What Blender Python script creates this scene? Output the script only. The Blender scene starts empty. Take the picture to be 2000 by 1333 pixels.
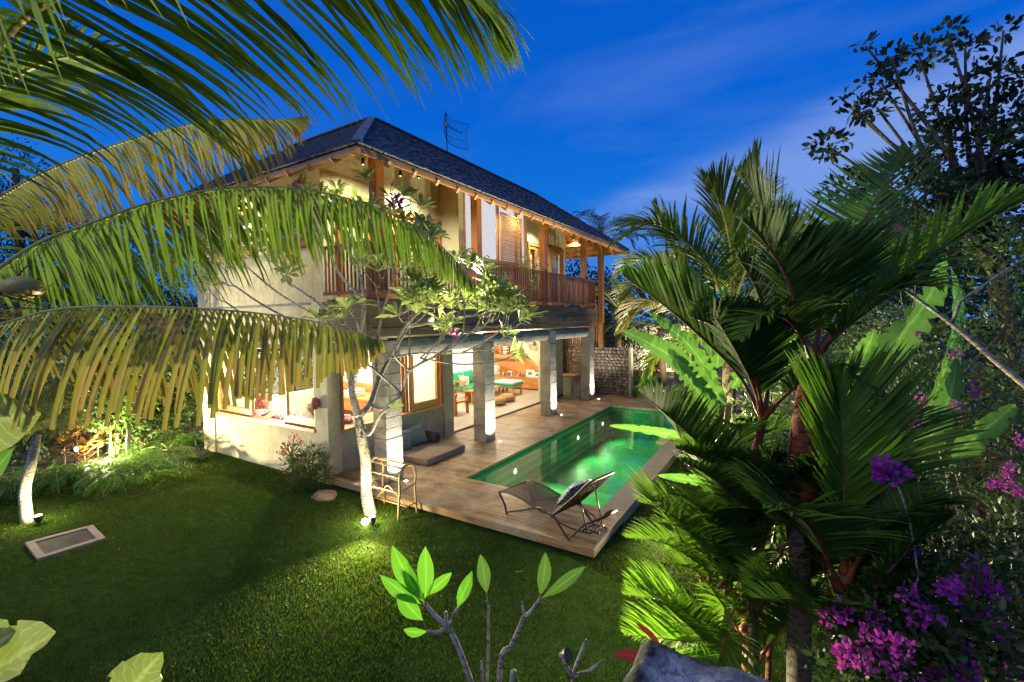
import bpy, bmesh, math, random
import numpy as np
from mathutils import Vector, Matrix, Quaternion, noise
random.seed(7); rng = np.random.default_rng(7)
R = math.radians
S = bpy.context.scene
COL = S.collection

# ------------------------------------------------------------------ camera
YAW, PIT, ROLL, FPX = R(31.8), R(2.73), R(.79), 882.5
CAM = Vector((0, 0, 3.0))
FW = Vector((-math.sin(YAW)*math.cos(PIT), math.cos(YAW)*math.cos(PIT), -math.sin(PIT)))
_R0 = Vector((math.cos(YAW), math.sin(YAW), 0)); _U0 = _R0.cross(FW)
RT = _R0*math.cos(ROLL) - _U0*math.sin(ROLL)
UP = _U0*math.cos(ROLL) + _R0*math.sin(ROLL)
cd = bpy.data.cameras.new('camera'); cam = bpy.data.objects.new('camera', cd); COL.objects.link(cam)
cd.sensor_width = 36; cd.lens = 36*FPX/2000; cd.clip_end = 2000; cd.clip_start = .05
cam.matrix_world = Matrix((( RT.x, UP.x, -FW.x, CAM.x), (RT.y, UP.y, -FW.y, CAM.y), (RT.z, UP.z, -FW.z, CAM.z), (0,0,0,1)))
S.camera = cam

def ray(px, py): return FW + RT*((px-1000)/FPX) - UP*((py-666.5)/FPX)
def at(px, py, d): return CAM + ray(px, py)*d            # a place seen in that direction, d metres ahead
def onp(px, py, ax, v):
    r = ray(px, py); i = 'XYZ'.index(ax); return CAM + r*((v-CAM[i])/r[i])

# ------------------------------------------------------------------ sky
w = bpy.data.worlds.new('World'); S.world = w; w.use_nodes = True
nt = w.node_tree; nt.nodes.clear()
def N(tree, typ, **kw):
    n = tree.nodes.new(typ)
    for k, v in kw.items():
        if k.startswith('i_'): n.inputs[k[2:].replace('_', ' ')].default_value = v
        elif k[0] == '_' and k[1:].isdigit(): n.inputs[int(k[1:])].default_value = v
        else: setattr(n, k, v)
    return n
L = nt.links.new
tc = N(nt, 'ShaderNodeTexCoord'); sep = N(nt, 'ShaderNodeSeparateXYZ'); L(tc.outputs['Generated'], sep.inputs[0])
ramp = N(nt, 'ShaderNodeValToRGB'); L(sep.outputs['Z'], ramp.inputs[0])
cr = ramp.color_ramp; cr.elements[0].position = 0.0; cr.elements[0].color = (.035, .24, .72, 1)
cr.elements[1].position = .75; cr.elements[1].color = (.0014, .085, .50, 1)
e = cr.elements.new(.14); e.color = (.010, .205, .76, 1)
e = cr.elements.new(.40); e.color = (.0020, .125, .66, 1)
# thin clouds: noise on the direction, stretched into bands low on the right
mp = N(nt, 'ShaderNodeMapping'); mp.inputs['Rotation'].default_value = (R(25), R(-22), R(30)); mp.inputs['Scale'].default_value = (1.1, 2.6, 5.2)
L(tc.outputs['Generated'], mp.inputs[0])
ns = N(nt, 'ShaderNodeTexNoise', i_Scale=1.5, i_Detail=6.0, i_Roughness=.55, i_Distortion=.5); L(mp.outputs[0], ns.inputs['Vector'])
nr = N(nt, 'ShaderNodeValToRGB'); L(ns.outputs[0], nr.inputs[0])
nr.color_ramp.elements[0].position = .44; nr.color_ramp.elements[0].color = (0,0,0,1)
nr.color_ramp.elements[1].position = .74; nr.color_ramp.elements[1].color = (1,1,1,1)
# more cloud toward the right of the house (direction +X +Y)
dotn = N(nt, 'ShaderNodeVectorMath', operation='DOT_PRODUCT'); L(tc.outputs['Generated'], dotn.inputs[0]); dotn.inputs[1].default_value = (.62, .78, 0)
mr = N(nt, 'ShaderNodeMapRange', _1=.15, _2=1.0, _3=.12, _4=1.0); L(dotn.outputs['Value'], mr.inputs[0])
mu = N(nt, 'ShaderNodeMath', operation='MULTIPLY'); L(nr.outputs[0], mu.inputs[0]); L(mr.outputs[0], mu.inputs[1])
# one long veil of cloud rising to the right, sharper along its upper edge
bn_ = ray(2050, -10).cross(ray(1120, 400)).normalized()
if bn_.dot(ray(1600, 600)) < 0: bn_ = -bn_
bd = N(nt, 'ShaderNodeVectorMath', operation='DOT_PRODUCT'); L(tc.outputs['Generated'], bd.inputs[0]); bd.inputs[1].default_value = tuple(bn_)
wob = N(nt, 'ShaderNodeMath', operation='MULTIPLY_ADD', _1=.10, _2=-.05); L(ns.outputs[0], wob.inputs[0]); bw = N(nt, 'ShaderNodeMath', operation='ADD'); L(bd.outputs['Value'], bw.inputs[0]); L(wob.outputs[0], bw.inputs[1])
b1 = N(nt, 'ShaderNodeMapRange', interpolation_type='SMOOTHSTEP', _1=-.02, _2=.06); L(bw.outputs[0], b1.inputs[0]); b2 = N(nt, 'ShaderNodeMapRange', interpolation_type='SMOOTHSTEP', _1=.10, _2=.55, _3=1.0, _4=.25); L(bw.outputs[0], b2.inputs[0])
bm1 = N(nt, 'ShaderNodeMath', operation='MULTIPLY'); L(b1.outputs[0], bm1.inputs[0]); L(b2.outputs[0], bm1.inputs[1]); bm2 = N(nt, 'ShaderNodeMath', operation='MULTIPLY'); L(bm1.outputs[0], bm2.inputs[0]); L(mr.outputs[0], bm2.inputs[1])
nb_ = N(nt, 'ShaderNodeMapRange', _1=.40, _2=.60, _3=.30, _4=1.15); L(ns.outputs[0], nb_.inputs[0]); bm3 = N(nt, 'ShaderNodeMath', operation='MULTIPLY'); L(bm2.outputs[0], bm3.inputs[0]); L(nb_.outputs[0], bm3.inputs[1])
mus = N(nt, 'ShaderNodeMath', operation='MULTIPLY', _1=.45); L(mu.outputs[0], mus.inputs[0]); mu = N(nt, 'ShaderNodeMath', operation='MAXIMUM'); L(mus.outputs[0], mu.inputs[0]); L(bm3.outputs[0], mu.inputs[1])
mu2 = N(nt, 'ShaderNodeMath', operation='MULTIPLY', _1=1.0); L(mu.outputs[0], mu2.inputs[0])
mx = N(nt, 'ShaderNodeMix', data_type='RGBA'); L(mu2.outputs[0], mx.inputs[0]); L(ramp.outputs[0], mx.inputs[6]); mx.inputs[7].default_value = (.21, .35, .80, 1)
# stars
vo = N(nt, 'ShaderNodeTexVoronoi', i_Scale=30.0); L(tc.outputs['Generated'], vo.inputs['Vector'])
st = N(nt, 'ShaderNodeMath', operation='LESS_THAN', _1=.018); L(vo.outputs['Distance'], st.inputs[0])
rr = N(nt, 'ShaderNodeSeparateColor'); L(vo.outputs['Color'], rr.inputs[0])
gt = N(nt, 'ShaderNodeMath', operation='GREATER_THAN', _1=.72); L(rr.outputs[0], gt.inputs[0])
sm = N(nt, 'ShaderNodeMath', operation='MULTIPLY'); L(st.outputs[0], sm.inputs[0]); L(gt.outputs[0], sm.inputs[1])
sm2 = N(nt, 'ShaderNodeMath', operation='MULTIPLY', _1=.35); L(sm.outputs[0], sm2.inputs[0])
ad = N(nt, 'ShaderNodeMix', data_type='RGBA', blend_type='ADD'); ad.inputs[0].default_value = 1; L(mx.outputs[2], ad.inputs[6]); L(sm2.outputs[0], ad.inputs[7])
bg = N(nt, 'ShaderNodeBackground', i_Strength=1.0); L(ad.outputs[2], bg.inputs[0])
out = N(nt, 'ShaderNodeOutputWorld'); L(bg.outputs[0], out.inputs[0])

# added fill light, very soft, from high behind the camera on the left
sd_ = bpy.data.lights.new('fill_sun', 'SUN'); sd_.energy = 1.05; sd_.angle = R(50); sd_.color = (1, .90, .68)
so_ = bpy.data.objects.new('fill_sun', sd_); COL.objects.link(so_); so_.rotation_euler = Vector((.25, .85, -.80)).to_track_quat('-Z', 'Y').to_euler()
S.view_settings.view_transform = 'Standard'; S.view_settings.look = 'None'
S.view_settings.exposure = 0; S.view_settings.gamma = 1; S.view_settings.use_curve_mapping = False
S.render.engine = 'CYCLES'; cy = S.cycles
cy.max_bounces = 6; cy.diffuse_bounces = 3; cy.glossy_bounces = 3; cy.transmission_bounces = 5; cy.transparent_max_bounces = 8
cy.sample_clamp_indirect = 4; cy.caustics_reflective = False; cy.caustics_refractive = False
cy.use_denoising = True

# ------------------------------------------------------------------ materials
MATS = {}
def newmat(name):
    m = bpy.data.materials.new(name); m.use_nodes = True; t = m.node_tree; t.nodes.clear(); MATS[name] = m
    o = N(t, 'ShaderNodeOutputMaterial'); return m, t, o
def c4(c): return (c[0], c[1], c[2], 1)
def mix(t, f, a, b, mode='MIX'):
    n = N(t, 'ShaderNodeMix', data_type='RGBA', blend_type=mode)
    for s, v in ((0, f), (6, a), (7, b)):
        if isinstance(v, (int, float)): n.inputs[s].default_value = v if s == 0 else (v, v, v, 1)
        elif isinstance(v, tuple): n.inputs[s].default_value = c4(v)
        else: t.links.new(v, n.inputs[s])
    return n.outputs[2]
def mapped(t, scale=(1,1,1), coord='Object', rot=(0,0,0)):
    tcn = N(t, 'ShaderNodeTexCoord'); m = N(t, 'ShaderNodeMapping'); m.inputs['Scale'].default_value = scale; m.inputs['Rotation'].default_value = rot
    if coord == 'World':
        g = N(t, 'ShaderNodeNewGeometry'); t.links.new(g.outputs['Position'], m.inputs[0])
    else: t.links.new(tcn.outputs[coord], m.inputs[0])
    return m.outputs[0]
def noi(t, vec, scale, detail=4, rough=.55, dist=0, lo=.35, hi=.65):
    n = N(t, 'ShaderNodeTexNoise', i_Scale=float(scale), i_Detail=float(detail), i_Roughness=rough, i_Distortion=float(dist)); t.links.new(vec, n.inputs['Vector'])
    m = N(t, 'ShaderNodeMapRange', _1=lo, _2=hi); t.links.new(n.outputs[0], m.inputs[0]); return m.outputs[0]
def bump(t, h, strength=.3, dist=.01):
    b = N(t, 'ShaderNodeBump', i_Strength=strength, i_Distance=dist); t.links.new(h, b.inputs['Height']); return b.outputs[0]
def principled(t, o, col, rough=.6, normal=None, spec=.5, **kw):
    p = N(t, 'ShaderNodeBsdfPrincipled'); p.inputs['Roughness'].default_value = rough if not hasattr(rough, 'links') else .5
    if hasattr(rough, 'links'): t.links.new(rough, p.inputs['Roughness'])
    p.inputs['Specular IOR Level'].default_value = spec
    if isinstance(col, tuple): p.inputs['Base Color'].default_value = c4(col)
    else: t.links.new(col, p.inputs['Base Color'])
    if normal is not None: t.links.new(normal, p.inputs['Normal'])
    for k, v in kw.items(): p.inputs[k.replace('_', ' ')].default_value = v
    if o is not None: t.links.new(p.outputs[0], o.inputs[0])
    return p
def rnd(t): return N(t, 'ShaderNodeObjectInfo').outputs['Random']

def m_plaster(name, c1, c2, sc=1.2, stain=.3, bs=.25, vert=True):
    m, t, o = newmat(name); v = mapped(t, coord='World'); 
    f = noi(t, v, sc, 7, .6, .4); f2 = noi(t, v, sc*9, 5, .6)
    col = mix(t, f, c1, c2); col = mix(t, f2, col, mix(t, .25, col, (0.1, .09, .07)))
    if stain:
        v2 = mapped(t, (2.2, 2.2, .35), 'World'); s = noi(t, v2, 2.3, 7, .62, .3, .5, .78)
        sf = N(t, 'ShaderNodeMath', operation='MULTIPLY', _1=stain); t.links.new(s, sf.inputs[0])
        col = mix(t, sf.outputs[0], col, (.12, .11, .09))
    principled(t, o, col, .85, bump(t, noi(t, v, sc*14, 6, .6), bs, .012)); return m
def m_wood(name, c1, c2, axis='X', rough=.5, sc=1.0, bs=.2, worn=None, vary=.35):
    """grain runs along the given axis of the object's own mesh"""
    m, t, o = newmat(name); s = [14*sc, 14*sc, 14*sc]; s['XYZ'.index(axis)] = .9*sc
    tcn = N(t, 'ShaderNodeTexCoord'); mpn = N(t, 'ShaderNodeMapping'); mpn.inputs['Scale'].default_value = s
    r_ = rnd(t); cb = N(t, 'ShaderNodeCombineXYZ'); mm = N(t, 'ShaderNodeMath', operation='MULTIPLY', _1=37.0); t.links.new(r_, mm.inputs[0])
    for k in range(3): t.links.new(mm.outputs[0], cb.inputs[k])
    t.links.new(tcn.outputs['Object'], mpn.inputs[0]); t.links.new(cb.outputs[0], mpn.inputs['Location'])
    g = noi(t, mpn.outputs[0], 1.6, 8, .6, 1.2); col = mix(t, g, c1, c2)
    rv = N(t, 'ShaderNodeMapRange', _3=1-vary, _4=1+vary*.55); t.links.new(r_, rv.inputs[0])
    cv = N(t, 'ShaderNodeVectorMath', operation='SCALE'); t.links.new(col, cv.inputs[0]); t.links.new(rv.outputs[0], cv.inputs['Scale']); col = cv.outputs[0]
    if worn:
        v = mapped(t, coord='World'); wf = noi(t, v, 1.7, 6, .65, .8, .42, .62); col = mix(t, wf, col, worn)
    principled(t, o, col, rough, bump(t, g, bs, .004)); return m
def m_leaf(name, c1, c2, trans=.45, tint=None, rough=.42, vein=.35, tip=None, spec=.4, tipstart=.8, blotch=None, ribs=0):
    """UV x runs along a leaf, y across; a second layer carries one random number per leaf"""
    m, t, o = newmat(name)
    uv = N(t, 'ShaderNodeUVMap', uv_map='UVMap'); su = N(t, 'ShaderNodeSeparateXYZ'); t.links.new(uv.outputs[0], su.inputs[0])
    ur = N(t, 'ShaderNodeUVMap', uv_map='rnd'); sr = N(t, 'ShaderNodeSeparateXYZ'); t.links.new(ur.outputs[0], sr.inputs[0])
    col = mix(t, sr.outputs[0], c1, c2)
    d = N(t, 'ShaderNodeMath', operation='SUBTRACT', _1=.5); t.links.new(su.outputs[1], d.inputs[0])
    a = N(t, 'ShaderNodeMath', operation='ABSOLUTE'); t.links.new(d.outputs[0], a.inputs[0])
    r_ = N(t, 'ShaderNodeMapRange', _1=.0, _2=.09, _3=vein, _4=0.0); t.links.new(a.outputs[0], r_.inputs[0])
    light = tuple(min(1, x*2.3+.05) for x in c2); col = mix(t, r_.outputs[0], col, light)
    v = mapped(t, coord='World'); nn = noi(t, v, 9, 4); col = mix(t, nn, col, mix(t, .3, col, (c1[0]*.4, c1[1]*.4, c1[2]*.4)))
    if blotch:
        bf = noi(t, v, 5, 5, .6, .5, .52, .62); col = mix(t, bf, col, blotch)
    if tip:
        tr = N(t, 'ShaderNodeMapRange', _1=tipstart, _2=min(1., tipstart+.2)); t.links.new(su.outputs[0], tr.inputs[0]); 
        tm = N(t, 'ShaderNodeMath', operation='MULTIPLY'); t.links.new(tr.outputs[0], tm.inputs[0]); t.links.new(sr.outputs[1], tm.inputs[1])
        col = mix(t, tm.outputs[0], col, tip)
    nrm_ = bump(t, noi(t, v, 60, 3), .15, .003)
    if ribs:
        k1 = N(t, 'ShaderNodeMath', operation='MULTIPLY', _1=float(ribs)); t.links.new(su.outputs[0], k1.inputs[0]); k2 = N(t, 'ShaderNodeMath', operation='MULTIPLY_ADD', _1=-.55*ribs); t.links.new(a.outputs[0], k2.inputs[0]); t.links.new(k1.outputs[0], k2.inputs[2])
        sn = N(t, 'ShaderNodeMath', operation='SINE'); t.links.new(k2.outputs[0], sn.inputs[0]); rr1 = N(t, 'ShaderNodeMapRange', _1=-1.0, _2=1.0); t.links.new(sn.outputs[0], rr1.inputs[0]); bb_ = N(t, 'ShaderNodeBump', i_Strength=.7, i_Distance=.004); t.links.new(rr1.outputs[0], bb_.inputs['Height']); t.links.new(nrm_, bb_.inputs['Normal']); nrm_ = bb_.outputs[0]
        rr2 = N(t, 'ShaderNodeMapRange', _1=.75, _2=1.0, _3=0.0, _4=.30); t.links.new(sn.outputs[0], rr2.inputs[0]); col = mix(t, rr2.outputs[0], col, light)
    p = principled(t, None, col, rough, nrm_, spec)
    tb = N(t, 'ShaderNodeBsdfTranslucent'); tcn = mix(t, .35, col, tint or tuple(min(1, x*1.6) for x in c2)); t.links.new(tcn, tb.inputs[0])
    ms = N(t, 'ShaderNodeMixShader', _0=trans); t.links.new(p.outputs[0], ms.inputs[1]); t.links.new(tb.outputs[0], ms.inputs[2]); t.links.new(ms.outputs[0], o.inputs[0])
    return m
def m_plain(name, c, rough=.5, var=.15, sc=8., bs=.1, **kw):
    m, t, o = newmat(name); v = mapped(t, coord='Object'); f = noi(t, v, sc, 4)
    col = mix(t, f, tuple(x*(1-var) for x in c), tuple(min(1, x*(1+var)) for x in c)); principled(t, o, col, rough, bump(t, noi(t, v, sc*6, 3), bs, .004), **kw); return m
def m_emit(name, c, s):
    m, t, o = newmat(name); e_ = N(t, 'ShaderNodeEmission', i_Strength=float(s)); e_.inputs[0].default_value = c4(c); t.links.new(e_.outputs[0], o.inputs[0]); return m

m_plaster('plaster', (.52,.47,.32), (.68,.62,.44), 1.3, .35)
m_plaster('plaster_cream', (.50,.47,.32), (.60,.56,.38), 1.1, .15, .12)
m_plaster('plaster_white', (.78,.77,.75), (.84,.83,.80), 1.0, 0, .08)
m_plaster('concrete_floor', (.52,.46,.38), (.66,.60,.52), 1.4, 0, .05)
MATS['concrete_floor'].node_tree.nodes['Principled BSDF'].inputs['Roughness'].default_value = .45
m_plaster('concrete_block', (.22,.19,.15), (.38,.34,.28), 2.6, .55, .5)
m_plaster('coping', (.30,.24,.16), (.40,.33,.24), 3.0, .2, .3)
m_plaster('render_grey', (.36,.33,.26), (.50,.46,.37), 1.4, .4, .4)
m_wood('deck_wood', (.17,.095,.038), (.40,.245,.105), 'X', .42, 1., .35, (.44,.34,.21), .6)
m_wood('fascia_wood', (.10,.055,.028), (.24,.15,.09), 'Y', .6, 1., .3, (.07,.055,.045), .5)
m_wood('teak_v', (.30,.115,.03), (.50,.22,.07), 'Z', .38, 1., .15, None, .3)
m_wood('teak_x', (.30,.13,.04), (.50,.25,.09), 'X', .4, 1., .15, None, .3)
m_wood('teak_y', (.30,.13,.04), (.50,.25,.09), 'Y', .4, 1., .15, None, .3)
m_wood('rail_wood', (.14,.05,.03), (.26,.10,.055), 'Y', .45, 1., .15, None, .2)
m_wood('baluster_wood', (.12,.045,.025), (.27,.11,.055), 'Z', .45, 1., .15, None, .35)
m_wood('cabinet_wood', (.50,.19,.045), (.66,.29,.09), 'X', .35, .5, .08, None, .15)
m_wood('slat_wood', (.50,.24,.07), (.66,.36,.13), 'Y', .4, .7, .1, None, .2)
m_wood('furniture_wood', (.52,.25,.08), (.68,.38,.15), 'X', .4, .7, .1, None, .2)
m_wood('rattan', (.30,.18,.08), (.52,.34,.16), 'Z', .45, 1., .2, None, .1)
m_wood('dark_rattan', (.022,.013,.008), (.065,.04,.024), 'Z', .5, 2., .3, None, .2)
# roof shingles: dark ironwood, each its own tone
m, t, o = newmat('shingle'); v = mapped(t, coord='World'); f = noi(t, v, 7, 6, .65); f2 = noi(t, mapped(t, (9, 9, 3), 'World'), 3, 4, lo=.4, hi=.7)
c_ = mix(t, f, (.04,.045,.06), (.16,.17,.20)); c_ = mix(t, f2, c_, (.22,.23,.26)); principled(t, o, c_, .55, bump(t, f, .5, .01))
# green pool stone tiles
m, t, o = newmat('pool_tile'); v = mapped(t, coord='World')
br = N(t, 'ShaderNodeTexBrick', i_Scale=1.0, offset=0.0); br.inputs['Brick Width'].default_value = .3; br.inputs['Row Height'].default_value = .3; br.inputs['Mortar Size'].default_value = .006
br.inputs['Color1'].default_value = (.035,.25,.115,1); br.inputs['Color2'].default_value = (.055,.33,.15,1); br.inputs['Mortar'].default_value = (.03,.20,.10,1); t.links.new(v, br.inputs['Vector'])
c_ = mix(t, noi(t, v, 1.2, 5, .6, .5), br.outputs[0], (.02,.30,.10)); principled(t, o, c_, .5)
m, t, o = newmat('pool_step_tile'); v = mapped(t, coord='World'); principled(t, o, mix(t, noi(t, v, 3, 5), (.12,.42,.18), (.22,.52,.26)), .5)
m, t, o = newmat('pool_wall_tile'); v = mapped(t, coord='World')
ck = N(t, 'ShaderNodeTexBrick', i_Scale=1.0); ck.inputs['Brick Width'].default_value = .1; ck.inputs['Row Height'].default_value = .1; ck.inputs['Mortar Size'].default_value = .004
ck.inputs['Color1'].default_value = (.01,.13,.07,1); ck.inputs['Color2'].default_value = (.03,.24,.12,1); ck.inputs['Mortar'].default_value = (.01,.07,.04,1); t.links.new(mapped(t, (1,1,1), 'World', (R(90),0,0)), ck.inputs['Vector'])
principled(t, o, ck.outputs[0], .3)
def fresnel2(t, ior):
    g = N(t, 'ShaderNodeNewGeometry'); m_ = N(t, 'ShaderNodeMapRange', _3=ior, _4=1/ior); t.links.new(g.outputs['Backfacing'], m_.inputs[0]); f = N(t, 'ShaderNodeFresnel'); t.links.new(m_.outputs[0], f.inputs['IOR']); return f
# water: clear, mirror-like by angle, faint ripple
m, t, o = newmat('water'); v = mapped(t, coord='World'); nb = bump(t, noi(t, v, 2.2, 3, .5), .035, .05)
fr = fresnel2(t, 1.52); t.links.new(nb, fr.inputs['Normal']); gl = N(t, 'ShaderNodeBsdfGlossy', i_Roughness=.012); t.links.new(nb, gl.inputs['Normal'])
trn = N(t, 'ShaderNodeBsdfTransparent'); trn.inputs[0].default_value = (.55,.97,.70,1); mm = N(t, 'ShaderNodeMixShader'); t.links.new(fr.outputs[0], mm.inputs[0]); t.links.new(trn.outputs[0], mm.inputs[1]); t.links.new(gl.outputs[0], mm.inputs[2]); t.links.new(mm.outputs[0], o.inputs[0])
# window glass
m, t, o = newmat('glass'); fr = fresnel2(t, 1.45); gl = N(t, 'ShaderNodeBsdfGlossy', i_Roughness=.01); trn = N(t, 'ShaderNodeBsdfTransparent'); trn.inputs[0].default_value = (.95,.97,.95,1)
mm = N(t, 'ShaderNodeMixShader'); t.links.new(fr.outputs[0], mm.inputs[0]); t.links.new(trn.outputs[0], mm.inputs[1]); t.links.new(gl.outputs[0], mm.inputs[2]); t.links.new(mm.outputs[0], o.inputs[0])
# stones
m, t, o = newmat('stone'); v = mapped(t, coord='World'); cv = N(t, 'ShaderNodeValToRGB'); t.links.new(rnd(t), cv.inputs[0])
cv.color_ramp.elements[0].color = (.13,.10,.075,1); cv.color_ramp.elements[1].color = (.36,.26,.16,1); ee = cv.color_ramp.elements.new(.5); ee.color = (.22,.17,.12,1)
principled(t, o, mix(t, noi(t, v, 14, 5), cv.outputs[0], mix(t, .5, cv.outputs[0], (.09,.08,.07))), .85, bump(t, noi(t, v, 30, 5), .5, .01))
m_plain('mortar', (.09,.08,.065), .95, .3, 20)
m_plain('soil', (.045,.03,.018), .95, .4, 6, .5)
m_plain('soil_dark', (.03,.04,.015), .95, .4, 3, .5)
m, t, o = newmat('lawn_soil'); v = mapped(t, coord='World'); principled(t, o, mix(t, noi(t, v, 5, 6), (.018,.045,.006), (.035,.080,.012)), 1., None, .1)
# bark, whitish and scarred
def m_bark(name, a, b, c, sc=1.):
    m, t, o = newmat(name); v = mapped(t, (1,1,1), 'World'); f = noi(t, v, 18*sc, 6, .65, .6); f2 = noi(t, mapped(t, (6,6,22), 'World'), 3*sc, 4, .6, .3, .5, .62)
    col = mix(t, f, a, b); col = mix(t, f2, col, c); principled(t, o, col, .8, bump(t, f2, .6, .02)); return m
m_bark('plumeria_bark', (.38,.33,.26), (.58,.53,.42), (.12,.09,.06))
m_bark('twig_bark', (.26,.23,.19), (.42,.38,.31), (.13,.10,.08))
m_bark('dark_bark', (.06,.045,.03), (.13,.10,.07), (.03,.025,.02))
m_bark('palm_bark', (.16,.12,.08), (.28,.22,.15), (.07,.05,.035))
m_bark('red_sheath', (.10,.022,.012), (.24,.05,.02), (.05,.02,.015), .5)
m_plain('rachis_green', (.30,.30,.10), .45, .2, 8)
m_plain('rachis_red', (.16,.045,.02), .45, .4, 8)
m_plain('rachis_yellow', (.42,.36,.12), .45, .2, 8)
# leaves
m_leaf('coconut', (.050,.115,.010), (.125,.205,.022), .42, (.24,.38,.03), .4, .35, (.30,.20,.07), .35, .86)
m_leaf('coconut_yellow', (.13,.17,.022), (.26,.27,.045), .40, (.38,.38,.05), .45, .3, (.33,.19,.06), .3, .45, (.20,.14,.06))
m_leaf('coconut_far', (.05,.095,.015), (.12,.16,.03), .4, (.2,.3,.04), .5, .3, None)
m_leaf('lipstick', (.022,.075,.014), (.065,.130,.022), .38, (.12,.28,.02), .5, .15, None, .2)
m_leaf('lipstick_bright', (.050,.140,.012), (.12,.23,.022), .48, (.20,.42,.02), .5, .2, None, .2)
m_leaf('banana', (.050,.140,.025), (.09,.20,.035), .45, (.18,.42,.05), .35, .8, (.25,.17,.06), .45, .93, ribs=120)
m_leaf('plumeria_leaf', (.09,.165,.03), (.29,.33,.12), .40, (.32,.45,.06), .38, .5, None, .45)
m_leaf('plumeria_front', (.05,.18,.016), (.09,.26,.025), .55, (.22,.60,.04), .35, .7, None, .45, ribs=130)
m_leaf('coconut_bright', (.075,.14,.014), (.17,.22,.03), .42, (.28,.40,.04), .45, .3, None)
m_leaf('plumeria_dull', (.04,.11,.02), (.08,.17,.035), .35, (.14,.30,.04), .38, .5, None, .3, ribs=130)
m_leaf('shrub_leaf', (.035,.080,.014), (.10,.16,.03), .35, (.16,.28,.03), .45, .3)
m_leaf('lace_leaf', (.09,.14,.025), (.24,.28,.07), .4, (.3,.36,.06), .45, .3)
m_leaf('fern_leaf', (.035,.11,.015), (.09,.20,.03), .4, (.14,.36,.03), .4, .3)
m_leaf('croton_leaf', (.22,.08,.02), (.34,.22,.06), .35, (.4,.2,.04), .4, .5)
m_leaf('ti_leaf', (.05,.008,.010), (.13,.015,.014), .2, (.25,.02,.02), .35, .3)
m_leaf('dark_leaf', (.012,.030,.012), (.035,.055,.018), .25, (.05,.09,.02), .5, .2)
m_leaf('bougain_leaf', (.018,.050,.014), (.06,.095,.022), .3, (.09,.16,.03), .45, .2)
m_leaf('bract', (.24,.018,.28), (.40,.035,.42), .45, (.85,.08,.6), .6, .15)
m_leaf('pink_bract', (.55,.08,.06), (.65,.14,.12), .4, (.7,.15,.1), .6, .15)
m_leaf('litter', (.16,.09,.04), (.34,.20,.09), .2, (.3,.2,.1), .7, .2)
m_leaf('grass', (.034,.088,.004), (.100,.165,.007), .35, (.14,.22,.005), .55, 0, blotch=(.085,.095,.008))
m_leaf('spider_leaf', (.10,.16,.06), (.32,.36,.20), .3, (.3,.4,.2), .5, .4)
m_leaf('taro', (.15,.18,.045), (.25,.27,.09), .45, (.3,.5,.1), .4, .6, ribs=60)
# cloth and goods
m_plain('mattress', (.30,.235,.17), .9, .1, 30, .3); m_plain('pillow_grey', (.20,.23,.22), .9, .15, 20, .3)
m_plain('bolster', (.055,.04,.032), .9, .2, 20, .3); m_plain('teal_cloth', (.02,.36,.21), .85, .12, 20, .25)
m_plain('white_cloth', (.78,.78,.80), .85, .05, 20, .2); m_plain('umbrella_cloth', (.33,.30,.27), .85, .1, 6, .1)
m_plain('curtain', (.66,.66,.55), .85, .08, 20, .2); m_plain('blind', (.85,.85,.86), .8, .02, 3, .05)
m_plain('pouf', (.42,.27,.12), .9, .2, 40, .6); m_plain('metal_dark', (.03,.03,.032), .4, .1, 8, .1); m_plain('metal_grey', (.20,.20,.20), .35, .1, 8, .05, Metallic=.8)
m_plain('white_paint', (.75,.75,.74), .5, .04, 6, .05); m_plain('coconut_husk', (.42,.30,.08), .45, .25, 6, .2); m_plain('sheath_fibre', (.30,.16,.05), .7, .4, 30, .4)
m_plain('clay', (.20,.085,.055), .85, .3, 12, .3); m_plain('stone_pot', (.35,.33,.25), .8, .2, 12, .4); m_plain('rock', (.26,.17,.12), .9, .3, 6, .5); m_plain('drain_dark', (.05,.042,.034), .8, .5, 5, .4)
m_plain('paper', (.70,.66,.56), .8, .2, 3); m_plain('book_red', (.45,.07,.04), .6); m_plain('book_blue', (.07,.13,.25), .6); m_plain('book_green', (.12,.30,.12), .6); m_plain('cup_dark', (.06,.05,.05), .4)
m, t, o = newmat('pattern_blue'); v = mapped(t, coord='Object'); a_ = noi(t, v, 16, 3, .6, 2.5, .47, .53); principled(t, o, mix(t, a_, (.015,.022,.045), (.32,.34,.36)), .85)
m, t, o = newmat('pattern_red'); v = mapped(t, coord='Object'); a_ = noi(t, v, 12, 2, .6, 2.5, .50, .55); principled(t, o, mix(t, a_, (.62,.09,.05), (.78,.50,.40)), .85)
m, t, o = newmat('pattern_mixed'); v = mapped(t, coord='Object'); a_ = noi(t, v, 14, 2, .6, 2, .48, .53); b_ = noi(t, v, 9, 2, .6, 1, .5, .56); principled(t, o, mix(t, b_, mix(t, a_, (.05,.03,.10), (.50,.12,.16)), (.62,.58,.55)), .85)
m, t, o = newmat('pattern_white'); v = mapped(t, coord='Object'); a_ = noi(t, v, 14, 2, .6, 1, .56, .60); principled(t, o, mix(t, a_, (.72,.68,.60), (.30,.14,.08)), .85)
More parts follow.
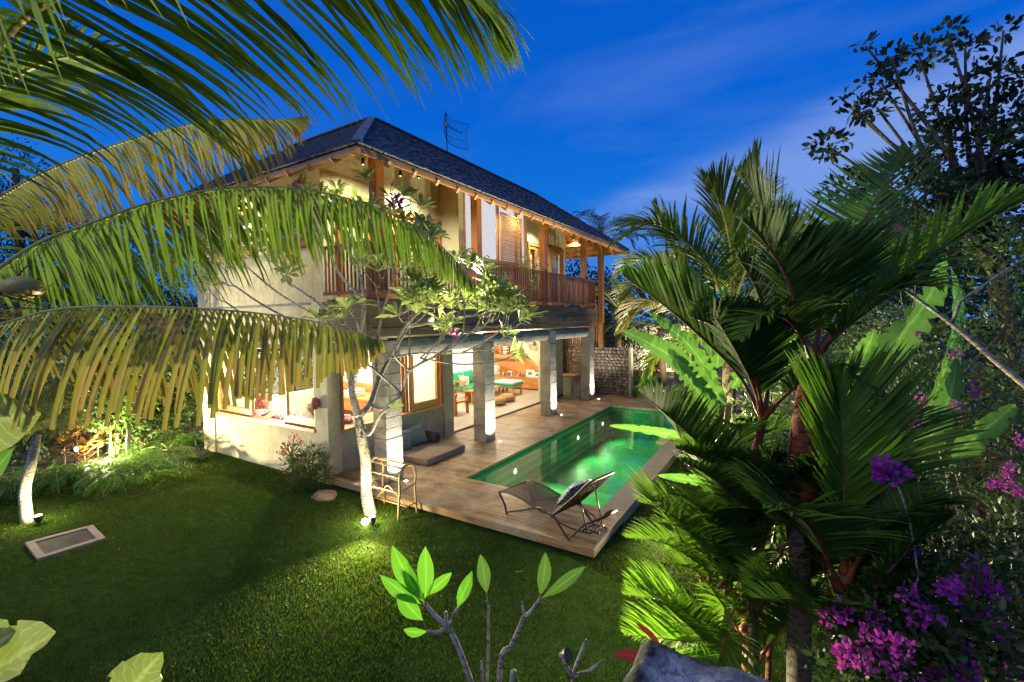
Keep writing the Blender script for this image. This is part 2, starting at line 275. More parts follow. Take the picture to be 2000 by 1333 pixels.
# mouldy whitewash of the near wall
m, t, o = newmat('whitewash'); v = mapped(t, coord='World'); g = N(t, 'ShaderNodeNewGeometry'); 
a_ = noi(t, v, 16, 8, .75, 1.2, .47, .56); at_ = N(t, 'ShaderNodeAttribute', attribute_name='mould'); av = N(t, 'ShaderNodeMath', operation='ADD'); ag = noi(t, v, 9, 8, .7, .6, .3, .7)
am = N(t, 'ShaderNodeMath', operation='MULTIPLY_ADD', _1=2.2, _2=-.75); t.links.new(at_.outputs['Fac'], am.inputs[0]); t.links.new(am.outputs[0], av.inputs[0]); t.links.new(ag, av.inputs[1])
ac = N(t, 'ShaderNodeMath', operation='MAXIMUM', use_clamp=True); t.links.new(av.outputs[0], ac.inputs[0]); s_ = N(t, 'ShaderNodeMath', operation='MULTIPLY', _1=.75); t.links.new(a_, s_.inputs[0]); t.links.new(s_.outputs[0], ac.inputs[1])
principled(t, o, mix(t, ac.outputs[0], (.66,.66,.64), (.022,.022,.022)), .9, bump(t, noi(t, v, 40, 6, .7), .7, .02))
m_emit('blind', (.70,.69,.74), 1.0); m_emit('lamp_warm', (1,.85,.55), 60); m_emit('lamp_white', (1,.93,.80), 40); m_emit('lamp_pool', (.9,1,.6), 9); m_emit('lamp_far', (1,.8,.45), 12)  # the blind glows by itself, in place of room light behind it

# ------------------------------------------------------------------ mesh builder
class MB:
    def __init__(s): s.v = []; s.f = []; s.uv = []; s.rn = []; s.hasuv = False
    def add(s, vs, fs):
        b = len(s.v); s.v.extend([tuple(p) for p in vs]); s.f.extend([tuple(b+i for i in q) for q in fs]); return s
    def box(s, x0, x1, y0, y1, z0, z1):
        if x1 < x0: x0, x1 = x1, x0
        if y1 < y0: y0, y1 = y1, y0
        return s.add([(x0,y0,z0),(x1,y0,z0),(x1,y1,z0),(x0,y1,z0),(x0,y0,z1),(x1,y0,z1),(x1,y1,z1),(x0,y1,z1)],
                     [(0,3,2,1),(4,5,6,7),(0,1,5,4),(1,2,6,5),(2,3,7,6),(3,0,4,7)])
    def bar(s, a, b, wd, h, up=Vector((0,0,1))):
        """rectangular bar from a to b, width wd across, height h along up"""
        a = Vector(a); b = Vector(b); d = (b-a).normalized(); x = d.cross(up).normalized(); u = x.cross(d).normalized()
        vs = []
        for p in (a, b):
            for i, j in ((-1,-1),(1,-1),(1,1),(-1,1)): vs.append(p + x*(i*wd/2) + u*(j*h/2))
        return s.add(vs, [(0,1,2,3),(7,6,5,4),(0,4,5,1),(1,5,6,2),(2,6,7,3),(3,7,4,0)])
    def tube(s, pts, rad, n=7, cap=True):
        pts = [Vector(p) for p in pts]
        if not hasattr(rad, '__len__'): rad = [rad]*len(pts)
        base = len(s.v); ref = None
        for i, p in enumerate(pts):
            d = (pts[min(i+1, len(pts)-1)] - pts[max(i-1, 0)]).normalized()
            if ref is None: ref = d.orthogonal().normalized()
            ref = (ref - d*ref.dot(d)).normalized(); b2 = d.cross(ref)
            for k in range(n):
                a = 2*math.pi*k/n; s.v.append(tuple(p + (ref*math.cos(a) + b2*math.sin(a))*rad[i]))
        for i in range(len(pts)-1):
            for k in range(n):
                s.f.append((base+i*n+k, base+i*n+(k+1) % n, base+(i+1)*n+(k+1) % n, base+(i+1)*n+k))
        if cap:
            s.f.append(tuple(base+k for k in reversed(range(n)))); s.f.append(tuple(base+(len(pts)-1)*n+k for k in range(n)))
        return s
    def lathe(s, prof, c=(0,0,0), n=16):
        base = len(s.v)
        for r_, z in prof:
            for k in range(n):
                a = 2*math.pi*k/n; s.v.append((c[0]+r_*math.cos(a), c[1]+r_*math.sin(a), c[2]+z))
        for i in range(len(prof)-1):
            for k in range(n): s.f.append((base+i*n+k, base+i*n+(k+1) % n, base+(i+1)*n+(k+1) % n, base+(i+1)*n+k))
        s.f.append(tuple(base+k for k in reversed(range(n)))); s.f.append(tuple(base+(len(prof)-1)*n+k for k in range(n)))
        return s
    def build(s, name, mat, parent=None, smooth=False, bevel=0, kind=None, label=None):
        me = bpy.data.meshes.new(name); off = Vector((0,0,0)); p = parent
        while p is not None: off += p.location; p = p.parent
        vs = [(x-off.x, y-off.y, z-off.z) for x, y, z in s.v] if parent is not None else s.v
        if parent is None and vs and not getattr(s, 'keep', False):
            a = np.array(vs); o_ = Vector(((a[:,0].min()+a[:,0].max())/2, (a[:,1].min()+a[:,1].max())/2, a[:,2].min()))
            vs = [(x-o_.x, y-o_.y, z-o_.z) for x, y, z in vs]
        else: o_ = Vector((0,0,0))
        me.from_pydata(vs, [], s.f)
        if smooth: me.polygons.foreach_set('use_smooth', [True]*len(me.polygons))
        if mat: me.materials.append(MATS[mat])
        o = bpy.data.objects.new(name, me); COL.objects.link(o); o.location = o_
        if parent is not None: o.parent = parent
        if bevel:
            b = o.modifiers.new('bevel', 'BEVEL'); b.width = bevel; b.segments = 2; b.limit_method = 'ANGLE'
        if kind: o['kind'] = kind
        if label: o['label'] = label
        return o
def tag(o, label=None, cat=None, group=None, kind=None):
    if label: o['label'] = label
    if cat: o['category'] = cat
    if group: o['group'] = group
    if kind: o['kind'] = kind
    return o
def thing(name, loc, label, cat, group=None):
    o = bpy.data.objects.new(name, None); COL.objects.link(o); o.location = Vector(loc); o.empty_display_size = .1
    return tag(o, label, cat, group)
def copy_tree(o, parent=None):
    c = o.copy(); COL.objects.link(c); c.parent = parent
    for ch in list(o.children): copy_tree(ch, c)
    return c
def box(name, mat, parent, *a, bevel=0, kind=None, label=None): return MB().box(*a).build(name, mat, parent, bevel=bevel, kind=kind, label=label)
def spline(P, n):
    """Catmull-Rom through points"""
    P = [Vector(p) for p in P]; P = [P[0]*2-P[1]] + P + [P[-1]*2-P[-2]]; out_ = []; m_ = len(P)-3
    for i in range(n+1):
        t_ = i/n*m_; k = min(int(t_), m_-1); u = t_-k; a, b, c, d = P[k:k+4]
        out_.append(((b*2) + (c-a)*u + (a*2-b*5+c*4-d)*u*u + (b*3-a-c*3+d)*u**3)*.5)
    return out_

# leaves from arrays: one folded blade of 8 triangles per leaf
LEAF_PROF = {'oval': ((.30,.85),(.68,.80)), 'lance': ((.22,.9),(.6,.75)), 'strap': ((.2,1),(.7,.8)), 'obov': ((.38,.7),(.74,1.0))}
def leaf_mesh(name, mat, pos, dirs, nrm, ln, wd, parent=None, shape='oval', fold=.18, curl=.15, kind=None, label=None):
    n = len(pos); pos = np.asarray(pos, float); d = np.asarray(dirs, float); d /= np.linalg.norm(d, axis=1)[:,None]+1e-9
    nn = np.asarray(nrm, float); nn = nn - d*(nn*d).sum(1)[:,None]; nn /= np.linalg.norm(nn, axis=1)[:,None]+1e-9
    s_ = np.cross(d, nn); ln = np.broadcast_to(ln, (n,))[:,None]; wd = np.broadcast_to(wd, (n,))[:,None]*.5
    (t1, w1), (t2, w2) = LEAF_PROF[shape]; cu = curl*ln
    V = np.empty((n, 8, 3)); f_ = fold*wd
    V[:,0] = pos
    V[:,1] = pos + d*ln*t1 + s_*wd*w1 + nn*f_; V[:,2] = pos + d*ln*t1 - nn*f_*.2; V[:,3] = pos + d*ln*t1 - s_*wd*w1 + nn*f_
    V[:,4] = pos + d*ln*t2 + s_*wd*w2 + nn*(f_ - cu*.4); V[:,5] = pos + d*ln*t2 - nn*(f_*.2+cu*.4); V[:,6] = pos + d*ln*t2 - s_*wd*w2 + nn*(f_-cu*.4)
    V[:,7] = pos + d*ln - nn*cu
    F = np.array([[0,2,1],[0,3,2],[1,2,5],[1,5,4],[2,3,6],[2,6,5],[4,5,7],[5,6,7]])
    uvl = np.array([[0,.5],[t1,1],[t1,.5],[t1,0],[t2,1],[t2,.5],[t2,0],[1,.5]])
    faces = (F[None] + (np.arange(n)*8)[:,None,None]).reshape(-1, 3)
    me = bpy.data.meshes.new(name); off = Vector((0,0,0)); p = parent
    while p is not None: off += p.location; p = p.parent
    if parent is None: o_ = Vector(pos.mean(0)); off = o_
    else: o_ = Vector((0,0,0))
    vv = V.reshape(-1,3) - np.array(off)
    me.vertices.add(len(vv)); me.vertices.foreach_set('co', vv.ravel()); me.loops.add(faces.size); me.loops.foreach_set('vertex_index', faces.ravel().astype(np.int32))
    me.polygons.add(len(faces)); me.polygons.foreach_set('loop_start', np.arange(0, faces.size, 3, dtype=np.int32)); me.polygons.foreach_set('loop_total', np.full(len(faces), 3, np.int32))
    me.update(calc_edges=True)
    u1 = me.uv_layers.new(name='UVMap'); u1.data.foreach_set('uv', np.tile(uvl[F.ravel()], (n,1)).ravel())
    rn = np.random.default_rng(n).random((n,2)); u2 = me.uv_layers.new(name='rnd'); u2.data.foreach_set('uv', np.repeat(rn, 24, axis=0).ravel())
    me.polygons.foreach_set('use_smooth', [True]*len(me.polygons)); me.materials.append(MATS[mat])
    o = bpy.data.objects.new(name, me); COL.objects.link(o); o.location = o_
    if parent is not None: o.parent = parent
    if kind: o['kind'] = kind
    if label: o['label'] = label
    return o
def rdir(n, up=0.):
    d = rng.normal(size=(n,3)); d /= np.linalg.norm(d, axis=1)[:,None]; d[:,2] += up; return d

def blade_strips(name, mat, strips, parent, label=None, kind=None, smooth=True, single=False):
    """strips: list of (list of (left, mid, right) rows, random pair)"""
    V = []; F = []; UV = []; RN = []
    for rows, r_ in strips:
        b = len(V); k = len(rows)
        for i, (l, m_, r2) in enumerate(rows):
            V += [l, m_, r2]
        for i in range(k-1):
            u0, u1 = i/(k-1), (i+1)/(k-1); a = b+i*3
            F.append((a, a+1, a+4, a+3)); UV += [(u0,1),(u0,.5),(u1,.5),(u1,1)]; RN += [r_]*4
            F.append((a+1, a+2, a+5, a+4)); UV += [(u0,.5),(u0,0),(u1,0),(u1,.5)]; RN += [r_]*4
    me = bpy.data.meshes.new(name); off = Vector((0,0,0)); p = parent
    while p is not None: off += p.location; p = p.parent
    me.from_pydata([(v[0]-off.x, v[1]-off.y, v[2]-off.z) for v in V], [], F)
    me.uv_layers.new(name='UVMap').data.foreach_set('uv', [x for q in UV for x in q]); me.uv_layers.new(name='rnd').data.foreach_set('uv', [x for q in RN for x in q])
    me.polygons.foreach_set('use_smooth', [True]*len(me.polygons)); me.materials.append(MATS[mat])
    o = bpy.data.objects.new(name, me); COL.objects.link(o)
    if parent is not None: o.parent = parent
    if label: o['label'] = label
    if kind: o['kind'] = kind
    return o

LS = 6.0
def spot(name, loc, target, power, color=(1,.78,.45), size=R(80), blend=.6, radius=.04, parent=None):
    l = bpy.data.lights.new(name, 'SPOT'); l.energy = power*LS; l.color = color; l.spot_size = size; l.spot_blend = blend; l.shadow_soft_size = radius
    o = bpy.data.objects.new(name, l); COL.objects.link(o); o.location = Vector(loc); o.rotation_euler = (Vector(target)-Vector(loc)).to_track_quat('-Z', 'Y').to_euler()
    return o
def point(name, loc, power, color=(1,.78,.45), radius=.06):
    l = bpy.data.lights.new(name, 'POINT'); l.energy = power*LS; l.color = color; l.shadow_soft_size = radius
    o = bpy.data.objects.new(name, l); COL.objects.link(o); o.location = Vector(loc); return o
# ================================================================== GROUND
LZ = -.15
_g = MB()
for a, b, c, d in ((-150,-60,150,6.0),(-150,6.0,-5.6,15.2),(-2.36,6.0,150,15.2),(-150,15.2,150,250)): _g.add([(a,b,LZ-.03),(c,b,LZ-.03),(c,d,LZ-.03),(a,d,LZ-.03)], [(0,1,2,3)])
tag(_g.build('ground', 'soil_dark'), kind='structure')
def sheet(name, mat, poly, z):
    o = MB().add([(x, y, z) for x, y in poly], [tuple(range(len(poly)))]).build(name, mat); return tag(o, kind='structure')
LAWN = [(-13.0,-2.5),(3.0,-2.5),(2.2,3.0),(.9,5.6),(-.2,9.0),(-.8,15.5),(-2.36,15.5),(-2.36,6.0),(-7.0,6.0),(-7.0,5.5),(-12.5,5.5),(-11.6,5.05),(-12.9,2.7)]
sheet('lawn', 'lawn_soil', LAWN, LZ-.012)
sheet('planting_bed', 'soil', [(-30,-3),(-13.0,-2.5),(-12.9,2.7),(-11.6,5.05),(-12.5,5.5),(-12.5,9),(-30,9)], LZ-.008)
sheet('right_bed', 'soil', [(3.0,-2.5),(12,-2.5),(14,20),(-.6,20),(-.8,15.5),(-.2,9.0),(.9,5.6),(2.2,3.0)], LZ-.004)
# grass: one sheet of blades
def inpoly(x, y, P):
    c = np.zeros(len(x), bool); j = len(P)-1
    for i in range(len(P)):
        xi, yi = P[i]; xj, yj = P[j]
        c ^= ((yi > y) != (yj > y)) & (x < (xj-xi)*(y-yi)/(yj-yi+1e-12)+xi); j = i
    return c
def project(p):
    d = p - np.array(CAM); w_ = d @ np.array(FW); return 1000+FPX*(d @ np.array(RT))/w_, 666.5-FPX*(d @ np.array(UP))/w_, w_
n0 = 1200000; gx = rng.uniform(-13.2, 2.6, n0); gy = rng.uniform(-2, 14, n0)
k = inpoly(gx, gy, LAWN) & ~((gx > -7.72) & (gx < -2.1) & (gy > 5.38)) & ~((gx < -7.5) & (gy > 5.42)) & ~((gx > -9.42) & (gx < -8.5) & (gy > 1.62) & (gy < 2.42))
gx, gy = gx[k], gy[k]; pp = np.stack([gx, gy, np.full(len(gx), LZ-.01)], 1); a, b, w_ = project(pp)
k = (w_ > 1) & (a > -250) & (a < 2100) & (b < 1550); pp = pp[k]; w_ = w_[k]
keep = rng.random(len(pp)) < np.clip(18.0/w_**1.1, .5, 1.0); pp = pp[keep]; w_ = w_[keep]
n1 = len(pp); hh = rng.uniform(.016, .036, n1)*(1+.25*np.sin(pp[:,0]*3.1+np.sin(pp[:,1]*2.3))*np.sin(pp[:,1]*2.7)); ang = rng.uniform(0, 2*math.pi, n1); ln_ = rng.uniform(.1, .9, n1)*hh; an2 = rng.uniform(0, 2*math.pi, n1)
wv = np.stack([np.cos(ang), np.sin(ang), 0*ang], 1)*(.0028+.0007*w_)[:,None]*.50; tipv = np.stack([np.cos(an2)*ln_, np.sin(an2)*ln_, hh], 1)
V = np.empty((n1,3,3)); V[:,0] = pp-wv; V[:,1] = pp+wv; V[:,2] = pp+tipv
me = bpy.data.meshes.new('grass'); me.vertices.add(n1*3); me.vertices.foreach_set('co', V.ravel()); me.loops.add(n1*3); me.loops.foreach_set('vertex_index', np.arange(n1*3, dtype=np.int32))
me.polygons.add(n1); me.polygons.foreach_set('loop_start', np.arange(0, n1*3, 3, dtype=np.int32)); me.polygons.foreach_set('loop_total', np.full(n1, 3, np.int32)); me.update(calc_edges=True)
me.uv_layers.new(name='UVMap').data.foreach_set('uv', np.tile(np.array([0,.2,0,.2,1,.2]), n1)); me.uv_layers.new(name='rnd').data.foreach_set('uv', np.repeat(rng.random((n1,2)), 3, axis=0).ravel())
me.materials.append(MATS['grass']); o = bpy.data.objects.new('lawn_grass', me); COL.objects.link(o); tag(o, 'short dense green lawn grass spreading in front of the villa and deck', 'grass', kind='stuff')

# ================================================================== DECK AND POOL
DX0, DX1, DY0, DY1 = -7.6, -2.15, 5.42, 17.0
PX0, PX1, PY0, PY1 = -5.25, -2.53, 6.66, 14.9
deck = thing('wooden_deck', (-5.5, 8, 0), 'weathered timber deck of long boards wrapping round the green pool', 'deck')
def plank(x0, x1, y0, y1, z0=-.03, z1=0):
    box('deck_board', 'deck_wood', deck, x0+.0015, x1-.0015, y0, y1, z0 + 0, z1 + random.uniform(-.0012, .0012))
y = DY0+.03; PW = .098
while y < DY1-.02:
    y1 = y+PW-.007; x0 = DX0+ .001
    if y1 < PY0+.005: x1 = DX1-.03
    elif y < PY1-.02: x1 = PX0-.03
    else: x1 = -1.0
    if y < PY0-.02 and y1 > PY0: x1 = DX1-.03
    span = x1-x0; cuts = [x0]
    if span > 2.2:
        c = x0+random.uniform(.8, 2.6)
        while c < x1-.7: cuts.append(c); c += random.uniform(1.8, 3.6)
        if len(cuts) > 3: cuts = cuts[:3] if y > 9 else cuts
    elif random.random() < .5 and span > 1.2: cuts.append(x0+random.uniform(.5, span-.5))
    cuts.append(x1)
    for a, b in zip(cuts[:-1], cuts[1:]): plank(a, b, y, min(y1, DY1))
    y += PW
box('edge_board', 'deck_wood', deck, DX0-.02, DX1+.0, DY0-.0, DY0+.028, -.115, .002)
box('edge_board', 'coping', deck, DX1-.028, DX1, DY0+.030, PY0-.0, -.115, .002)
box('rim_board', 'deck_wood', deck, PX0-.028, PX0, PY0-.0, PY1, -.05, .003)
m_ = MB()
for yy in np.arange(DY0+.25, PY0, .4): m_.box(DX0, DX1-.05, yy, yy+.05, -.11, -.035)
for yy in np.arange(PY0+.2, DY1, .5): m_.box(DX0, PX0-.28, yy, yy+.05, -.11, -.035)
m_.build('joist', 'fascia_wood', deck)
pool = thing('swimming_pool', (-3.9, 10.5, -1.2), 'long green tiled swimming pool set into the timber deck', 'pool')
PD = -1.05; WZ = -.085
box('coping', 'coping', pool, PX1, -2.15, PY0+.001, PY1+.5, -.16, .0)
box('pool_floor', 'pool_tile', pool, PX0-.1, PX1+.1, PY0-.1, PY1+.1, PD-.1, PD)
for nm, bx in (('w', (PX0-.25, PX0, PY0-.2, PY1+.2)), ('e', (PX1, PX1+.13, PY0-.2, PY1+.2)), ('s', (PX0, PX1, PY0-.2, PY0)), ('n', (PX0, PX1, PY1, PY1+.2))):
    box('pool_wall', 'pool_wall_tile', pool, *bx, PD, -.052 if nm != 'e' else -.17)
box('overflow_channel', 'coping', pool, PX0, PX1, PY1+.001, PY1+.07, -.05, -.004)
box('pool_step', 'pool_step_tile', pool, PX0+.002, PX1-.002, PY0+.001, PY0+.42, PD+.001, -.36)
box('pool_step', 'pool_step_tile', pool, PX0+.002, PX1-.002, PY0+.421, PY0+.84, PD+.001, -.58)
box('pool_step', 'pool_step_tile', pool, PX0+.002, PX1-.002, PY0+2.4, PY0+2.7, PD+.001, -.86)
wt = MB(); wt.add([(PX0+.001,PY0+.001,WZ),(PX1-.001,PY0+.001,WZ),(PX1-.001,PY1-.001,WZ),(PX0+.001,PY1-.001,WZ)], [(0,1,2,3)])
tag(wt.build('water', 'water'), kind='structure')
for i, (yy, zz) in enumerate(((8.5,-.40),(12.0,-.45),(14.0,-.45))):
    lp = thing('pool_lamp', (PX0+.0, yy, zz), ['lit round underwater lamp in the pool wall nearest the lounger','lit round underwater lamp half way along the pool wall','lit round underwater lamp near the far end of the pool'][i], 'lamp', 'underwater pool lamps')
    r_ = MB().lathe([(.075,0),(.075,.012),(.06,.02)], (0,0,0), 16); r_.v = [(z+PX0+.001, yy+x, zz+y) for x, y, z in r_.v]; r_.build('rim', 'white_paint', lp)
    r_ = MB().lathe([(.055,0),(.05,.006)], (0,0,0), 16); r_.v = [(z+PX0+.022, yy+x, zz+y) for x, y, z in r_.v]; r_.build('lens', 'lamp_pool', lp)
    spot('pool_light', (PX0+.05, yy, zz), (PX0+3, yy-.3, zz-.25), [28,24,20][i], (.88,1,.55), R(160), .8, .04)
for yy in (7.6, 11.5): spot('pool_light', (PX1-.03, yy, -.45), (PX1-3, yy, -.9), 15, (.8,1,.6), R(160), .8, .04)

# ================================================================== VILLA
villa = thing('villa', (-9, 9, 0), 'two storey tropical villa with dark shingled hip roof and a wooden balcony', 'house')
def ves(name, mat, *a, **k): return box(name, mat, villa, *a, **k)
WX, WY = -7.6, 5.5                     # right-hand (pool side) wall plane and front wall plane
EX, EY, EZ = -5.6, 4.69, 5.69           # eave lines
K = 2.7; RZ = 7.66; SL = (RZ-EZ)/K; FY = 18.0
# --- ground floor, front wall
ves('wall', 'plaster', -12.0, -8.0, WY, WY+.2, -.3, .82)
ves('wall', 'plaster', -12.56, -12.0, WY-.035, WY+.25, -.3, 6.15)
ves('wall', 'plaster', -8.0, WX, WY-.035, WY+.26, -.3, 6.15)
ves('wall', 'plaster', -12.0, -8.0, WY, WY+.2, 2.55, 4.5)
ves('wall_band', 'plaster', -12.0, -8.0, WY-.012, WY, -.3, .19)
# pool side wall
ves('wall', 'render_grey', WX-.2, WX, WY+.26, 8.86, -.1, .80)
ves('wall', 'render_grey', WX-.2, WX+.03, 8.86, 9.24, -.1, 3.2)
ves('wall', 'plaster_cream', WX-.2, WX, WY+.26, 8.86, 2.5, 3.2)
ves('wall', 'plaster_cream', WX-.2, WX, 14.35, 16.0, -.1, 3.2)
ves('wall', 'plaster_cream', WX-.2, WX-.01, 9.24, 14.35, 2.70, 3.2)
# --- pillars of concrete blocks, round on the pool side edges
for i, py in enumerate((5.76, 8.92, 12.42, 15.62)):
    x1 = -6.32; x0 = -6.68 if i else -6.66; z = 0; nb = 13; hb = 2.64/nb; d_ = .42 if i else .40
    pl = ves('pillar', 'concrete_block', x0+.012, x1-.012, py+.012, py+d_-.012, 0, 2.64)
    for kz in range(nb):
        jx = random.uniform(-.006, .004); box('block', 'concrete_block', pl, x0+jx, x1+jx, py, py+d_, z+.004, z+hb-.004, bevel=.008); z += hb
# arched lintels between the pillars
for (ya, yb) in ((6.16,8.92),(9.34,12.42),(12.84,15.62)):
    li = ves('lintel', 'concrete_block', -6.62, -6.42, ya+.002, yb-.002, 2.46, 2.62)
    nb = 9
    for q in range(nb):
        y0 = ya+(yb-ya)*q/nb; y1 = ya+(yb-ya)*(q+1)/nb; b = MB(); pr = []
        for s_ in range(9):
            a = -math.pi/2 + math.pi*s_/8; 
            pr.append((-6.50+.165*math.cos(a)**.7 if math.cos(a) > 1e-6 else -6.50, 2.50+.17*math.sin(a)))
        pr = [(-6.66,2.34),(-6.5,2.33)] + pr[1:-1] + [(-6.5,2.67),(-6.66,2.67)]
        j = random.uniform(-.006,.006); vs = [(x+j, y0+.004, z) for x, z in pr] + [(x+j, y1-.004, z) for x, z in pr]; n_ = len(pr)
        b.add(vs, [tuple(range(n_)), tuple(reversed(range(n_, 2*n_)))] + [(k, k+n_, (k+1) % n_+n_, (k+1) % n_) for k in range(n_)]).build('block', 'concrete_block', li)
# --- balcony slab, fascia planks
ves('balcony_floor', 'fascia_wood', -7.55, -6.36, WY+.0, 16.35, 3.33, 3.42)
ves('balcony_ceiling', 'plaster_cream', -7.58, -6.40, WY+.02, 16.3, 2.72, 2.76)
def fplank(*a): box('fascia_plank', 'fascia_wood', villa, *a, bevel=.006)
for r in range(4):
    z0 = 2.72+r*.165; z1 = z0+.158; y0 = 5.42; ylim = 16.42-.13*((3-r) % 2) - .05*r
    while y0 < ylim-.1:
        y1 = min(ylim, y0+random.uniform(1.7, 3.4)); 
        if ylim-y1 < .6: y1 = ylim
        dx = random.uniform(-.006, .006); fplank(-6.36+dx, -6.315+dx, y0+.003, y1-.003, z0, z1); y0 = y1
    fplank(-7.58, -6.36, 5.375+random.uniform(-.006,.0), 5.418, z0, z1)
ves('corner_post', 'fascia_wood', -6.42, -6.30, 5.36, 5.48, 2.70, 3.40)
# --- balcony railing
rail = ves('balcony_railing', 'rail_wood', -6.35, -6.27, 5.40, 16.12, 4.36, 4.41)
box('bottom_rail', 'rail_wood', rail, -6.335, -6.285, 5.45, 16.1, 3.50, 3.56)
box('top_rail', 'rail_wood', rail, -7.55, -6.352, 5.40, 5.48, 4.36, 4.41); box('bottom_rail', 'rail_wood', rail, -7.55, -6.34, 5.415, 5.465, 3.50, 3.56)
bm_ = None
def inst(name, mesh_of, parent, loc, rot=None, mat4=None):
    o = mesh_of.copy(); COL.objects.link(o); o.parent = parent; o.name = name
    if mat4 is not None: o.matrix_basis = mat4
    else: o.location = loc
    return o
base_loc = villa.location
bal = MB().box(-.014, .014, -.014, .014, 0, .80); bal.keep = True
b0 = bal.build('baluster', 'baluster_wood', None); 
def place(o, parent, loc):
    off = Vector((0,0,0)); p = parent
    while p is not None: off += p.location; p = p.parent
    o.parent = parent; o.location = Vector(loc)-off
    return o
first = True
def rep(proto, state, parent, loc, rotz=None):
    o = proto if state.get('first', True) else proto.copy()
    if not state.get('first', True): COL.objects.link(o)
    state['first'] = False; place(o, parent, loc)
    if rotz is not None: o.rotation_euler = (0,0,rotz)
    return o
stt = {}; y = 5.55
while y < 16.08: rep(b0, stt, rail, (-6.31, y, 3.56)); y += .1035
x = -7.48
while x < -6.4: rep(b0, stt, rail, (x, 5.44, 3.56)); x += .1035
for yy in (5.44, 7.2, 8.8, 10.4, 12.0, 13.55, 14.95, 16.09): box('rail_post', 'rail_wood', rail, -6.345, -6.275, yy-.035, yy+.035, 3.38, 4.36)
ves('end_panel', 'teak_v', -6.5, -6.35, 16.2, 16.24, 3.42, 4.40)
# --- balcony posts
for py, w_ in ((5.72,.20),(8.78,.19),(12.22,.19),(15.36,.19)): ves('post', 'teak_v', -6.56, -6.56+.19, py, py+w_, 3.42, 6.0, bevel=.006)
ves('post', 'teak_v', -6.43, -6.25, 16.78, 16.96, 1.86, 5.98, bevel=.006)
ves('post', 'teak_v', -9.1, -8.95, 17.2, 17.35, 3.42, 6.6)
ves('post', 'teak_v', -11.0, -10.85, 17.2, 17.35, 3.42, 6.6)
ves('beam', 'teak_y', -6.53, -6.41, 5.3, 17.6, 6.0, 6.16)
ves('beam', 'teak_x', -13.8, -6.54, 5.34, 5.46, 5.95, 6.08)
ves('beam', 'teak_x', -11.2, -6.54, 17.22, 17.34, 5.95, 6.08)
# --- upper walls
TOPW = 7.0
ves('upper_wall', 'plaster_cream', WX-.2, WX, WY+.26, 6.6, 5.50, 6.36); ves('upper_wall', 'plaster_cream', WX-.2, WX, 6.6, 8.90, 5.50, 6.95)
ves('upper_wall', 'plaster_cream', WX-.2, -7.02, 8.90, 9.12, 3.42, 6.5)
ves('upper_wall', 'plaster_cream', -7.2, -7.02, 9.12, 12.25, 3.42, 4.66)
ves('upper_wall', 'plaster_cream', WX-.2, -7.02, 12.18, 12.30, 4.66, 6.5)
ves('upper_wall', 'plaster_cream', WX-.2, WX, 12.30, 16.30, 5.62, 6.95)
ves('upper_wall', 'plaster_cream', WX-.2, WX, 16.08, 16.30, 3.42, 5.62)
ves('upper_wall', 'plaster_cream', WX-.2, WX, 14.55, 14.95, 3.42, 5.62)
ves('upper_wall', 'plaster_cream', WX-.2, WX, 12.30, 13.30, 3.42, 5.62)
ves('upper_wall', 'plaster_cream', -10.7, WX-.2, 16.1, 16.3, 3.42, 6.1)
ves('window_band', 'blind', -7.3, -7.1, 9.12, 12.18, 4.66, 6.5, label='white blind band glowing in place of room light')
# blinds are flat panels between timber mullions
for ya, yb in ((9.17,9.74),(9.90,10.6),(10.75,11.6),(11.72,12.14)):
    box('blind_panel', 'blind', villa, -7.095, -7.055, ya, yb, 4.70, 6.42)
for yy in (9.13,9.80,10.66,11.66,12.16): ves('mullion', 'slat_wood', -7.10, -7.01, yy-.03, yy+.04, 4.66, 6.45)
# slatted shutter
sh = ves('slatted_shutter', 'slat_wood', -6.93, -6.88, 10.62, 10.66, 4.45, 5.98)
box('shutter_frame', 'slat_wood', sh, -6.93, -6.88, 11.70, 11.74, 4.45, 5.98); box('shutter_frame', 'slat_wood', sh, -6.93, -6.88, 10.66, 11.70, 5.93, 5.98)
for q in range(27): box('slat', 'slat_wood', sh, -6.925, -6.885, 10.66, 11.70, 4.46+q*.054, 4.46+q*.054+.034)
# upper doors and windows with timber frames, panes and curtains
def opening_x(X, ya, yb, za, zb, leaves, mat='teak_v', cur=True, depth=.10):
    fr_ = ves('window_frame', mat, X-.02, X+.05, ya, ya+.07, za, zb); box('window_frame', mat, villa, X-.02, X+.05, yb-.07, yb, za, zb)
    box('lintel_board', 'teak_y', villa, X-.03, X+.06, ya-.03, yb+.03, zb, zb+.11)
    wd = (yb-ya-.14)/leaves
    for q in range(leaves):
        a = ya+.07+q*wd; s_ = ves('sash', mat, X-.03, X+.02, a, a+.085, za, zb-.002); box('stile', mat, s_, X-.03, X+.02, a+wd-.085, a+wd-.003, za, zb-.002)
        box('rail', 'teak_y', s_, X-.03, X+.02, a+.085, a+wd-.085, zb-.11, zb-.002); box('rail', 'teak_y', s_, X-.03, X+.02, a+.085, a+wd-.085, za, za+.14)
        box('pane', 'glass', s_, X-.012, X-.004, a+.085, a+wd-.085, za+.14, zb-.11)
    if cur:
        c_ = MB(); nn = int((yb-ya)/.045); vs = []
        for q in range(nn+1):
            yy = ya+.06+(yb-ya-.12)*q/nn; xx = X-.16+.025*math.sin(q*1.9)+.01*math.sin(q*.7); vs += [(xx, yy, za), (xx, yy, zb)]
        c_.add(vs, [(2*q, 2*q+2, 2*q+3, 2*q+1) for q in range(nn)]).build('curtain', 'curtain', villa, smooth=True)
opening_x(WX, WY+.30, 8.86, 3.5, 5.39, 4)
opening_x(WX, 13.33, 14.52, 3.45, 5.50, 2)
opening_x(WX, 14.98, 16.05, 3.45, 5.56, 1)
